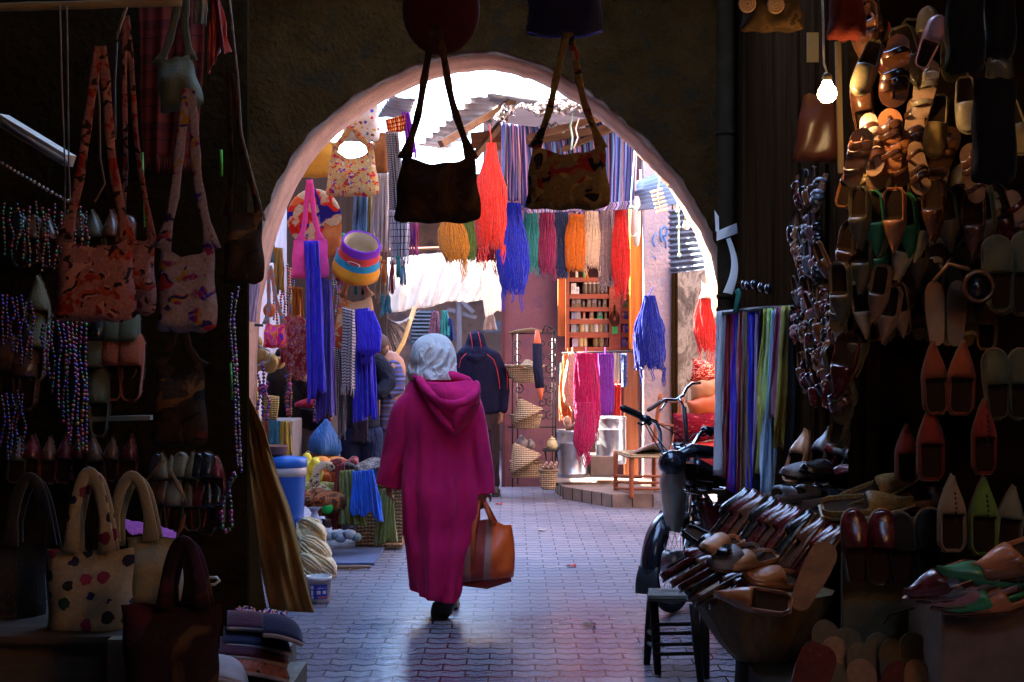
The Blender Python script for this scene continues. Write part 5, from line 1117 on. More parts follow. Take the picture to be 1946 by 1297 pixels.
def rings(mb, secs, n=64, fold=0, seed=0, mi=0, cap=True, sw=1):
    """secs: (cx, cy, z, rx, ry[, foldamp]) stacked sections"""
    vs = []; R = random.Random(seed); ph = [R.random() * 6 for _ in range(4)]
    for j, s in enumerate(secs):
        cx, cy, z, rx, ry = s[:5]; fa = s[5] if len(s) > 5 else fold
        for k in range(n):
            a = 2 * PI * k / n
            q = 1 + fa * (math.sin(5 * a + ph[0] + j * .08 * sw) * .5 + math.sin(9 * a + ph[1] - j * .12 * sw) * .35 + math.sin(14 * a + ph[2] + j * .15 * sw) * .25)
            tl = s[6] * math.cos(a) if len(s) > 6 else 0
            vs.append((cx + rx * q * math.cos(a), cy + ry * q * math.sin(a), z + tl))
    fs = []
    for j in range(len(secs) - 1):
        for k in range(n): fs.append((j * n + k, j * n + (k + 1) % n, (j + 1) * n + (k + 1) % n, (j + 1) * n + k))
    if cap: fs += [tuple(range(n))[::-1], tuple((len(secs) - 1) * n + k for k in range(n))]
    mb.add(vs, fs, mi); return mb
def spline(secs, m=3):
    out = []
    for i in range(len(secs) - 1):
        p0, p1, p2, p3 = secs[max(0, i - 1)], secs[i], secs[i + 1], secs[min(len(secs) - 1, i + 2)]
        for k in range(m):
            t = k / m
            out.append(tuple(.5 * (2 * b + (c - a) * t + (2 * a - 5 * b + 4 * c - d) * t * t + (-a + 3 * b - 3 * c + d) * t ** 3) for a, b, c, d in zip(p0, p1, p2, p3)))
    out.append(secs[-1]); return out

# ---- woman walking away in a magenta djellaba
YW = 8.0; sw_ = sy(YW)
def W(x, y, d=0): return P(x, y, YW + d)
WO = thing("person", "person in a magenta hooded robe and white headscarf walking away carrying a bag", "person", (W(838, 1183).x, YW, 0))
bm_ = MB()
head(bm_, W(826, 676, .02), .1, (-.25, 1, -.1))
bm_.tube([W(828, 700), W(835, 735)], [.05, .06], 12, rounded=True)
bm_.tube([W(838, 735), W(840, 800), W(838, 880), W(838, 915)], [.13, .15, .13, .15], 16, rounded=True, flat=(.7, 1))
bm_.tube([W(790, 742), W(762, 830, .02), W(742, 905, .08)], [.055, .042, .03], 10, rounded=True)
bm_.tube([W(888, 745), W(912, 850), W(913, 930)], [.055, .042, .028], 10, rounded=True)
hand(bm_, W(742, 905, .08), (-.1, .15, -1), (1, .3, 0), .5, 1)
hand(bm_, W(913, 928), (0, 0, -1), (0, 1, 0), 1.0, 1)
bm_.tube([W(815, 905), W(812, 1010, .15), W(822, 1105, .35)], [.1, .065, .045], 12, rounded=True)
bm_.tube([W(858, 905), W(860, 1010, .06), W(852, 1118, .02)], [.1, .065, .04], 12, rounded=True)
bm_.build("body", M_skin, WO, remesh=.007, smoothit=2)
M_robe = mat("magenta_wool", (.78, .022, .15), .85, var=.12, scale=5, bs=240, bst=.3, bd=.0015, sheen=.12, spec=.03, crease=.007, cst=(.5, .5, .16))
rb = MB()
def sec(y, xl, xr, ry, dy=0, fa=.0, tilt=0): a, b = W(xl, y), W(xr, y); return ((a.x + b.x) / 2, YW + dy, a.z, (b.x - a.x) / 2, ry, fa, tilt)
body = [sec(712, 808, 862, .05, .0), sec(718, 792, 884, .085), sec(728, 776, 900, .115), sec(745, 768, 908, .135, 0, .0), sec(775, 766, 908, .15, -.01, .03), sec(810, 768, 905, .155, -.01, .045), sec(850, 770, 902, .15, 0, .06), sec(890, 767, 906, .165, .01, .08),
        sec(930, 765, 908, .18, .01, .10), sec(970, 767, 906, .185, .02, .12), sec(1010, 771, 899, .185, .03, .14), sec(1045, 776, 893, .19, .03, .11), sec(1078, 780, 886, .19, .04, .12), sec(1105, 783, 880, .19, .05, .13), sec(1128, 785, 874, .19, .06, .16, -.015), sec(1137, 788, 868, .18, .06, .18, -.03)]
rings(rb, [q[:5] + (q[5] * 1.2,) + q[6:] for q in spline(body, 3)], 110, seed=3)
# sleeves (flat bell)
def sleeve(pts, n=26, seed=1):
    secs = []; vs = []; fs = []
    pts = spline(pts, 3)
    for j, (x, y, dy, rx, ry, ang) in enumerate(pts):
        c = W(x, y, dy); R = Matrix.Rotation(ang, 3, 'Y')
        for k in range(n):
            a = 2 * PI * k / n; q = 1 + .06 * math.sin(3 * a + j * .5 + seed) + .05 * math.sin(5 * a - j * .3)
            vs.append(c + R @ Vector((rx * q * math.cos(a), ry * q * math.sin(a), 0)))
    for j in range(len(pts) - 1):
        for k in range(n): fs.append((j * n + k, j * n + (k + 1) % n, (j + 1) * n + (k + 1) % n, (j + 1) * n + k))
    fs += [tuple(range(n)), tuple((len(pts) - 1) * n + k for k in range(n))]
    rb.add(vs, fs)
sleeve([(798, 742, 0, .06, .08, .3), (776, 775, .0, .085, .085, .3), (763, 820, .01, .08, .08, .3), (751, 865, .04, .075, .075, .3), (742, 900, .06, .073, .07, .3), (737, 924, .08, .076, .07, .3)])
sleeve([(884, 745, 0, .06, .08, -.15), (896, 775, 0, .07, .085, -.15), (906, 820, 0, .068, .08, -.1), (913, 865, 0, .064, .075, -.06), (917, 900, .0, .061, .07, 0), (919, 938, .0, .060, .066, 0)], seed=2)
rb.build("robe", M_robe, WO, remesh=.010, smoothit=1)
# big soft folds and the hood pouch as cloth of its own
hd = MB()
def hood(u, v):
    L0 = [(790, 722), (800, 745), (815, 765), (832, 795), (862, 826)]; R0 = [(896, 722), (910, 742), (912, 765), (898, 795), (866, 827)]
    def at(Q, t): t *= 4; i = min(3, int(t)); f = t - i; return Q[i][0] + (Q[i + 1][0] - Q[i][0]) * f, Q[i][1] + (Q[i + 1][1] - Q[i][1]) * f
    l, r = at(L0, v), at(R0, v); x = l[0] + (r[0] - l[0]) * u; y = l[1] + (r[1] - l[1]) * u + 6 * math.sin(PI * u) * (1 - v)
    bulge = (math.sin(PI * u) ** .7) * (.05 + .085 * math.sin(PI * min(1, v * .9 + .1)))
    p = W(x, y, -.12 - bulge + .012 * math.sin(u * 9 + v * 7)); return p
hd.grid(hood, 30, 24)
hd.tube([W(x, y, d) for x, y, d in ((797, 722, -.13), (806, 737, -.17), (822, 752, -.21), (842, 766, -.235), (862, 771, -.24), (882, 766, -.23), (898, 755, -.20), (907, 742, -.16), (905, 730, -.12))], [.016, .02, .023, .024, .024, .023, .022, .02, .014], 12, rounded=True)
hd.tube([W(x, y, d) for x, y, d in ((800, 732, -.14), (812, 752, -.16), (826, 778, -.2), (845, 803, -.21), (863, 820, -.19))], [.012, .016, .018, .016, .01], 10, rounded=True)
hd.tube([W(x, y, d) for x, y, d in ((792, 718, -.1), (812, 712, -.09), (838, 712, -.1), (862, 716, -.1), (888, 724, -.12))], [.016, .024, .028, .026, .02], 12, rounded=True)
hd.build("hood", M_robe, WO, solid=.014, smoothit=2)
# headscarf
M_scarf = cloth("white_lilac_scarf", (1, .83, .76), .7, sub=.2)
hs = MB(); sc_ = [sec(634, 818, 832, .02, .02), sec(640, 800, 848, .07, .02, .004), sec(652, 787, 858, .105, .01, .012), sec(668, 781, 865, .12, .0, .02), sec(684, 780, 868, .118, -.01, .035), sec(698, 784, 868, .11, -.02, .05), sec(710, 781, 870, .12, -.03, .07), sec(722, 788, 872, .13, -.03, .08)]
rings(hs, spline(sc_, 5), 110, seed=8, sw=-1.1)
hs.tube([W(782, 690, -.02), W(779, 706, -.02), W(782, 722, 0), W(790, 730, .02)], [.012, .02, .02, .008], 8, rounded=True)
def hsd(x, y):   # depth of the scarf's back surface
    b0 = min(sc_, key=lambda q: abs(q[2] - W(x, y).z)); t = (W(x, y).x - b0[0]) / b0[3]; return b0[1] - YW - b0[4] * math.sqrt(max(.03, 1 - t * t)) - .001
for pts, rr in (([(846, 646), (838, 665), (820, 688), (800, 706)], .010), ([(852, 650), (850, 672), (838, 694), (815, 712)], .011), ([(857, 660), (860, 682), (852, 702), (836, 715)], .010), ([(836, 642), (818, 660), (802, 682), (790, 700)], .009), ([(824, 640), (804, 656), (792, 676)], .008), ([(864, 676), (866, 692), (862, 712)], .009), ([(800, 712), (826, 700), (862, 706)], .012)):
    hs.tube([W(x, y, hsd(x, y)) for x, y in pts], [rr * .3] + [rr] * (len(pts) - 2) + [rr * .5], 8, rounded=True)
hs.build("headscarf", M_scarf, WO, remesh=.0055, smoothit=2)
# shoes
def lowshoe(name, heel, toe, m, T, w=.045, h=.06, sole=None, up=Vector((0, 0, 1))):
    heel, toe = Vector(heel), Vector(toe); d = (toe - heel); Ls = d.length; d.normalize(); up = (up - d * up.dot(d)).normalized(); sx = d.cross(up); mb = MB(); K = 16; n = 18; vs = []; fs = []
    for j in range(K + 1):
        t = j / K; ww = w * (math.sin(PI * min(.985, max(.03, t * .9 + .1))) ** .5) * (1.05 if t > .55 else .86); hh = h * (1 - .55 * sstep((t - .25) / .6)) * (1 if 0 < t < 1 else .6)
        c = heel + d * Ls * t
        for k in range(n):
            a = 2 * PI * k / n; x = ww * math.cos(a); z = hh * .5 * (1 + math.sin(a)) if math.sin(a) > -.3 else hh * .35 * (1 + math.sin(a)) * .3
            vs.append(c + sx * x + up * z)
    for j in range(K):
        for k in range(n): fs.append((j * n + k, j * n + (k + 1) % n, (j + 1) * n + (k + 1) % n, (j + 1) * n + k))
    fs += [tuple(range(n)), tuple(K * n + k for k in range(n))]
    mb.add(vs, fs); sh = mb.build(name, m, T)
    mb = MB(); vs = []; fs = []
    for j in range(K + 1):
        t = j / K; ww = w * 1.06 * (math.sin(PI * min(.98, max(.04, t * .9 + .1))) ** .5) * (1.05 if t > .55 else .86); c = heel + d * (Ls * 1.02 * t - .003)
        vs += [c - sx * ww, c + sx * ww, c + sx * ww - up * .016, c - sx * ww - up * .016]
    for j in range(K):
        for k in range(4): fs.append((j * 4 + k, j * 4 + (k + 1) % 4, (j + 1) * 4 + (k + 1) % 4, (j + 1) * 4 + k))
    fs += [(0, 1, 2, 3), tuple(K * 4 + k for k in range(4))]; mb.add(vs, fs); mb.build("sole", sole or M_black, sh); return sh
M_shoe = leather("black_shoe_leather", (.012, .010, .012), .4)
lowshoe("shoe", W(860, 1124, -.03), W(826, 1182, .06), M_shoe, WO, .056, .085, up=Vector((.5, .75, .3)))
lowshoe("shoe", (W(858, 0).x, YW + .28, .018), (W(850, 0).x, YW + .52, .016), M_shoe, WO, .043, .07)
# shopping bag in her hand: a thing of its own
SB = thing("shopping_bag", "orange and maroon striped shopping bag held in the walking person's right hand", "bag", W(925, 1110, -.02))
mb = MB(); c0 = W(925, 1050, -.02)
M_or, M_mr, M_gr = mat("orange_tarp", (.85, .11, .015), .4, var=.15, bs=30, bst=.4, bd=.006), mat("maroon_tarp", (.32, .03, .02), .45, var=.2, bs=30, bst=.4, bd=.006), mat("brown_tarp", (.28, .10, .06), .45, var=.2, bs=30, bst=.4, bd=.006)
mats_ = [mat("dusky_tarp", (.42, .18, .13), .5, bs=30, bst=.4), M_or]
TL, TR, BL, BR = (888, 1000), (972, 997), (874, 1108), (976, 1098)
for sg in (-1, 1):
    def fn(u, v):
        top = 12 * math.sin(PI * min(1, u * 1.2)) * (1 - v)
        xa_ = TL[0] + (TR[0] - TL[0]) * u; ya_ = TL[1] + (TR[1] - TL[1]) * u - top; xb_ = BL[0] + (BR[0] - BL[0]) * u; yb_ = BL[1] + (BR[1] - BL[1]) * u
        a = u * 2 - 1; t = (1 - abs(a) ** 5) ** .5 * (.25 + .75 * sstep(v * 1.4)) * (1 - max(0, (v - .88) / .12) ** 3 * .5)
        return W(xa_ + (xb_ - xa_) * v + (5 * math.sin(v * 3.1) if u > .9 else 0), ya_ + (yb_ - ya_) * v, -.02 + sg * .10 * t + .008 * math.sin(u * 11 + v * 8))
    base = len(mb.f); mb.grid(fn, 30, 16)
    for q in range(base, len(mb.f)):
        u = ((q - base) % 30) / 30; mb.m[q] = 0 if u < .2 else 2 if u < .42 else 0 if u < .55 else 1
mb.tube([W(x, y, -.02) for x, y in ((876, 1107), (925, 1112), (975, 1098))], [.02, .03, .02], 8, mi=2)
mb.build("body", [mats_[0], M_or, M_mr], SB, smoothit=1)
for dd, xs in ((-.09, (898, 938)), (.05, (905, 945))):
    mb = MB(); mb.tube([W(x, y, dd * q) for x, y, q in ((xs[0], 1090, 1.25), (xs[0] + 2, 1010, 1.0), (909, 955, .4), (914, 947, 0), (921, 955, .4), (xs[1], 1000, 1))], .014, 8, flat=(.3, 1)); mb.build("handle", mat("orange_strap", (.62, .10, .02), .5), SB)

# ---- man in a dark hooded jacket
YM = 14.6
def Mn(x, y, d=0): return P(x, y, YM + d)
MN = thing("person", "person in a navy hooded jacket with red piping, seen from behind near the iron rack", "person", (Mn(920, 935).x, YM, 0))
bm_ = MB(); head(bm_, Mn(903, 650, .1), .1, (.1, 1, -.5))
bm_.tube([Mn(903, 665, .05), Mn(905, 690)], [.055, .065], 10, rounded=True); bm_.tube([Mn(910, 690), Mn(912, 740), Mn(914, 790)], [.16, .15, .15], 14, rounded=True, flat=(.65, 1))
bm_.tube([Mn(940, 690), Mn(955, 735), Mn(953, 785, -.03)], [.06, .045, .032], 10, rounded=True); bm_.tube([Mn(878, 690), Mn(866, 735), Mn(872, 785, .1)], [.06, .045, .032], 10, rounded=True)
hand(bm_, Mn(953, 783, -.03), (-.05, .1, -1), (-1, .3, 0), .7, 1)
for x in (898, 930): bm_.tube([Mn(x, 790), Mn(x + 3, 860), Mn(x + 4, 925)], [.09, .065, .04], 10, rounded=True)
bm_.build("body", M_skin, MN, remesh=.009, smoothit=2)
def sc2(y, xl, xr, ry, dy=0, fa=0, f=Mn, Y=YM): a, b = f(xl, y), f(xr, y); return ((a.x + b.x) / 2, Y + dy, a.z, (b.x - a.x) / 2, ry, fa, 0)
jk = MB(); rings(jk, spline([sc2(656, 884, 918, .08, .02), sc2(664, 874, 936, .12), sc2(675, 868, 950, .15), sc2(700, 866, 953, .17, 0, .01), sc2(740, 868, 952, .17, 0, .015), sc2(775, 872, 950, .16, 0, .02), sc2(786, 878, 946, .15, 0, .02)]), 60, seed=5)
jk.tube([Mn(938, 680), Mn(954, 712, -.01), Mn(958, 745, -.02), Mn(956, 778, -.03)], [.075, .07, .06, .05], 12, rounded=True); jk.tube([Mn(878, 682), Mn(866, 725), Mn(868, 775, .06)], [.075, .06, .05], 12, rounded=True)
jk.tube([Mn(884, 668, -.04), Mn(893, 680, -.12), Mn(905, 684, -.14), Mn(918, 680, -.12), Mn(926, 668, -.04)], [.03, .045, .05, .045, .03], 12, rounded=True)
rings(jk, [sc2(628, 899, 912, .03, .08), sc2(634, 890, 918, .09, .06), sc2(646, 886, 922, .115, .04), sc2(660, 884, 926, .11, .02), sc2(672, 882, 930, .1, 0)], 30)
M_jack = cloth("navy_fleece", (.010, .010, .028), .9, crease=.006)
jk.build("jacket", M_jack, MN, remesh=.011, smoothit=2)
M_pipe = mat("red_piping", (.6, .02, .02), .6, bst=0)
pp_ = MB()
for pts in ([(893, 632, -.07), (896, 645, -.1), (898, 662, -.12)], [(908, 630, -.07), (912, 645, -.1), (915, 662, -.12)], [(872, 700, -.13), (876, 682, -.13), (886, 672, -.13)], [(944, 700, -.15), (938, 684, -.15), (926, 674, -.13)], [(944, 700, -.15), (948, 720, -.14), (950, 740, -.12)], [(962, 700, -.05), (964, 720, -.06), (964, 740, -.06)]):
    pp_.tube([Mn(x, y, d - .03) for x, y, d in pts], .0035, 6)
pp_.build("piping", M_pipe, MN)
tr = MB(); M_trou = cloth("dark_brown_trousers", (.035, .022, .025))
rings(tr, [sc2(782, 880, 946, .13), sc2(800, 880, 948, .13, 0, .02), sc2(818, 882, 948, .12, 0, .02)], 40)
for x in (899, 932): tr.tube([Mn(x, 810), Mn(x + 3, 860), Mn(x + 4, 900), Mn(x + 5, 918)], [.095, .08, .07, .075], 14, rounded=True)
tr.build("trousers", M_trou, MN, remesh=.011, smoothit=1)
lowshoe("shoe", Mn(944, 930, -.05) * Vector((1, 1, 0)) if False else (Mn(941, 0).x, YM - .1, .018), (Mn(944, 0).x, YM + .16, .016), mat("brown_shoe", (.06, .035, .025), .6), MN, .045, .09)
lowshoe("shoe", (Mn(905, 0).x, YM, .018), (Mn(903, 0).x, YM + .26, .016), mat("brown_shoe", (0, 0, 0)), MN, .045, .09)

# ---- people at the left stall
YP = 12.0
def Q(x, y, d=0): return P(x, y, YP + d)
A = thing("person", "person in a grey blue striped jumper and jeans with folded arms", "person", (Q(735, 880).x, YP, 0))
bm_ = MB(); head(bm_, Q(717, 663, 0), .1, (-1, .4, 0)); bm_.tube([Q(718, 675), Q(728, 700)], [.05, .06], 10, rounded=True); bm_.tube([Q(738, 700), Q(738, 750), Q(738, 800)], [.15, .14, .15], 14, rounded=True, flat=(.65, 1))
bm_.tube([Q(748, 700, -.1), Q(756, 735, -.16), Q(735, 748, -.22), Q(715, 748, -.2)], [.055, .045, .036, .028], 10, rounded=True)
hand(bm_, Q(716, 748, -.2), (-1, .1, .1), (0, 1, 0), .4, 1)
for x in (722, 750): bm_.tube([Q(x, 800), Q(x, 870), Q(x, 925)], [.09, .06, .045], 10, rounded=True)
bm_.build("body", M_skin, A, remesh=.009, smoothit=2)
def sA(y, xl, xr, ry, dy=0, fa=0): return sc2(y, xl, xr, ry, dy, fa, Q, YP)
jm = MB(); rings(jm, spline([sA(684, 722, 740, .07), sA(690, 712, 752, .11), sA(704, 708, 758, .14), sA(740, 706, 757, .15, 0, .02), sA(790, 706, 755, .15, 0, .02), sA(818, 706, 756, .14, 0, .03)]), 50)
jm.tube([Q(748, 700, -.08), Q(757, 722, -.13), Q(756, 740, -.17), Q(740, 749, -.22), Q(724, 748, -.21)], [.07, .065, .058, .05, .042], 12, rounded=True)
M_jum = mat("striped_jumper", (.10, .12, .20), .9); M_jum2 = stripes("jumper_stripes", ["#3a4878", "#4c3c48", "#5c6498", "#3c3444", "#4a5284", "#584450"], 9, 'Z', ojb=True, rough=.95, jit=.006); jm.build("jumper", M_jum2, A, remesh=.011, smoothit=1)
je = MB(); rings(je, [sA(815, 708, 756, .13), sA(850, 706, 758, .14), sA(862, 707, 757, .13)], 30)
for x in (722, 746): je.tube([Q(x, 850), Q(x, 900), Q(x, 918)], [.09, .08, .07], 12, rounded=True)
M_jean = cloth("dark_denim", (.02, .03, .07)); je.build("jeans", M_jean, A, remesh=.012, smoothit=1)
hr = MB(); hr.ball(Q(719, 655, .0), (.095, .1, .095), 16, 12); hr.ball(Q(724, 668, .0), (.07, .09, .09), 14, 10); hr.build("hair", mat("brown_hair", (.05, .018, .008), .6, bs=200, bst=.6, stretch=(1, 1, .2)), A)
for nm, x in (("shoe", 724), ("shoe", 748)): lowshoe(nm, (Q(x, 0).x, YP, .018), (Q(x, 0).x - .22, YP, .016), M_shoe, A, .045, .08)
B = thing("person", "person in a dark jacket and dark blue trousers standing mostly behind the blue scarves", "person", (Q(672, 880).x, YP - .3, 0))
def Q2(x, y, d=0): return P(x, y, YP - .3 + d)
bm_ = MB(); head(bm_, Q2(690, 640), .1, (.6, .8, 0)); bm_.tube([Q2(690, 655), Q2(692, 690)], [.055, .06], 10, rounded=True); bm_.tube([Q2(690, 690), Q2(688, 790)], [.15, .15], 14, rounded=True, flat=(.65, 1))
bm_.tube([Q2(715, 690, -.05), Q2(738, 725, -.08), Q2(715, 752, -.2)], [.055, .045, .03], 10, rounded=True); bm_.tube([Q2(664, 690), Q2(655, 740), Q2(660, 790)], [.055, .045, .03], 10, rounded=True)
hand(bm_, Q2(660, 790), (0, 0, -1), (1, 0, 0), .6); hand(bm_, Q2(715, 752, -.2), (-1, 0, -.1), (0, 1, 0), .5)
for x in (664, 700): bm_.tube([Q2(x, 790), Q2(x, 860), Q2(x, 935)], [.09, .06, .045], 10, rounded=True)
bm_.build("body", M_skin2, B, remesh=.009, smoothit=2)
def sB(y, xl, xr, ry, dy=0, fa=0): return sc2(y, xl, xr, ry, dy, fa, Q2, YP - .3)
jm = MB(); rings(jm, spline([sB(668, 680, 702, .07), sB(676, 668, 716, .11), sB(690, 658, 726, .15), sB(740, 658, 722, .17, 0, .02), sB(812, 656, 722, .16, 0, .02)]), 50)
jm.tube([Q2(715, 688, -.04), Q2(732, 708, -.08), Q2(738, 730, -.12), Q2(722, 748, -.2)], [.08, .078, .07, .055], 12, rounded=True)
jm.build("jacket", cloth("black_blue_jacket", (.016, .018, .03)), B, remesh=.011, smoothit=1)
je = MB(); rings(je, [sB(806, 658, 718, .14), sB(840, 656, 720, .14)], 30)
for x in (668, 706): je.tube([Q2(x, 826), Q2(x, 890), Q2(x, 925)], [.1, .085, .08], 12, rounded=True)
je.build("trousers", M_jean, B, remesh=.012, smoothit=1)
for x in (668, 702): lowshoe("shoe", (Q2(x, 0).x, YP - .3, .018), (Q2(x, 0).x + .02, YP - .06, .016), M_shoe, B, .045, .08)
hr = MB(); hr.ball(Q2(690, 634), (.09, .105, .09), 14, 10); hr.build("hair", mat("black_hair", (.012, .01, .01), .5, bs=200, bst=.6), B)
# man bending over the counter in khaki trousers
YK = 11.9
def K_(x, y, d=0): return P(x, y, YK + d)
K0 = thing("person", "person in a dark jacket and khaki trousers bending over the stall", "person", (K_(585, 900).x, YK, 0))
bm_ = MB(); head(bm_, K_(540, 735, .35), .1, (-.6, .6, -.6)); bm_.tube([K_(592, 790), K_(580, 750, .1), K_(560, 735, .25)], [.15, .15, .13], 14, rounded=True); bm_.tube([K_(560, 738, .25), K_(545, 736, .33)], [.06, .055], 8, rounded=True)
bm_.tube([K_(566, 722, .1), K_(580, 718, -.1), K_(600, 745, -.12)], [.055, .045, .03], 10, rounded=True); hand(bm_, K_(600, 745, -.12), (.3, 0, -1), (1, 0, 0), .6)
for x in (578, 602): bm_.tube([K_(x, 790), K_(x - 4, 860), K_(x, 935)], [.09, .06, .045], 10, rounded=True)
bm_.build("body", M_skin, K0, remesh=.009, smoothit=2)
jm = MB(); jm.tube([K_(592, 792), K_(580, 760, .06), K_(562, 738, .2), K_(548, 730, .28)], [.17, .18, .17, .10], 18, rounded=True); jm.tube([K_(566, 715, .1), K_(578, 725, -.06), K_(590, 738, -.1)], [.08, .07, .06], 12, rounded=True)
jm.tube([K_(534, 672, .1), K_(528, 720, .1), K_(530, 780, .12), K_(538, 815, .12)], [.05, .10, .10, .04], 14, rounded=True)
jm.build("jacket", cloth("black_jacket", (.022, .016, .015)), K0, remesh=.012, smoothit=2)
sh_ = MB(); sh_.tube([K_(566, 770, -.1), K_(590, 766, -.14), K_(606, 772, -.1)], [.03, .05, .03], 10, rounded=True); sh_.build("shirt_tail", cloth("crimson_shirt", (.45, .03, .07)), K0)
kh = MB(); kh.tube([K_(590, 775), K_(588, 800), K_(588, 815)], [.15, .18, .17], 20, rounded=True, flat=(.75, 1))
for x, x2 in ((572, 574), (600, 606)): kh.tube([K_(x + 2, 805), K_(x - 2, 850, -.03), K_(x2, 900), K_(x2, 928)], [.12, .105, .09, .08], 16, rounded=True)
kh.build("trousers", cloth("khaki_cotton", (.20, .13, .09), .85), K0, remesh=.011, smoothit=2)
bt_ = MB(); bt_.tube([K_(571, 777, -.16), K_(590, 780, -.19), K_(608, 778, -.15)], .012, 8, flat=(1, .5)); bt_.build("belt", M_black, K0)
for x in (574, 606): lowshoe("shoe", (K_(x, 0).x, YK - .1, .018), (K_(x, 0).x, YK + .16, .016), M_shoe, K0, .045, .08)
# pale blue plastic bag behind
mb = MB(); s = sy(11.5); c = P(612, 862, 11.5)
mb.lathe([(.0, 0), (.11, .0), (.125, .05), (.11, .12), (.07, .19), (.03, .25), (.015, .28)], c, 22, wob=.16, R=Matrix.Rotation(.15, 3, 'Y')); tag(mb.build("plastic_bag", mat("blue_polythene", (.05, .22, .62), .3, bs=16, bst=.8, bd=.02, stretch=(3, 3, .5), sub=.3)), "pale blue knotted plastic bag beside the khaki trousers", "plastic bag")
mb = MB(); mb.box(P(685, 815, 11.2), (.12, .03, .2)); tag(mb.build("dark_cloth_square", cloth("dark_slate", (.05, .04, .06)), bev=.01), "dark slate cloth panel hanging under the bright blue scarf", "cloth")
# counter behind the blue cooler
mb = MB(); pbox(mb, 480, 556, 800, 1010, 11.0, .5); tag(mb.build("stall_counter", mat("grey_counter", (.22, .18, .16), .7), bev=.01), "grey counter under the purple bead strands", "counter")
mb = MB(); mb.tube([P(500, 775, 11.0), P(528, 778, 11.0)], [.1, .1], 12, flat=(.3, 1)); tag(mb.build("straw_tray", M_wick2), "flat golden straw tray under the bead strands", "tray")

# more stock hung in the left stall
GM = "small goods crowding the left stall"
for i, (x0, x1, y0, y1, c, lab) in enumerate(((520, 538, 470, 560, (.50, .28, .06), "short ochre scarf hung behind the bead strands"), (536, 550, 600, 690, (.55, .05, .12), "crimson strip beside the small tie dyed bag"), (505, 520, 440, 500, (.10, .28, .30), "turquoise strip high by the jamb"),
        (556, 574, 545, 610, (.55, .20, .03), "orange strip left of the longest blue scarf"), (640, 654, 470, 540, (.40, .10, .30), "violet strip between pink bag and rainbow bucket"), (716, 730, 500, 575, (.45, .36, .24), "beige strip under the tassels"),
        (722, 742, 560, 600, (.10, .30, .34), "turquoise strip by the white sheet"), (470, 488, 706, 790, (.62, .42, .12), "golden strip over the grey counter"), (488, 508, 800, 860, (.50, .10, .05), "brick red cloth over the counter edge"), (512, 532, 798, 850, (.08, .25, .32), "turquoise cloth over the counter edge"), (532, 552, 800, 868, (.6, .35, .05), "yellow ochre cloth over the counter edge"))):
    drape("small_cloth", lab, "cloth", (x0, y0), (x1, y0 + 2), (x0 - 3, y1), (x1 + 3, y1 - 4), cloth("small_cloth_%d" % i, c, .8, sub=.25), 11.15 if y0 < 780 else 10.93, None, 2, .025, group=GM, nu=16, nv=14, ph=i, hem=4)
for i, (x, y, rx, ry, Yq, c, lab) in enumerate(((512, 590, 12, 14, 11.3, (.5, .12, .04), "little orange felt pouch by the jamb"), (560, 590, 10, 13, 11.3, (.12, .06, .3), "little violet felt pouch left of the blue scarf"), (652, 455, 9, 12, 11.3, (.05, .25, .12), "little green pouch beside the rainbow bucket"), (724, 540, 9, 12, 11.2, (.6, .4, .05), "little yellow pouch under the tassels"), (528, 690, 14, 12, 11.2, (.5, .33, .1), "little golden straw bowl above the counter"), (498, 740, 9, 10, 11.0, (.5, .05, .2), "little pink pouch over the counter"))):
    disc(lab, "felt_pouch", "pouch", x, y, rx, ry, Yq, felt("pouch_%d" % i, c), .04, GM)
for i, (x, y, w_, c, lab) in enumerate(((590, 948, .2, (.55, .2, .05), "orange folded cloth bundle low behind the cooler"), (606, 935, .16, (.5, .4, .1), "yellow folded bundle above the brown cloths"), (640, 985, .12, (.1, .3, .33), "turquoise folded bundle beside the crate"), (655, 884, .13, (.30, .05, .04), "brick folded bundle behind the draped crate"))):
    heap(lab, "cloth_bundle", "bundle", x, y, 10.8, w_, w_ * .55, cloth("bundle_%d" % i, c, crease=.03), 20 + i, 15, GM)
# ================================================================ NEAR HALL, LEFT: BAGS, BEADS, TOTES
def bamboo(label, a, b, r, m, name="bamboo_pole"):
    mb = MB(); a, b = P(*a), P(*b); K = 14; mb.tube([a + (b - a) * k / K for k in range(K + 1)], [r * (1.12 if k % 4 == 0 else 1) for k in range(K + 1)], 10)
    return tag(mb.build(name, m), label, "pole")
M_bam = wood("bamboo", (.30, .20, .09), .6, axis=0)
bamboo("pale bamboo pole the bags hang from, near the ceiling", (-60, 16, 4.8), (345, 4, 4.9), .014, M_bam)
M_fpink = conf("mottled_pink_felt", "#a86a5c", ["#8a2418", "#a03a20", "#2c1c18", "#b87860", "#7a1c28"], 24, 1.4, .5)
M_fwhite = conf("mottled_white_felt", "#a08a88", ["#3a1c80", "#7a2050", "#9a6a20", "#282050", "#a02c30"], 20, 1.3, .53)
M_fdark = conf("mottled_dark_felt", "#3c2a1c", ["#5a2418", "#1c1410", "#6a4420"], 12, 1.6)
M_folive = conf("mottled_olive_felt", "#7a5c30", ["#141018", "#7a1c18", "#8a6a38", "#241418"], 17, 2.2, .5)
GH = "felt bags hung in the near hall"
bag("large felt bag mottled pink and rust, hanging lowest from the bamboo pole", 102, 262, 455, 612, 4.7, M_fpink, apex=(190, 88), bt=.80, group=GH, scoop=14, sw=.02, thick=.05)
bag("pink mottled bag hanging close behind the large pink one", 220, 298, 450, 600, 4.95, M_fpink, apex=(238, 30), bt=.8, group=GH, scoop=10, sw=.012)
bag("white felt bag with violet and rust blotches", 296, 414, 462, 632, 4.6, M_fwhite, apex=(358, 168), bt=.84, group=GH, scoop=26, sw=.02)
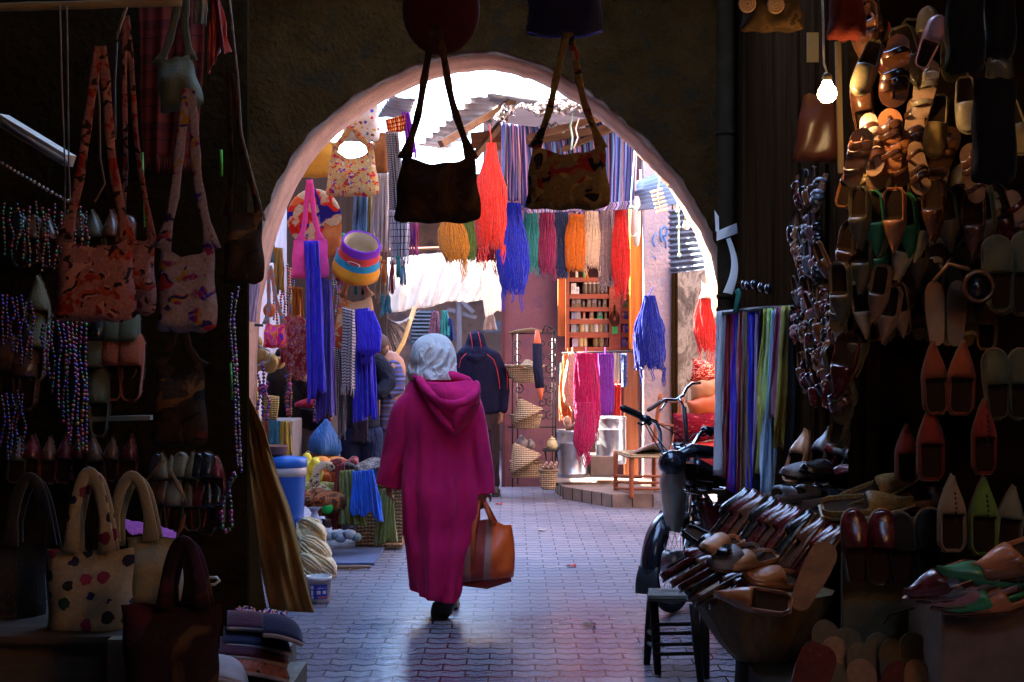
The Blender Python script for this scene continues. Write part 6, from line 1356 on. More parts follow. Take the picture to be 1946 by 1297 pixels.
bag("dark brown felt bag with long straps nearest the arch edge", 424, 503, 402, 540, 5.2, M_fdark, apex=(436, 140), bt=.8, group=GH, scoop=4, sw=.012)
bag("very dark mottled bag hanging low beside the tarpaulin", 288, 396, 690, 850, 5.6, M_fdark, apex=(340, 610), bt=.8, group=GH, scoop=8)
bag("dark felt bag hanging over the arch left of the olive one", 748, 916, 292, 424, 4.8, mottle("dark_umber_felt", [(0, "#2a1a12"), (.45, "#3a2416"), (.55, "#4a2e1a"), (.62, "#301818")], 7, 1.2), apex=(827, 48), bt=.80, group=GH, scoop=20, sw=.016, thick=.045, strap_in=.0)
bag("olive felt bag with black and red veins hanging over the arch", 998, 1161, 272, 399, 4.7, M_folive, apex=(1079, 62), bt=.82, group=GH, scoop=22, sw=.015, thick=.045)
disc("round dark red felt bag cut by the frame top, above the dark felt bag", "round_felt_bag", "bag", 838, 18, 74, 88, 5.1, felt("dark_red_felt", (.045, .006, .008)), .04, GH)
bag("black felt bag with blue hem above the olive bag", 1000, 1146, -70, 70, 4.9, felt("black_felt", (.012, .010, .03)), bt=.85, group=GH, scoop=0, thick=.04)
mb = MB(); mb.tube([P(1002, 62, 4.86), P(1040, 71, 4.84), P(1105, 71, 4.84), P(1144, 60, 4.86)], .004, 6); tag(mb.build("blue_trim", felt("blue_hem", (.05, .04, .35))), "thin blue hem cord under the black felt bag", "trim")
bag("tan felt bag cut by the frame top near the shoe wall", 1405, 1530, -40, 62, 5.2, mottle("tan_ring_felt", [(0, "#3a2814"), (.5, "#4a3218"), (.6, "#2a1c10")], 12, .6), bt=.7, group=GH, scoop=0)
bag("small red pouch cut by the frame top near the lit bulb", 1570, 1648, -60, 78, 5.0, felt("brick_felt", (.14, .018, .008)), bt=.6, group=GH, scoop=0, thick=.04)
bag("rust bag behind the lit bulb with a white clasp", 1505, 1602, 180, 310, 5.45, mat("rust_leather", (.05, .014, .008), .4), bt=.55, group=GH, scoop=0, thick=.04)
for lab, x, y in (("rolled felt flower on the tan bag, left", 1420, 8), ("rolled felt flower on the tan bag, right", 1474, 10)):
    mb = MB()
    for q in range(3): mb.tube([P(x + (4 + 5 * q) * math.cos(a), y + (4 + 5 * q) * math.sin(a), 5.13) for a in [2 * PI * k / 16 for k in range(17)]], .006, 6, cap=False)
    tag(mb.build("felt_rosette", felt("rosette", (.36, .20, .10))), lab, "rosette")
# red rug, green felt piece, red cloth, cream cloth
M_rug = stripes("red_rug", ["#4a140c", "#5a1c10", "#2c0a08", "#5a1c10", "#641f12", "#3a100a"], 5, 'V', widths=[6, 5, .6, 5, 6, .5], rough=.95)
drape("woven_rug", "dark red woven rug hanging with fringe behind the bags", "rug", (262, -20), (392, -30), (266, 300), (376, 302), M_rug, 6.5, None, 2, .02, nu=40, fringe=(40, .06))
bag("grey green felt bag with black piping in front of the red rug", 286, 372, 112, 212, 5.6, felt("greygreen_felt", (.12, .115, .065)), bt=.75, apex=(352, -40), group=GH, scoop=0, sw=.02, tilt=.2)
drape("red_cloth_bag", "crumpled red cloth pouch hanging above the white felt bag", "pouch", (398, -20), (412, -20), (392, 130), (432, 95), cloth("brick_red_cloth", (.42, .05, .03)), 5.0, None, 2, .03, hem=12, nu=24)
drape("cream_cloth", "cream cloth strip hanging near the ceiling beside the red pouch", "cloth", (366, -20), (392, -20), (366, 44), (390, 48), cloth("dull_cream", (.40, .30, .18)), 5.1, None, 1, .01, nu=16)
for lab, pts, Y, r, m in (("thin tan cord hanging straight from the bamboo pole", [(114, 10), (117, 150), (124, 330), (122, 430)], 4.8, .0028, M_brcord), ("brown cord beside the thin tan one", [(127, 12), (129, 180), (131, 320), (135, 440)], 4.8, .0028, M_brcord),
                          ("wavy cord dangling inside the large bag's strap", [(183, 130), (189, 200), (190, 300), (199, 350), (180, 384)], 4.75, .0035, mat("orange_cord", (.34, .15, .06))), ("long tan cord curving down to the dark brown bag", [(434, -20), (452, 150), (458, 250), (475, 320), (503, 420)], 5.1, .005, M_brcord),
                          ("bright green string hanging before the red rug", [(271, 290), (273, 360), (275, 432)], 5.3, .003, mat("lime_string", (.15, .6, .08))), ("green string near the white felt bag's strap", [(420, 285), (421, 335)], 5.4, .006, mat("lime_string2", (.12, .6, .04))),
                          ("pale green string hanging on the bead curtain", [(438, 690), (441, 760)], 5.3, .005, mat("green_string3", (.08, .40, .07))), ("frayed hemp cord tied to the bamboo pole", [(240, 14), (228, 50), (220, 75)], 4.8, .006, M_brcord),
                          ("dark cord hanging left of the red rug", [(222, 80), (218, 160), (219, 265)], 5.0, .004, M_brcord)):
    cord("hanging_string", lab, pts, Y, r, m)
M_lamp = mat("pale_metal_strip", (.85, .70, .52), .6, metal=.0, var=.3, scale=20)
mb = MB(); mb.beam(P(4, 228, 5.6), P(132, 306, 5.4), .05, .045); mb.build
T = thing("lamp_batten", "unlit pale metal lamp batten slanting at the left wall", "lamp batten", P(68, 268, 5.5)); mb.build("housing", M_lamp, T, smooth=False)
mb = MB(); mb.tube([P(6, 236, 5.56), P(131, 312, 5.36)], .012, 8); mb.build("tube", mat("grey_tube", (.35, .33, .30), .3), T)
beads("pale silver chain slanting below the lamp batten", [(-10, 302), (60, 345), (138, 388)], 5.5, .008, [7], gap=2.6)

# bead curtains in the near hall: each strand its own thing
GBC = "bead strands of the near left curtain"
R = random.Random(21)
k_ = 0
names = {0: "upper", 1: "middle", 2: "lower"}
for row, (y0, y1, xs, Y) in enumerate(((385, 520, range(8, 168, 12), 6.0), (560, 700, range(4, 60, 9), 5.8), (610, 860, range(82, 170, 9), 5.5), (740, 900, range(2, 46, 10), 5.7))):
    for i, x in enumerate(xs):
        ya = y0 + R.random() * 20; yb = y1 - R.random() * 50
        if row == 2: ya = 608 + abs(x - 125) * .25; yb = 700 + (860 - 700) * sstep((x - 70) / 80)
        beads("%s strand from the wall side in the %s bead bunch%s" % (ORD[i], ["brown red high", "dim small", "colourful central", "dark lowest left"][row], ""), [(x, ya), (x + 2, (ya + yb) / 2), (x, yb)], Y + .02 * (i % 4), (4.3 if row == 2 else 3.9) * sy(Y), [[1, 6, 3, 2], [1, 0, 6], [0, 5, 1, 3, 2, 4], [4, 0, 1, 6]][row], GBC, seed=row * 50 + i, jit=.3, gap=2.3)
beads("long bead strand with dark glossy beads beside the pink jamb", [(452, 548), (443, 600), (449, 700), (453, 800), (458, 900)], 5.4, .0085, [0, 6, 7, 6, 5], None, gap=2.1)
beads("second long dark bead strand hanging beside the jamb", [(440, 560), (436, 620), (445, 720), (447, 830), (452, 890)], 5.42, .008, [6, 6, 0, 3], None, gap=2.1)
beads("looped green and violet bead necklace hanging lowest before the tarpaulin", [(446, 905), (436, 920), (425, 950), (420, 975), (422, 1002), (431, 1012), (440, 1000), (438, 960), (434, 925), (446, 895)], 5.2, .0095, [2, 0, 6, 5], None, gap=2.1)
beads("pink rimmed oval bead loop under the large pink bag", [(100, 600), (88, 615), (82, 645), (90, 650)], 5.2, .005, [5, 7], None)

# slippers standing in the dim shelf, left: built by the shoe prototypes later
mb = MB(); mb.beam(P(165, 797, 6.2), P(288, 794, 6.2), .05, .02); tag(mb.build("slipper_shelf", wood("pale_shelf", (.26, .22, .14), .7, axis=0), smooth=False), "pale shelf edge below the dim slippers on the left", "shelf")
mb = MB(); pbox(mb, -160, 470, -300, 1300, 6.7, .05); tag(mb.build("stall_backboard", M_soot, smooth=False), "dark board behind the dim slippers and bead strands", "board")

# totes on the bench
def tote(label, x0, x1, y0, y1, Y, m, ytop, hx, bt=1.0, group="felt totes on the left bench", thick=.08, hw=.018, taper=0):
    s = sy(Y); T = bag(label, x0, x1, y0, y1, Y, m, None, bt=bt, thick=thick, group=group, scoop=4, cat="tote bag", name="felt_tote", rc=.08)
    for dd in (-1, 1):
        a, b = hx; mb = MB(); K = 16; pts = []
        for k in range(K + 1):
            t = k / K; x = a + (b - a) * t; h = math.sin(PI * t) ** .55
            pts.append(P(x + (dd * 5), y0 + 8 - (y0 + 8 - ytop) * h + (8 if dd > 0 else 0), Y + dd * thick * .55 * (1 - .3 * h)))
        mb.tube(pts, [hw * (1.5 if k in (0, K) else 1) for k in range(K + 1)], 9, flat=(.35, 1)); mb.build("handle", m, T)
    return T
M_tdots = dots("dotted_tote_felt", (.33, .25, .14), ["#701830", "#141428", "#0c3020", "#802040", "#181410", "#1c1444"], 17, .30)
tote("cream tote with coloured dots standing on the left bench", 92, 252, 1042, 1212, 4.3, M_tdots, 898, (140, 208), bt=1.03)
tote("plain cream tote leaning behind the dotted tote", 246, 345, 1020, 1150, 4.6, felt("cream_dim_felt", (.26, .20, .11)), 905, (218, 292), bt=1.1)
tote("dark tote with looped handles at the bench's wall end", -60, 84, 1030, 1200, 4.5, felt("charcoal_felt", (.035, .028, .025)), 908, (24, 98), bt=1.1)
tote("dark plum and brown tote standing in front of the bench", 240, 412, 1148, 1330, 3.9, conf("plum_felt", "#2c1a18", ["#4a1c24", "#38202c", "#4a3420"], 7, 1.0), 1030, (318, 388), bt=1.12)
drape("pink_fabric", "pink sequinned cloth heaped behind the totes", "cloth", (225, 985), (330, 1008), (232, 1012), (335, 1030), mottle("pink_sequin", [(0, "#8a3070"), (.5, "#b05898"), (.6, "#502040")], 60), 5.2, 4.9, 3, .03)
mb = MB(); pbox(mb, -80, 236, 1210, 1224, 4.15, .6); pbox(mb, -80, 232, 1224, 1420, 4.2, .5); tag(mb.build("bench", wood("dark_bench", (.08, .055, .035), .8, axis=0), smooth=False), "dark wooden bench carrying the dotted tote", "bench")
mb = MB(); pbox(mb, 204, 242, 1216, 1400, 4.1, .05); tag(mb.build("bench_board", mat("olive_board", (.14, .11, .05), .8), smooth=False), "olive board end of the bench", "board")
mb = MB(); mb.tube([P(398, 1098, 4.6), P(412, 1098, 4.6), P(417, 1104, 4.6), P(408, 1111, 4.6), P(398, 1112, 4.6)], .005, 6); tag(mb.build("plastic_ring", mat("pale_ring", (.5, .5, .45), .3)), "pale ring beside the plum tote's handle", "ring")
for lab, pts, m in (("brown feather like dried leaf hanging behind the totes", [(317, 872), (300, 890), (280, 912)], M_brcord), ("dried leaf twig with pale tip over the totes", [(322, 890), (340, 925), (355, 958)], mat("dry_leaf", (.25, .18, .1))), ("reddish dried leaf beside the pale twig", [(352, 978), (345, 1000), (335, 1022)], mat("red_leaf", (.25, .06, .03)))):
    mb = MB(); mb.tube([P(x, y, 4.8) for x, y in pts], [.003, .010, .003], 6, flat=(.3, 1)); tag(mb.build("dried_leaf", m), lab, "leaf")
# stack of felt slippers at the hall edge
M_wh, M_pl, M_nv = felt("slipper_rim_white", (.32, .26, .26)), felt("slipper_plum", (.05, .008, .02)), felt("slipper_navy", (.012, .010, .03))
def flatslip(label, x0, x1, y0, y1, Y, mi, dep=.3):
    s = sy(Y); T = thing("felt_slippers", label, "slippers", P((x0 + x1) / 2, y1, Y), 0, "felt slippers stacked at the hall edge"); mb = MB()
    mb.grid(lambda u, v: P(x0 + (x1 - x0) * u, y0 + (y1 - y0) * .5 + (y1 - y0) * .25 * u * u - (y1 - y0) * .55 * math.sin(PI * v) * (1 - u ** 6) ** .5, Y - .02 + dep * (v - .5) * (1 - .9 * abs(u - .4) ** 3)), 20, 14)
    mb.build("upper", mi, T, solid=.012)
    mb = MB(); mb.tube([P(x0 + (x1 - x0) * u, y0 + (y1 - y0) * .52 + (y1 - y0) * .27 * u * u, Y - .02 - dep * .5 * (1 - .9 * abs(u - .4) ** 3)) for u in [k / 14 for k in range(15)]], .008, 8); mb.build("welt", M_wh, T)
for i, (x0, x1, y0, y1, m, d) in enumerate(((432, 560, 1166, 1222, M_pl, "plum"), (425, 552, 1196, 1256, M_nv, "navy"), (418, 545, 1216, 1280, M_pl, "plum"), (412, 548, 1240, 1310, M_fpink, "mottled pink"), (500, 574, 1172, 1240, M_nv, "navy side facing"), (405, 470, 1250, 1330, M_wh, "cream"))):
    flatslip("%s %s felt slipper from the top of the stack at the hall edge" % (ORD[i], d), x0, x1, y0, y1, 5.2 - .06 * i, m)
R = random.Random(5); mb = MB()
for i in range(90):
    u, v = R.random(), R.random(); mb.ball(P(450 + 95 * u, 1152 + 18 * v + 12 * u, 5.25 + .12 * (1 - v)), .007, 7, 5, mi=R.choice([0, 1, 5, 0, 3, 1]))
tag(mb.build("bead_heap", BEADC), "heap of violet and red beads lying on the slipper stack", "beads")
mb = MB(); pbox(mb, 395, 556, 1300, 1460, 5.0, .35); pbox(mb, 430, 548, 1235, 1300, 5.3, .2); tag(mb.build("slipper_crate", wood("grey_crate", (.20, .17, .13), .8), smooth=False), "grey wooden crate under the felt slippers", "crate")
# brown tarpaulin
M_tarp = mat("ochre_tarpaulin", (.46, .22, .05), .8, var=.3, scale=5, bs=50, bst=.5, bd=.004, sub=.3)
mb = MB()
TL_ = [(450, 735), (458, 800), (470, 870), (476, 940), (484, 1010), (498, 1080), (512, 1160)]; TR_ = [(468, 745), (500, 815), (522, 880), (548, 960), (567, 1040), (582, 1100), (596, 1165)]
def tfn(u, v):
    t = v * 6; i = min(5, int(t)); f = t - i; a = [TL_[i][k] + (TL_[i + 1][k] - TL_[i][k]) * f for k in (0, 1)]; b = [TR_[i][k] + (TR_[i + 1][k] - TR_[i][k]) * f for k in (0, 1)]
    Y = 7.7 + .15 * math.sin(u * 2.5 + v * 2) + .05 * math.sin(u * 10 + v * 7) + .025 * math.sin(u * 23 - v * 5)
    return P(a[0] + (b[0] - a[0]) * u + 2 * math.sin(v * 13), a[1] + (b[1] - a[1]) * u, Y)
mb.grid(tfn, 30, 40); TP = mb.build("tarpaulin", M_tarp, solid=.006); tag(TP, "ochre tarpaulin hanging open at the edge of the left stall", "tarpaulin")
mb = MB()
PL = [(300, 730), (300, 900), (300, 1150)]
mb.grid(lambda u, v: (lambda t: P(250 + (tfn(0, v).x / sy(tfn(0, v).y) + HX + 6 - 250) * u, 720 + 480 * v + (12 * u), 7.6 + .04 * math.sin(u * 25 + v * 3) + .03 * math.sin(u * 11 - v * 6)))(0), 40, 20)
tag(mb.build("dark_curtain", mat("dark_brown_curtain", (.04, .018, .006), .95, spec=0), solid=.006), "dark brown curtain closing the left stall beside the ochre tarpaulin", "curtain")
# ================================================================ NEAR HALL, RIGHT
# ---- motorbike
YB = 8.2
def Mo(x, y, d=0): return P(x, y, YB + d)
BIKE = thing("motorbike", "old black moped with chrome handlebars parked at the arch", "moped", (Mo(1278, 0).x, YB, 0))
M_blk = mat("black_enamel", (.012, .013, .02), .22, var=.2, coat=.6, bst=.05); M_chr = mat("chrome", (.9, .88, .86), .14, metal=1, var=.1, bst=.03); M_tyre = mat("tyre_rubber", (.018, .018, .02), .75, bs=60, bst=.6)
fw = Vector((-.53, -.85, 0)); sd = Vector((.85, -.53, 0)); up = Vector((0, 0, 1))
def wheel(C0, r, nm):
    W_ = MB(); W_.tube([C0 + (fw * math.cos(a) + up * math.sin(a)) * (r - .028) for a in [2 * PI * k / 40 for k in range(41)]], .028, 10, cap=False); t = W_.build(nm, M_tyre, BIKE)
    m = MB(); m.tube([C0 + (fw * math.cos(a) + up * math.sin(a)) * (r - .062) for a in [2 * PI * k / 40 for k in range(41)]], .012, 8, cap=False); m.build("rim", M_chr, t)
    m = MB()
    for k in range(28):
        a = 2 * PI * k / 28; s_ = 1 if k % 2 else -1; m.tube([C0 + sd * .03 * s_ + (fw * math.cos(a + .25 * s_) + up * math.sin(a + .25 * s_)) * .04, C0 + (fw * math.cos(a) + up * math.sin(a)) * (r - .06)], .0016, 4)
    m.build("spokes", M_chr, t)
    m = MB(); m.tube([C0 - sd * .06, C0 - sd * .05, C0 + sd * .05, C0 + sd * .06], [.05, .075, .075, .03], 24); m.build("hub", mat("alloy_hub", (.4, .4, .4), .35, metal=.8), t)
Cf = Vector((Mo(1280, 0).x, YB, .285)); wheel(Cf, .285, "front_tyre"); wheel(Cf - fw * 1.12 , .285, "rear_tyre")
mb = MB(); vs = []; fs = []; K = 28
for k in range(K + 1):
    a = math.radians(112 - 165 * k / K * .72 - 0) if False else math.radians(125 - 128 * k / K)
    # arc over the front (fw) side of the wheel
    rr = .315 + .02 * (k / K); rad = fw * math.cos(a) + up * math.sin(a)
    for q in range(9):
        b = (q / 8 * 2 - 1); vs.append(Cf + rad * (rr - .035 * b * b) + sd * .062 * b)
for k in range(K):
    for q in range(8): fs.append((k * 9 + q, k * 9 + q + 1, (k + 1) * 9 + q + 1, (k + 1) * 9 + q))
mb.add(vs, fs); mb.build("front_mudguard", M_blk, BIKE, solid=.004)
mb = MB(); mb.grid(lambda u, v: Cf + fw * (.315 + .02 * v + .02 * math.sin(v * 3)) + up * (.02 - .15 * v) + sd * (.06 + .012 * v) * (u * 2 - 1), 6, 8); mb.build("mud_flap", M_black, BIKE, solid=.005)
# forks and springs
for sg, nm in ((-1, "fork_leg"), (1, "fork_leg")):
    mb = MB(); top = Mo(1304, 905, .12) + sd * .055 * sg; bot = Cf + sd * .085 * sg; mb.tube([top, bot + (top - bot) * .45, bot], [.02, .022, .016], 10); mb.build(nm, M_chr if sg > 0 else M_blk, BIKE)
    mb = MB(); a0_, b0_ = bot + (top - bot) * .75, bot + (top - bot) * .12; ax = (b0_ - a0_); ux = ax.normalized().orthogonal().normalized(); vx = ax.normalized().cross(ux)
    mb.tube([a0_ + ax * t + (ux * math.cos(t * 44) + vx * math.sin(t * 44)) * .03 + sd * .03 * sg for t in [k / 110 for k in range(111)]], .007, 6); mb.build("spring", M_black, BIKE)
mb = MB()   # leg shield: chromed curved plate
SHL = [(1266, 880), (1254, 915), (1258, 960), (1266, 1008)]; SHR = [(1296, 874), (1302, 910), (1304, 960), (1294, 1014)]
def shf(u, v):
    t = v * 3; i = min(2, int(t)); f = t - i; a = [SHL[i][k] + (SHL[i + 1][k] - SHL[i][k]) * f for k in (0, 1)]; b = [SHR[i][k] + (SHR[i + 1][k] - SHR[i][k]) * f for k in (0, 1)]
    return Mo(a[0] + (b[0] - a[0]) * u, a[1] + (b[1] - a[1]) * u, -.14 - .12 * math.sin(PI * u) ** .8 + .05 * u)
mb.grid(shf, 14, 20); mb.build("front_fairing", mat("steel_fairing", (.50, .46, .38), .28, metal=.6, bst=.05), BIKE, solid=.008)
mb = MB(); mb.tube([Mo(x, y, d) for x, y, d in ((1286, 866, -.1), (1310, 856, -.08), (1345, 860, 0), (1368, 866, .1))], [.05, .075, .07, .04], 16, rounded=True, flat=(1.0, .55)); mb.build("headlamp_nacelle", M_blk, BIKE)
mb = MB(); mb.tube([Mo(1276, 880, -.2), Mo(1290, 872, -.12)], [.075, .05], 20, rounded=True); lamp_ = mb.build("headlamp", M_blk, BIKE)
mb = MB(); c = Mo(1291, 846, -.05); mb.lathe([(.03, -.05), (.038, -.02), (.042, 0), (.038, .006), (.034, .002), (0, .002)], c, 24, R=Matrix.Rotation(.35, 3, 'X')); mb.build("speedometer", [M_chr][0], BIKE)
mb = MB(); mb.lathe([(.0, .004), (.033, .0045), (0, .006)], c, 20, R=Matrix.Rotation(.35, 3, 'X')); mb.build("dial", M_blk, BIKE)
# handlebars
HBL = [(1208, 787, -.25), (1228, 795, -.2), (1246, 802, -.15), (1254, 820, -.1), (1256, 850, -.06), (1266, 868, 0), (1290, 872, 0), (1306, 862, .0), (1318, 845, .02), (1330, 825, .05), (1345, 816, .12), (1372, 822, .25)]
mb = MB(); mb.tube([Mo(*p) for p in HBL], .012, 10); mb.build("handlebar", M_chr, BIKE)
for pts in (((1184, 776, -.32), (1216, 790, -.24)), ((1350, 817, .14), (1384, 824, .3))):
    mb = MB(); a, b = Mo(*pts[0]), Mo(*pts[1]); mb.tube([a + (b - a) * k / 10 for k in range(11)], [.019 + .002 * (k % 2) for k in range(11)], 10, rounded=True); mb.build("grip", M_black, BIKE)
for cx, cy, d in ((1226, 796, -.22), (1342, 817, .1)):
    mb = MB(); mb.ball(Mo(cx, cy, d), (.035, .03, .022), 12, 8); mb.tube([Mo(cx - 14, cy + 8, d - .04), Mo(cx - 6, cy + 12, d - .05), Mo(cx + 6, cy + 6, d)], .007, 6); mb.tube([Mo(cx, cy, d), Mo(cx + 10, cy + 12, d)], .014, 8); mb.build("brake_lever", M_blk, BIKE)
mb = MB()
for pts in ([(1228, 800, -.2), (1245, 830, -.22), (1262, 850, -.22), (1276, 868, -.2)], [(1236, 798, -.2), (1262, 812, -.24), (1290, 828, -.2), (1304, 850, -.1)], [(1340, 820, .1), (1318, 826, 0), (1306, 842, -.05)], [(1224, 802, -.2), (1236, 826, -.26), (1258, 862, -.26), (1268, 880, -.22)], [(1304, 852, -.1), (1320, 862, -.1), (1326, 900, -.1)]):
    mb.tube([Mo(*p) for p in pts], .004, 6)
mb.build("cables", M_black, BIKE)
mb = MB(); mb.tube([Mo(x, y, d) for x, y, d in ((1296, 928, -.1), (1302, 934, -.12), (1330, 938, -.05), (1376, 934, .15), (1380, 928, .2), (1340, 925, .2))], .012, 8); mb.build("carrier_bar", M_chr, BIKE)
mb = MB(); mb.tube([Mo(1305, 900, .1), Mo(1330, 980, .2), Mo(1370, 1040, .45), Mo(1440, 1030, .9)], .035, 10); mb.tube([Mo(1320, 885, .15), Mo(1365, 910, .4), Mo(1430, 900, .8), Mo(1480, 960, 1.1)], .05, 12); mb.tube([Mo(1480, 960, 1.1), Mo(1470, 1060, 1.0)], .02, 8); mb.build("frame", M_blk, BIKE)
mb = MB(); mb.tube([Mo(1300, 895, -.02), Mo(1322, 905, .1), Mo(1375, 925, .35)], [.05, .075, .06], 14, rounded=True, flat=(.7, 1)); mb.build("fuel_tank", M_blk, BIKE)
mb = MB(); mb.tube([Mo(1338, 962, .1), Mo(1348, 985, .12), Mo(1352, 1015, .14)], [.05, .06, .045], 14, rounded=True); mb.ball(Mo(1368, 975, .2), (.06, .06, .07), 14, 10); mb.build("engine_cover", leather("maroon_enamel", (.16, .015, .02), .18), BIKE)
mb = MB()
for k in range(7): mb.lathe([(.035, 0), (.06, .002), (.06, .006), (.035, .008)], Mo(1330 + k, 1030 - k * 6, .18), 18)
mb.build("engine_fins", mat("alloy_hub", (0, 0, 0)), BIKE)
mb = MB(); mb.tube([Mo(x, y, d) for x, y, d in ((1312, 1018, .05), (1320, 1030, .06), (1345, 1030, .15), (1380, 1012, .35))], [.02, .026, .03, .035], 12, rounded=True); mb.build("exhaust", M_chr, BIKE)
mb = MB(); mb.tube([Mo(1420, 880, .8), Mo(1500, 890, 1.2)], [.09, .08], 14, rounded=True, flat=(.5, 1)); mb.build("saddle", M_black, BIKE)
# stand under it
mb = MB(); mb.tube([Mo(1330, 1045, .3), (Mo(1322, 0).x, YB + .3, .012)], .012, 6); mb.build("stand", M_blk, BIKE)
# bicycle behind: handlebar seen
YC_ = 9.4
BC = thing("bicycle", "bicycle with bent chrome handlebar and tan grip parked behind the moped", "bicycle", (P(1310, 0, YC_).x, YC_, 0))
mb = MB(); mb.tube([P(x, y, YC_ + d) for x, y, d in ((1256, 764, -.1), (1265, 760, -.06), (1284, 761, 0), (1298, 752, .02), (1305, 738, .05), (1314, 730, .1), (1330, 728, .2))], .011, 8); mb.tube([P(1290, 756, YC_), P(1300, 776, YC_)], .010, 8); mb.build("handlebar", M_chr, BC)
mb = MB(); mb.tube([P(1233, 779, YC_ - .15), P(1258, 763, YC_ - .09)], .015, 8, rounded=True); mb.build("grip", mat("tan_grip", (.34, .15, .09), .6), BC)
mb = MB(); mb.tube([P(1252, 784, YC_ - .1), P(1258, 776, YC_ - .1), P(1268, 762, YC_ - .05)], .007, 6); mb.build("brake_lever", M_chr, BC)
mb = MB(); mb.tube([P(1300, 774, YC_), P(1306, 850, YC_ + .02), P(1318, 1000, YC_ + .05)], .016, 8); mb.tube([P(1306, 850, YC_), P(1400, 860, YC_ + .4)], .016, 8); mb.tube([P(1310, 890, YC_), P(1390, 1020, YC_ + .4)], .016, 8); mb.build("frame", mat("bike_paint", (.06, .02, .02), .4), BC)
for cx, d in ((1318, .05), (1395, .9)):
    c = Vector((P(cx, 0, YC_ + d).x, YC_ + d, .33)); mb = MB(); f2 = Vector((-.3, -.95, 0))
    mb.tube([c + (f2 * math.cos(a) + up * math.sin(a)) * .31 for a in [2 * PI * k / 36 for k in range(37)]], .018, 8, cap=False); mb.build("tyre", M_tyre, BC)

# ---- pipe, papers, plank wall
PP = thing("drain_pipe", "thick dark vertical pipe at the arch edge", "pipe", P(1379, 1100, 9.7))
mb = MB(); mb.tube([P(1379, -400, 9.7), P(1379, 600, 9.7), P(1379, 1088, 9.7)], .058, 20); mb.build("pipe", mat("dark_pipe", (.03, .018, .01), .8, var=.3, spec=.0), PP)
mb = MB()
for y in (560, 585, 250): mb.tube([P(1379, y, 9.7), P(1379, y + 8, 9.7)], .066, 20)
mb.build("collar", mat("dark_pipe", (0, 0, 0)), PP)
M_pap = mat("white_paper", (.9, .88, .84), .8, var=.05, sub=.75)
def paper(label, tl, tr, bl, br, Y, bend=.05):
    mb = MB(); mb.grid(lambda u, v: P((tl[0] + (tr[0] - tl[0]) * u) * (1 - v) + (bl[0] + (br[0] - bl[0]) * u) * v + 9 * math.sin(PI * v) * (bend / .05), (tl[1] + (tr[1] - tl[1]) * u) * (1 - v) + (bl[1] + (br[1] - bl[1]) * u) * v, Y - bend * math.sin(PI * v)), 6, 14)
    tag(mb.build("paper_strip", M_pap, solid=.003), label, "paper")
paper("curved white paper strip stuck beside the dark pipe", (1380, 455), (1388, 452), (1374, 556), (1392, 560), 9.55, .07)
paper("white tape strip crossing the dark pipe", (1362, 440), (1400, 424), (1362, 458), (1402, 444), 9.6, 0)
paper("narrow white paper strip standing on the pipe's left edge", (1358, 400), (1366, 412), (1360, 440), (1367, 442), 9.6, 0)
M_plank = mat("old_dark_planks", (.030, .014, .006), .9, var=.7, scale=1.0, bs=2.2, bst=.6, bd=.01, stretch=(22, 22, 1.2), spec=0, detail=8)
PW = thing("plank_wall", "wall of dark vertical planks running from the pipe to the shoe wall", "wall", (1.5, 8, 0))
def wall_pt(x):   # photo column -> point of the plank wall in plan
    t = (x - 1395) / (1640 - 1395); Y = 1 / ((1 - t) / 9.85 + t / 5.4); return (x - HX) * Y / F, Y
mb = MB(); R = random.Random(2); x = 1392
while x < 1640:
    wd = 5 + 9 * R.random(); a, b = wall_pt(x), wall_pt(min(1642, x + wd)); o = .02 * R.random(); mb.add([(a[0] + o, a[1] - o, 0), (b[0] + o, b[1] - o, 0), (b[0] + o, b[1] - o, 4.3), (a[0] + o, a[1] - o, 4.3), (a[0] + .06, a[1], 0), (b[0] + .06, b[1], 0), (b[0] + .06, b[1], 4.3), (a[0] + .06, a[1], 4.3)], [(0, 1, 2, 3), (5, 4, 7, 6), (1, 5, 6, 2), (4, 0, 3, 7), (3, 2, 6, 7), (4, 5, 1, 0)]); x += wd
mb.build("planks", M_plank, PW, smooth=False)
wallbox("shoe_wall", "dark board wall the shoes hang on, facing the hall", 1.30, 3.2, 5.42, 5.5, 0, 4.3, M_soot)
mb = MB(); mb.beam(P(1592, 80, 5.35), P(1598, 330, 5.35), .02, .02); tag(mb.build("pale_lath", wood("pale_lath", (.14, .09, .045), .7), smooth=False), "pale upright lath right of the lit bulb", "lath")
mb = MB(); pbox(mb, 1534, 1556, 62, 118, 5.6, .01); tag(mb.build("paper_label", mat("dull_card", (.25, .2, .12), .8), smooth=False), "dull card pinned above the lit bulb", "card")
# knobs
for i, (x, y) in enumerate(((1414, 541), (1421, 543), (1433, 541), (1447, 546), (1460, 549))):
    mb = MB(); yy = wall_pt(x)[1] - .06; mb.ball(P(x, y, yy), (.022, .03, .03), 14, 10); mb.tube([P(x, y, yy), P(x, y, yy) + Vector((.06, .03, 0))], .008, 6)
    tag(mb.build("black_knob", M_blk), "%s glossy black knob of the row, counted from the pipe" % ORD[i], "knob", "glossy knobs on the plank wall")
# ---- lit bulb
M_lit, nt_, b_ = _m("lit_bulb_glass"); b_.inputs['Emission Color'].default_value = (1, .66, .30, 1); b_.inputs['Emission Strength'].default_value = 7; b_.inputs['Base Color'].default_value = (1, .9, .7, 1)
bulb("lit warm light bulb hanging before the plank wall", 1572, 178, 5.0, .034, M_lit, mat("dark_brass", (.15, .10, .05), .4, .7), [(1566, 120), (1562, -60)])

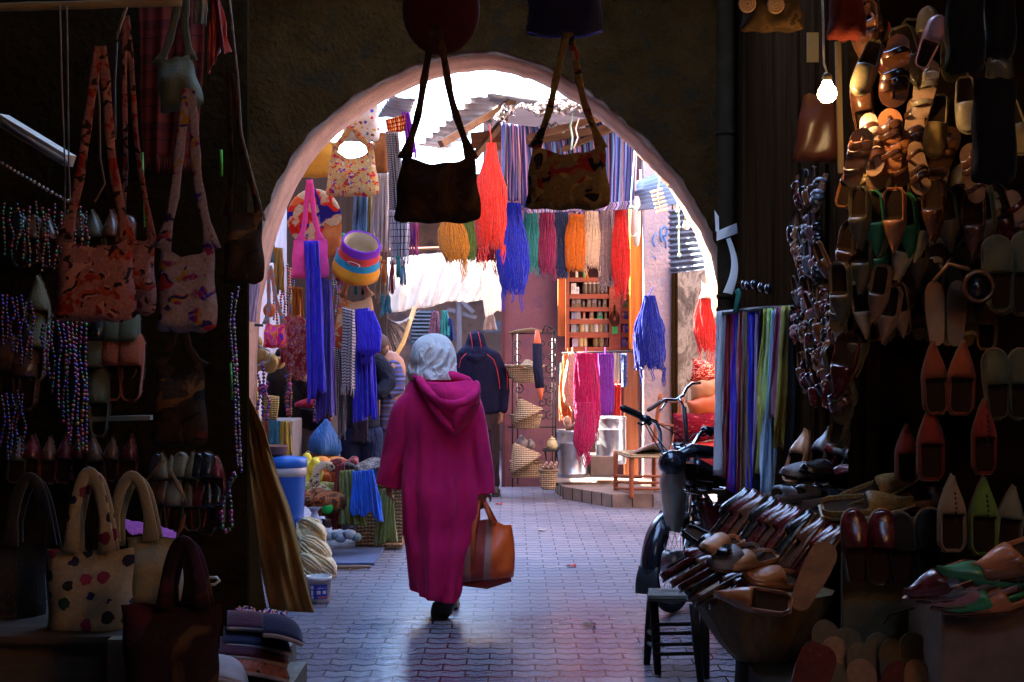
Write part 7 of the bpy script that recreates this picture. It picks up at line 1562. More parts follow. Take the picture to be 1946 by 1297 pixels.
# ---- hanging scarves on the right
GSR = "coloured scarves hung in a row before the plank wall"
SC = [("pale lilac scarf at the pipe end of the row", 1362, 1382, 1354, 1374, 592, 900, (.45, .42, .62)), ("dark red scarf next to the pale lilac one", 1380, 1396, 1370, 1388, 590, 905, (.22, .012, .015)), ("magenta violet scarf between two dark red ones", 1392, 1402, 1386, 1394, 588, 930, (.26, .02, .30)),
      ("violet blue scarf beside the magenta one", 1398, 1410, 1392, 1402, 588, 935, (.06, .03, .38)), ("second dark red scarf, next to the tan one", 1406, 1416, 1400, 1410, 590, 935, (.24, .015, .02)), ("tan brown scarf between the dark red and royal blue ones", 1412, 1424, 1406, 1418, 592, 955, (.20, .11, .06)),
      ("deep royal blue scarf right of the tan one", 1422, 1438, 1416, 1432, 592, 960, (.035, .03, .33)), ("light lilac narrow scarf in the middle of the row", 1436, 1445, 1430, 1438, 590, 950, (.42, .22, .62)), ("black scarf behind the lilac one", 1442, 1454, 1436, 1450, 590, 960, (.012, .012, .02)),
      ("olive yellow scarf right of the black one", 1448, 1466, 1440, 1456, 588, 900, (.28, .26, .05)), ("yellow green scarf beside the olive one", 1462, 1476, 1452, 1466, 586, 800, (.22, .30, .10)), ("grey blue scarf hanging longest near the upper shoe tray", 1468, 1480, 1444, 1462, 590, 940, (.22, .28, .33)),
      ("maroon lace scarf with silver threads", 1476, 1488, 1462, 1478, 584, 790, (.20, .05, .09)), ("ochre olive scarf at the shoe end of the row", 1484, 1504, 1468, 1488, 582, 850, (.22, .18, .04)), ("black fringed shawl ending the row", 1500, 1525, 1494, 1520, 590, 960, (.012, .010, .009))]
for i, (lab, a, b, c_, d_, y0, y1, colr) in enumerate(SC):
    drape("row_scarf", lab, "scarf", (a, y0), (b + 2, y0 - 1), (c_, y1), (d_ + 2, y1 + 4), cloth("row_scarf_%d" % i, tuple(min(.95, q * 2.8 + .01) for q in colr), .75, sub=.5), 7.9 - i * .055, None, 2, .055, nu=18, nv=24, group=GSR, hem=3, ph=i)
mb = MB(); mb.tube([P(1366, 596, 7.95), P(1440, 588, 7.5), P(1528, 584, 7.1)], .014, 8); mb.tube([P(1398, 592, 7.7), P(1404, 560, 7.75), P(1400, 550, 7.75)], .016, 6, mi=1); tag(mb.build("scarf_rail", [M_rail, mat("green_raffia", (.03, .16, .10), .8)]), "rail with green raffia tie the scarf row hangs on", "rail")

# ---- stool
M_dwood = wood("black_brown_wood", (.022, .014, .010), .5)
ST_ = thing("rush_stool", "small dark wooden stool with a rush seat below the shoe tray", "stool", (P(1290, 0, 6.5).x, 6.5, 0))
def sp_(x, y, Y): return P(x, y, Y)
for (xt, yt, xb, yb) in ((1236, 1128, 1229, 1262), (1240, 1138, 1250, 1282), (1318, 1148, 1332, 1300), (1338, 1150, 1342, 1290)):
    Yb = gnd(yb); a = Vector((P(xb, yb, Yb).x, Yb, 0)); b = Vector((P(xt, yt, Yb + (.06 if yb < 1285 else 0)).x, Yb + .0, P(xt, yt, Yb).z)); mb = MB(); mb.tube([a, (a + b) / 2, b], [.017, .022, .021], 10, rounded=False); mb.build("leg", M_dwood, ST_)
for y in (1188, 1205, 1226, 1244):
    mb = MB(); mb.tube([P(1246, y, 6.6), P(1326, y - 2, 6.55)], .009, 8); mb.build("rung", M_dwood, ST_)
for y in (1200, 1222):
    mb = MB(); mb.tube([P(1232, y, 6.85), P(1246, y + 10, 6.62)], .009, 8); mb.build("rung", M_dwood, ST_)
mb = MB(); mb.grid(lambda u, v: P(1232 + 84 * u + 6 * v * 0, 1124 + 14 * (1 - v) + 0 * u, 6.55 + .33 * v) + Vector((0, 0, -.02 * math.sin(PI * u) * math.sin(PI * v))), 12, 10); mb.build("seat", wicker("dark_rush", (.16, .12, .08), 120, 30, .5), ST_, solid=.03)

# ---- shoes: three prototypes, then copies
def shoe_rings(K, n, wf, topf, rimf, inf, openf, L_, curl=0):
    vs = []; fs = []
    for j in range(K + 1):
        t = j / K; w = wf(t); y = (t - .5) * L_; op = openf(t); top = topf(t); rim = rimf(t); z0 = curl * max(0, (t - .8) / .2) ** 2
        prof = []
        m = n // 2
        for k in range(5): prof.append((-w + 2 * w * k / 4, 0))
        prof += [(w * 1.03, rim * .35), (w * .98, rim * .8)]
        for k in range(9):
            x = w * .9 * math.cos(PI * k / 8); zc = rim * .8 + (top - rim * .8) * math.sin(PI * k / 8) ** .8
            zo = rim if k in (0, 8) else inf
            xo = x if k in (0, 8) else x * .93
            prof.append((x * (1 - op) + xo * op, zc * (1 - op) + zo * op))
        prof += [(-w * .98, rim * .8), (-w * 1.03, rim * .35)]
        vs += [Vector((x, y, z + z0)) for x, z in prof]; q = len(prof)
    for j in range(K):
        for k in range(q): fs.append((j * q + k, j * q + (k + 1) % q, (j + 1) * q + (k + 1) % q, (j + 1) * q + k))
    fm = [1 if openf((j + .5) / K) > .5 and 8 <= k <= 13 and j > 0 else 0 for j in range(K) for k in range(q)] + [0, 0]
    fs += [tuple(range(q)), tuple(K * q + k for k in range(q))]
    return vs, fs, fm
def make_shoe(kind):
    T = thing("leather_slipper" if kind != 'sandal' else "strap_sandal", "x", "slipper" if kind != 'sandal' else "sandal", (0, 0, -20 - rnd())); L_ = .26
    if kind == 'bab': wf = lambda t: .046 * max(.04, min(1, (.62 + .5 * math.sin(PI * min(1, t * 1.15 + .12))))) * (1 if t < .72 else max(.05, 1 - ((t - .72) / .28) ** 1.5)) * (1 if t > .05 else .8)
    else: wf = lambda t: .042 * (.78 + .3 * sstep(t * 1.6)) * math.sqrt(max(.02, 1 - max(0, (t - .78) / .225) ** 2)) * math.sqrt(max(.05, 1 - max(0, (.12 - t) / .125) ** 2))
    if kind in ('bab', 'round'):
        vs, fs, fm = shoe_rings(26, 18, wf, lambda t: .052 * (1 - .55 * sstep((t - .55) / .42)) + .004, lambda t: .030 * (1 - .6 * sstep((t - .6) / .4)), .010, lambda t: 1 - sstep((t - .46) / .05), L_, curl=.012 if kind == 'bab' else 0)
        mb = MB(); mb.add(vs, fs); mb.m = fm; mb.build("upper", [leather("brown_leather", (.15, .05, .025)), mat("dark_lining", (.035, .018, .01), .9, spec=.05)], T, local=True, sub=1)
    mb = MB(); vs = []; K = 22
    for j in range(K + 1):
        t = j / K; w = wf(t) * 1.06; y = (t - .5) * L_ * 1.03; vs += [(-w, y, -.006), (w, y, -.006), (w, y, .001), (-w, y, .001)]
    fs = [(j * 4 + k, j * 4 + (k + 1) % 4, (j + 1) * 4 + (k + 1) % 4, (j + 1) * 4 + k) for j in range(K) for k in range(4)] + [(0, 1, 2, 3), tuple(K * 4 + k for k in range(4))]
    mb.add(vs, fs); mb.build("sole", mat("tan_sole", (.36, .20, .10), .6, var=.25, hv=.3), T, local=True, smooth=False)
    if kind == 'sandal':
        for yy, h, wd in ((.055, .035, .02), (.02, .045, .014), (-.06, .05, .012)):
            mb = MB(); mb.tube([Vector((.045 * math.cos(a), yy + .012 * math.sin(a * 2), h * math.sin(a))) for a in [PI * k / 12 for k in range(13)]], wd, 8, flat=(1, .2)); mb.build("strap", leather("sandal_strap", (.20, .08, .03)), T, local=True)
        mb = MB(); mb.tube([(0, .10, 0), (0, .075, .025), (0, .04, .04)], .008, 6); mb.build("toe_strap", leather("sandal_strap", (0, 0, 0)), T, local=True)
    return T
PR = {k: make_shoe(k) for k in ('bab', 'round', 'sandal')}
LC = {n: leather("leather_" + n, c, r) for n, c, r in (("oxblood", (.12, .012, .012), .24), ("brown", (.13, .045, .02), .26), ("black", (.015, .012, .012), .22), ("tan", (.42, .20, .09), .4), ("cognac", (.34, .11, .03), .3), ("olive", (.12, .085, .035), .5), ("orange", (.55, .17, .05), .5), ("cream", (.48, .36, .20), .5), ("green", (.03, .22, .08), .5), ("yellow", (.55, .33, .08), .5), ("pinkish", (.38, .16, .16), .4), ("grey", (.16, .15, .16), .4))}
FC = {n: felt("feltshoe_" + n, c) for n, c in (("rust", (.34, .07, .025)), ("brick", (.30, .035, .02)), ("lime", (.22, .28, .04)), ("peach", (.40, .22, .10)), ("charcoal", (.02, .016, .014)), ("olive", (.14, .12, .06)), ("cream", (.30, .24, .13)))}
M_rus = mat("slipper_tex", (0, 0, 0))
SR = random.Random(3)
def put(kind, x, y, Y, toe, upv, label, m, group=None, sc_=1.0, sole=None):
    toe = Vector(toe).normalized(); upv = Vector(upv); upv = (upv - toe * upv.dot(toe)).normalized(); s_ = toe.cross(upv)
    R_ = Matrix((s_, toe, upv)).transposed(); md = {}
    if kind == 'sandal': md = {'strap': [m], 'toe_strap': [m], 'sole': [sole]}
    else: md = {'upper': [m], 'sole': [sole]}
    return copy_tree(PR[kind], loc=P(x, y, Y), rot=R_.to_euler(), label=label, group=group, scale=(sc_ * (.88 + .24 * SR.random()), sc_ * (.93 + .12 * SR.random()), sc_ * (.8 + .35 * SR.random())), mat=md)
UP, FR, BK_ = (0, 0, 1), (0, -1, 0), (0, 1, 0)
# row on the shoe wall: pairs hanging toe up, upper facing the hall
def pair(kind, x, y, Y, gap, desc, m, toe=(0, 0, 1), upv=(0, -1, .1), sc_=1.0, group=None, sole=None, lean=.05):
    for s_, w_ in ((-1, "left"), (1, "right")):
        put(kind, x + s_ * gap / 2, y, Y, (toe[0] + s_ * lean, toe[1], toe[2]), upv, "%s shoe of %s" % (w_, desc), m, group or "slippers hung on the shoe wall", sc_, sole)
pair('bab', 1801, 718, 5.0, 52, "the rust felt pair with dark openings", FC['rust'], sc_=1.0)
pair('round', 1797, 596, 5.15, 40, "the tan soled pair above the rust felt pair", LC['tan'], upv=(0, 1, 0), sc_=.85)
pair('round', 1790, 545, 5.2, 42, "the dark mule pair tucked above the tan soled pair", FC['charcoal'], sc_=.8)
put('bab', 1768, 842, 5.05, UP, FR, "brick red felt slipper below the rust felt pair", FC['brick'], "slippers hung on the shoe wall")
put('bab', 1869, 830, 5.05, UP, FR, "brick red felt slipper with laced front, right of the brick pair", FC['brick'], "slippers hung on the shoe wall")
put('bab', 1722, 862, 5.2, UP, FR, "dim red felt slipper half in shade beside the brick one", FC['brick'], "slippers hung on the shoe wall", .9)
put('bab', 1808, 975, 4.9, UP, FR, "peach felt slipper with dark lacing low on the wall", FC['peach'], "slippers hung on the shoe wall")
put('bab', 1868, 980, 4.9, UP, FR, "lime green felt slipper with dark lacing", FC['lime'], "slippers hung on the shoe wall")
put('bab', 1918, 985, 4.95, (.1, 0, 1), FR, "cream felt slipper with black centre seam, next to the lime one", FC['cream'], "slippers hung on the shoe wall", .9)
pair('round', 1920, 520, 5.05, 46, "the large olive felt pair at the frame edge", FC['olive'], sc_=1.1)
pair('round', 1915, 730, 5.05, 44, "the olive felt clogs below the large olive pair", FC['olive'], sc_=1.0)
pair('round', 1650, 1040, 5.08, 50, "the dark pair hanging under the upper tray", LC['oxblood'], sc_=1.0, group="dark slippers under the upper tray")
pair('round', 1738, 1045, 5.08, 54, "the black pair hanging beside the oxblood pair", FC['charcoal'], sc_=1.1, group="dark slippers under the upper tray")
# lacing on the felt slippers: dark beads of thread
for x, y in ((1808, 960), (1868, 965), (1869, 815)):
    mb = MB()
    for k in range(7): mb.ball(P(x, y - 24 + 9 * k, 4.86 if y > 900 else 5.0) + Vector((0, -.055 + .035 * abs(k - 3) / 3 * .4, 0)), (.004, .006, .006), 6, 5)
    tag(mb.build("lacing", M_black), "row of dark thread knots on the %s felt slipper" % {1808: "peach", 1868: "lime green"}.get(x if y > 900 else 0, "laced brick red"), "lacing")
# sandals lit by the bulb
put('sandal', 1702, 135, 4.95, (-.1, 0, -1), (-.3, -1, 0), "orange leather sandal lit by the bulb, toe down", LC['brown'], None, 1.0, LC['orange'])
put('sandal', 1693, 268, 5.1, (-.05, 0, 1), (-.4, -1, 0), "orange sandal sole below the lit sandal", LC['brown'], None, .9, LC['orange'])
GU = "sandals and slippers hung high around the lit bulb"
R = random.Random(17)
hi = [(1728, 110, 'olive', 'bab', "ribbed olive slipper beside the bulb lit sandal"), (1757, 170, 'cream', 'sandal', "beaded cream sandal right of the lit one"), (1780, 240, 'yellow', 'round', "yellow lit slipper edge on the high row"), (1738, 245, 'brown', 'sandal', "brown sandal under the beaded one"),
      (1850, 175, 'yellow', 'round', "bright yellow slipper edge beside the big black bag"), (1838, 200, 'cream', 'round', "small cream slipper next to the yellow edge"), (1768, 80, 'pinkish', 'round', "pinkish slipper high on the row"), (1815, 90, 'cream', 'sandal', "pale sandal high beside the black bag"),
      (1630, 300, 'cognac', 'sandal', "cognac woven sandal left of the striped pair"), (1680, 300, 'orange', 'sandal', "orange and brown striped sandal, left of its pair"), (1712, 300, 'cognac', 'sandal', "cognac striped sandal, right of its pair"), (1655, 275, 'brown', 'sandal', "brown strap sandal over the cognac one"),
      (1640, 210, 'brown', 'round', "brown slipper right of the pale lath"), (1648, 130, 'olive', 'round', "small olive shoe high right of the lath"), (1745, 320, 'brown', 'sandal', "brown toe loop sandal right of the striped pair"), (1790, 300, 'cognac', 'sandal', "cognac sandal in shade right of the striped pair"),
      (1930, 240, 'yellow', 'round', "yellow slipper at the frame edge"), (1850, 330, 'brown', 'sandal', "shaded brown sandal under the black bag"), (1900, 120, 'olive', 'round', "olive slipper between the black bags"), (1870, 60, 'cream', 'round', "cream slipper sole high between the black bags")]
for x, y, c, k, lab in hi: put(k, x, y, 4.95 + .3 * R.random(), ((R.random() - .5) * .8, -.2, 1 if R.random() < .5 else -1), (-.6 + R.random() * .5, -1, 0), lab, LC[c], GU, .75 + .2 * R.random(), LC[c] if k != 'sandal' else LC['tan'])
for lab, a in (("big black bag hanging at the right, upper", (1795, 1872, -30, 140)), ("black bag hanging under the shoe rows near the frame edge", (1846, 1932, 150, 350)), ("black bag cut by the frame top at the corner", (1872, 1930, -60, 112))):
    bag(lab, a[0], a[1], a[2], a[3], 4.5, felt("jet_black_felt", (.008, .007, .006)), bt=.92, group="black bags on the shoe wall", scoop=0, thick=.04)
# rows of hanging babouches (pointed) at y 390-620
rowA = [(1636, 415, 'olive'), (1660, 425, 'green'), (1680, 430, 'yellow'), (1700, 420, 'orange'), (1726, 430, 'green'), (1748, 440, 'cream'), (1776, 400, 'brown'), (1800, 420, 'olive'), (1824, 410, 'brown'), (1850, 430, 'brown'), (1870, 420, 'olive')]
cn = {'olive': "olive", 'green': "green", 'yellow': "yellow", 'orange': "orange tan", 'cream': "cream", 'brown': "brown", 'tan': "tan"}
for i, (x, y, c) in enumerate(rowA):
    put('bab', x, y, 5.1 + .03 * (i % 3), (.15 * math.sin(i * 2.1), 0, -1), (-.75 + .3 * (i % 2), -.8, 0), "%s %s pointed slipper of the toe down row, from the plank wall" % (ORD[i], cn[c]), LC[c], "pointed slippers hung toe down in a row", .92, LC[c])
rowB = [(1640, 500, 'olive'), (1668, 490, 'green'), (1690, 505, 'black'), (1718, 480, 'cream'), (1745, 490, 'olive'), (1640, 590, 'cream'), (1672, 560, 'tan'), (1690, 600, 'tan'), (1710, 590, 'tan'), (1600, 560, 'olive'), (1612, 480, 'brown')]
for i, (x, y, c) in enumerate(rowB):
    put('bab', x, y, 5.15 + .04 * (i % 3), (.2 * math.sin(i * 1.7), .1, -1), (-.8 + .25 * (i % 3), -.7, 0), "%s %s pointed slipper of the second lower row, from the plank wall" % (ORD[i], dict(cn, black="black")[c]), LC[c], "pointed slippers of the second row", .85, LC[c])
mb = MB(); c0 = P(1860, 545, 5.0); mb.tube([c0 + Vector((.05 * math.cos(a), 0, .052 * math.sin(a))) for a in [2 * PI * k / 24 for k in range(25)]], .009, 8, cap=False); T = thing("round_mirror", "small round tan framed mirror hanging between slippers", "mirror", c0); mb.build("frame", LC['brown'], T)
mb = MB(); mb.tube([c0 + Vector((-.03, 0, .06)), c0 + Vector((-.1, .02, -.02 + .1)), c0 + Vector((-.15, .03, .02))], .008, 6); mb.build("strap", LC['tan'], T)
mb = MB(); mb.tube([c0 + Vector((0, .006, 0)), c0 + Vector((0, .012, 0))], .05, 24); mb.build("glass", LC['black'], T)
# clusters of little sandals on the plank wall
GP = "small shiny sandals hung in clusters on the plank wall"
R = random.Random(33); cl = 0
ckeys = ['oxblood', 'black', 'cognac', 'brown', 'grey', 'pinkish', 'black', 'brown']
centers = [(1540, 365, 5), (1535, 440, 6), (1545, 500, 6), (1535, 545, 5), (1560, 580, 6), (1540, 625, 6), (1572, 660, 6), (1545, 700, 5), (1575, 735, 6), (1590, 620, 4), (1525, 475, 3)]
for ci, (cx, cy, n_) in enumerate(centers):
    for i in range(n_):
        x = cx + (i - n_ / 2) * 9 + R.random() * 5; y = cy + (R.random() - .5) * 26; Y = wall_pt(x)[1] - .12 - .05 * R.random()
        k = 'sandal' if R.random() < .45 else 'round'
        put(k, x, y, Y, ((R.random() - .5) * .7, -.2, -1), (-1, -.4, 0), "%s small sandal of the %s cluster down the plank wall" % (ORD[i], ORD[ci]), LC[ckeys[(i + ci) % 8]], GP, .55 + .15 * R.random(), LC[ckeys[(i + ci + 3) % 8]])
# long tan slippers hanging over the upper tray
for i, (x, y, c, a) in enumerate(((1598, 715, 'oxblood', .3), (1612, 720, 'pinkish', .28), (1605, 790, 'olive', .28), (1622, 790, 'tan', .25), (1640, 700, 'grey', .2))):
    put('bab', x, y, 5.5, (a, 0, 1), (-.9, -.4, .1), "%s long slipper hanging on edge above the upper tray" % ORD[i], LC[c], "long slippers above the upper tray", 1.0, LC[c])
# ---- upper tray (table) with shoes
UT = thing("shoe_table", "wooden table with shoes on top, behind the round shoe tray", "table", (P(1560, 0, 5.9).x, 5.9, 0))
zt = P(0, 975, 5.6).z
xa_, xb_ = P(1452, 0, 5.6).x, P(1745, 0, 5.6).x
mb = MB(); mb.box(((xa_ + xb_) / 2, 5.95, zt - .015), (xb_ - xa_, .75, .03)); mb.build("top", wood("pale_table_top", (.20, .14, .08), .6, axis=0), UT, bev=.004)
mb = MB(); mb.box(((xa_ + xb_) / 2 - .06, 5.95, (zt - .03) / 2), (xb_ - xa_ - .16, .66, zt - .034)); mb.build("box_base", wood("red_box_board", (.12, .05, .03), .7), UT, bev=.02)
GT = "shoes on the upper table"
ut = [(1478, 948, 'grey'), (1500, 945, 'black'), (1522, 943, 'grey'), (1545, 946, 'black'), (1565, 952, 'grey'), (1588, 956, 'black'), (1610, 962, 'brown')]
for i, (x, y, c) in enumerate(ut):
    put('round', x, y + 2, 5.62 + .05 * (i % 2), (.85, .5, .12), (-.25, -.2, 1), "%s studded flat sandal lying on the upper table, from the scarves" % ORD[i], LC[c], GT, .9, LC['grey'])
for i, (x, y, c, tx) in enumerate(((1520, 868, 'tan', .35), (1562, 865, 'grey', .45), (1580, 868, 'oxblood', .5), (1597, 872, 'grey', .5), (1614, 880, 'grey', .5), (1628, 878, 'brown', .5), (1643, 885, 'grey', .55))):
    put('bab', x, y, 5.85 - .03 * i, (tx, .25, .85), (-.8, -.5, .4), "%s upright slipper on edge at the back of the upper table" % ORD[i], LC[c], GT, .95, LC['brown'])
for i, (x, y, c, t) in enumerate(((1535, 905, 'grey', (-.8, -.5, .1)), (1566, 905, 'black', (-.75, -.6, .2)), (1598, 908, 'oxblood', (.5, -.8, .3)))):
    put('round', x, y, 5.6, t, (.1, -.3, 1), "%s glossy clog standing on the studded sandals" % ORD[i], LC[c], GT, 1.05, LC['black'])
M_emb = mottle("embossed_cream", [(0, "#8a6c3a"), (.5, "#8a6c3a"), (.53, "#4a3418"), (.56, "#8a6c3a"), (.62, "#7a5c30")], 22, 3.5, rough=.5)
put('bab', 1672, 935, 5.3, (.85, -.15, .36), (-.38, -.35, .9), "embossed cream pointed slipper, upper one of its pair", M_emb, GT, 1.25, LC['cream'])
put('bab', 1648, 965, 5.25, (.95, -.1, .08), (-.05, -.4, .9), "embossed cream pointed slipper, lower one of its pair", M_emb, GT, 1.25, LC['cream'])
put('round', 1690, 885, 5.5, (.7, .2, .75), (-.5, -.8, .4), "brown suede mule standing behind the embossed pair", LC['brown'], GT, 1.1, LC['brown'])
put('round', 1760, 955, 5.4, (.9, .2, .1), (0, -.3, 1), "brown shoe lying at the table end by the peach slipper", LC['brown'], GT, 1.1, LC['brown'])
# ---- round tray with shiny shoes
TR = thing("round_tray", "faceted wooden tub table heaped with shiny leather shoes", "tub table", (P(1450, 0, 5.35).x, 5.35, 0))
ct = Vector((P(1452, 0, 5.35).x, 5.4, P(0, 1150, 5.1).z)); zz = ct.z
mb = MB(); mb.lathe([(.10, -.26), (.155, -.20), (.25, -.05), (.265, 0), (.25, .002), (0, .004)], ct, 12, R=Matrix.Diagonal((1.05, .8, 1))); mb.build("tub", wood("tub_wood", (.20, .125, .06), .6), TR, smooth=False)
mb = MB(); mb.lathe([(.12, -zz), (.10, -.27), (.1, -.26)], ct, 10); mb.build("pedestal", M_dwood, TR)
GR = "shiny shoes on the round tray"
cls = ['black', 'oxblood', 'brown', 'black', 'oxblood', 'brown', 'oxblood', 'black', 'brown', 'oxblood', 'brown', 'cognac']
top_row = [(1385, 985), (1402, 990), (1418, 994), (1438, 1003), (1456, 1010), (1472, 1016), (1488, 1020), (1508, 1028), (1530, 1042), (1550, 1052), (1566, 1060)]
for i, (x, y) in enumerate(top_row):
    put('round', x, y, 5.45 - .03 * i, (.62, .25, .72), (-.85, .1, .4), "%s shiny shoe on edge in the back row of the round tray, from the moped" % ORD[i], LC[cls[i % 12]], GR, 1.05, LC[cls[(i + 1) % 12]])
low_row = [(1325, 1058), (1312, 1074), (1330, 1085), (1345, 1094), (1360, 1105), (1378, 1118), (1400, 1125)]
for i, (x, y) in enumerate(low_row):
    put('round', x, y, 5.35 - .03 * i, (.80, .2, .42), (-.5, .2, .8), "%s shiny shoe on edge in the front row of the round tray, from the moped" % ORD[i], LC[cls[(i + 3) % 12]], GR, .95, LC[cls[(i + 2) % 12]])
for i, (x, y, t, c, s_) in enumerate(((1342, 1032, (.5, -.7, -.25), 'black', .9), (1372, 1040, (-.6, -.7, 0), 'tan', .95), (1398, 1062, (-.7, -.6, -.1), 'grey', 1.0), (1425, 1068, (-.8, -.5, -.05), 'tan', 1.0), (1482, 1105, (-.85, -.3, .12), 'cognac', 1.15))):
    put('round', x, y, 5.1, t, (.1, -.55, 1), "%s open clog showing its glossy toe across the tray middle" % ORD[i], LC[c], GR, s_, LC['brown'])
put('bab', 1430, 1140, 4.95, (-.85, .2, .1), (.2, -.9, .5), "large tan slipper lying sole out at the front rim of the tray", LC['cognac'], GR, 1.0, LC['tan'])
put('round', 1545, 1095, 5.05, (.45, 0, .9), (.3, 1, .1), "tan sole of a clog standing at the right end of the tray", LC['tan'], GR, .95, LC['tan'])
R = random.Random(77)
for i in range(34):
    x, y = ((1745 + 195 * R.random(), 335 + 250 * R.random()) if i < 18 else (1590 + 120 * R.random(), 560 + 200 * R.random()) if i < 26 else (1600 + 300 * R.random(), 20 + 100 * R.random()))
    zone = "shaded rows under the black bags" if i < 18 else "dark gap left of the tan soled pair" if i < 26 else "highest row above the lit sandal"
    j = i if i < 18 else i - 18 if i < 26 else i - 26
    put(R.choice(['bab', 'round', 'sandal']), x, y, 5.22 + .12 * R.random(), ((R.random() - .5) * .7, -.1, R.choice([1, -1, -1])), (-.7 + R.random(), -.9, 0), "%s dim shoe hung in the %s" % (ORD[j], zone), LC[R.choice(['brown', 'olive', 'cognac', 'black', 'oxblood', 'olive', 'cream'])], "dim shoes filling the shoe wall", .8 + .25 * R.random(), LC[R.choice(['tan', 'brown', 'olive'])])
for row in range(5):
    for i in range(9):
        x = 1612 + i * 33 + 14 * (row % 2) + 8 * R.random(); y = 335 + row * 62 + 22 * R.random() + .08 * (x - 1612)
        put(R.choice(['bab', 'bab', 'round', 'sandal']), x, y, 5.3 + .05 * R.random() - .004 * row, ((R.random() - .5) * .6, 0, -1 if row % 2 else 1), (-.8 + .9 * R.random(), -.8, 0), "%s small amber shoe of the %s packed row, from the planks" % (ORD[i], ORD[row]), LC[R.choice(['tan', 'cognac', 'olive', 'yellow', 'brown', 'cream', 'cognac', 'orange'])], "small amber shoes packed in rows on the shoe wall", .62 + .16 * R.random(), LC[R.choice(['tan', 'cognac', 'yellow'])])
# dim stock on the left board
for row in range(4):
    for i in range(8):
        x = 292 + i * 17 + 4 * R.random() if row > 1 else 30 + i * 30 + 6 * R.random(); y = (450, 845, 905, 955)[row] + 8 * R.random()
        if row == 1: y = 870 + 6 * R.random()
        put(R.choice(['round', 'bab']), x, y, 6.5, ((R.random() - .5) * .25, 0, 1), (R.random() * .4 - .2, -1, 0), "%s brown slipper of the %s dim row, from the wall side" % (ORD[i], ["top", "bead level", "upper tarpaulin", "lower tarpaulin"][row]), LC[R.choice(['black', 'brown', 'olive', 'brown', 'oxblood'])], "brown slippers lining the left board", .8 + .2 * R.random(), LC['brown'])
# litter on the paving
for i, (x, y, c, lab) in enumerate(((1070, 948, (.6, .5, .5), "pale paper scrap on the paving before the doorstep"), (1085, 1078, (.5, .02, .02), "thin red scrap lying on the paving in the middle"), (948, 960, (.5, .02, .03), "tiny red petal on the paving near the far man's shoe"), (1030, 1010, (.45, .36, .3), "tiny pale crumb of litter on the open paving"), (1120, 1190, (.2, .12, .06), "small brown leaf on the paving by the stool"))):
    Yg = gnd(y); mb = MB(); gx = P(x, 0, Yg).x; mb.grid(lambda u, v: Vector((gx + .07 * (u - .5), Yg + .045 * (v - .5), .008 + .008 * math.sin(u * 5) * math.sin(v * 4 + i) + .004)), 5, 4); tag(mb.build("litter_scrap", mat("litter_%d" % i, c, .8), solid=.002), lab, "litter")
# ---- board fronts and lower shoes
mb = MB(); pbox(mb, 1602, 1788, 985, 1420, 5.15, .04); tag(mb.build("counter_front", mat("olive_counter_board", (.16, .12, .06), .8, var=.35), smooth=False), "olive brown counter board behind the rounded slippers", "board")
mb = MB(); pbox(mb, 1790, 2000, 1150, 1500, 4.6, .4); tag(mb.build("corner_box", mat("pale_brown_box", (.20, .13, .09), .75, var=.3), bev=.01), "brown box in the corner carrying coloured slippers", "box")
mb = MB(); mb.tube([P(1680, 1185, 4.95), P(1690, 1168, 4.95), P(1760, 1150, 4.9), P(1790, 1146, 4.85)], .004, 6); tag(mb.build("bent_wire", M_rail), "thin bent wire above the rounded slippers", "wire")
mb = MB(); pbox(mb, 1470, 1775, 1325, 1500, 4.7, .5); tag(mb.build("low_box", wood("dark_low_box", (.05, .035, .022), .8), smooth=False), "dark low box holding the rounded slippers", "box")
GL = "rounded slippers standing heel down in the low box"
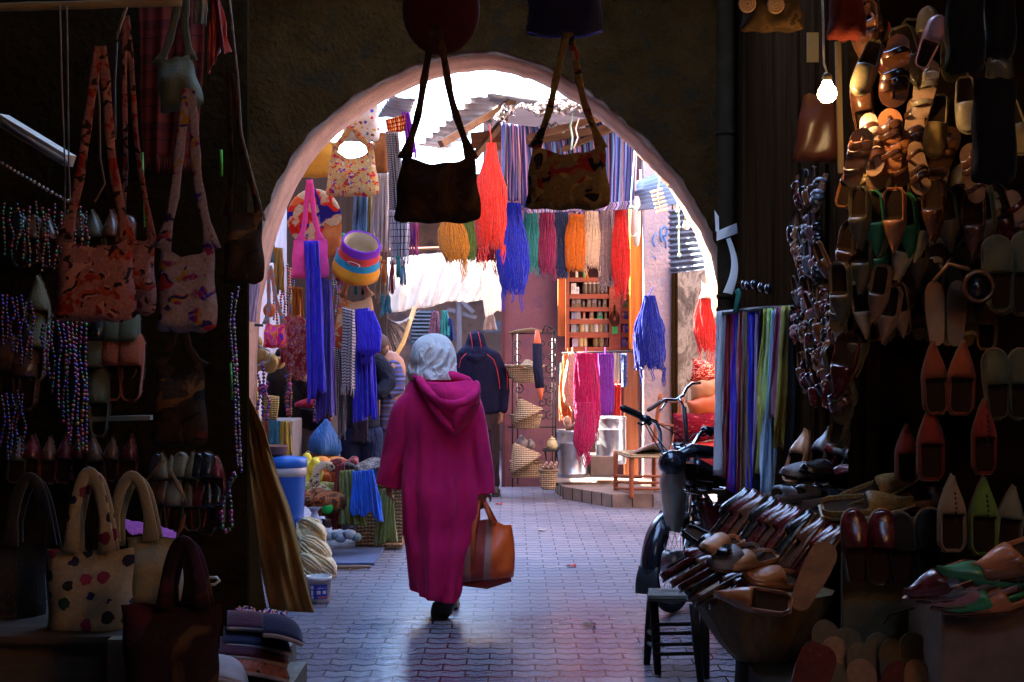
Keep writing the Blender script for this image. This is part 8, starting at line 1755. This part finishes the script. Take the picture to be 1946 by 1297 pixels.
for i, (x, y, c) in enumerate(((1572, 1222, 'olive'), (1614, 1232, 'olive'), (1590, 1256, 'tan'), (1560, 1262, 'olive'), (1636, 1262, 'olive'), (1674, 1250, 'olive'), (1700, 1262, 'olive'), (1738, 1245, 'olive'), (1590, 1300, 'olive'), (1640, 1298, 'tan'), (1745, 1298, 'cognac'), (1690, 1302, 'oxblood'), (1530, 1262, 'oxblood'), (1548, 1272, 'oxblood'))):
    put('round', x, y + 28, 4.9 - .03 * (i // 2), ((-.05 if c != 'oxblood' else .35), .15, 1), (0, 1, .1), "%s rounded %s slipper in the low box, counted along its rows" % (ORD[i], {'olive': "dull olive", 'tan': "tan", 'cognac': "cognac", 'oxblood': "glossy oxblood"}[c]), LC[c], GL, .95, LC[c])
GQ = "coloured pointed slippers on the corner box"
for i, (x, y, c, d) in enumerate(((1790, 1112, 'oxblood', "dark red"), (1820, 1118, 'grey', "blue grey"), (1850, 1128, 'pinkish', "pink patterned"), (1870, 1140, 'green', "teal"), (1905, 1142, 'orange', "orange tan, largest"), (1858, 1098, 'green', "green slanting"), (1925, 1060, 'orange', "orange"), (1940, 1078, 'cognac', "cognac"))):
    put('bab', x, y, 4.55, (-.9, -.1, -.28 if i != 5 else .1), (-.1, -.5, .85), "%s pointed slipper on the corner box" % d, LC[c] if c != 'orange' else LC['orange'], GQ, 1.1, LC['brown'])
# dim slippers on the left shelf
GD = "dim slippers on the left shelf"
for i, (x, y, c, d) in enumerate(((74, 590, 'olive', "pointed"), (70, 660, 'olive', "squat"), (183, 698, 'cream', "cream studded"), (216, 695, 'orange', "orange laced"), (250, 695, 'orange', "second orange laced"), (190, 765, 'cream', "low cream"), (185, 645, 'black', "black"), (218, 650, 'olive', "high olive"), (245, 650, 'olive', "second high olive"), (50, 715, 'brown', "brown wall side"), (20, 705, 'brown', "brown corner"))):
    put('bab' if i == 0 else 'round', x, y, 6.2, (0, 0, 1), (0, -1, 0), "%s slipper standing dimly on the left shelf" % d, FC['rust'] if c == 'orange' else FC['olive'] if c in ('olive', 'cream') else LC[c], GD, 1.2, LC['brown'])
for T in PR.values():
    for c in list(T.children): bpy.data.objects.remove(c)
    bpy.data.objects.remove(T)
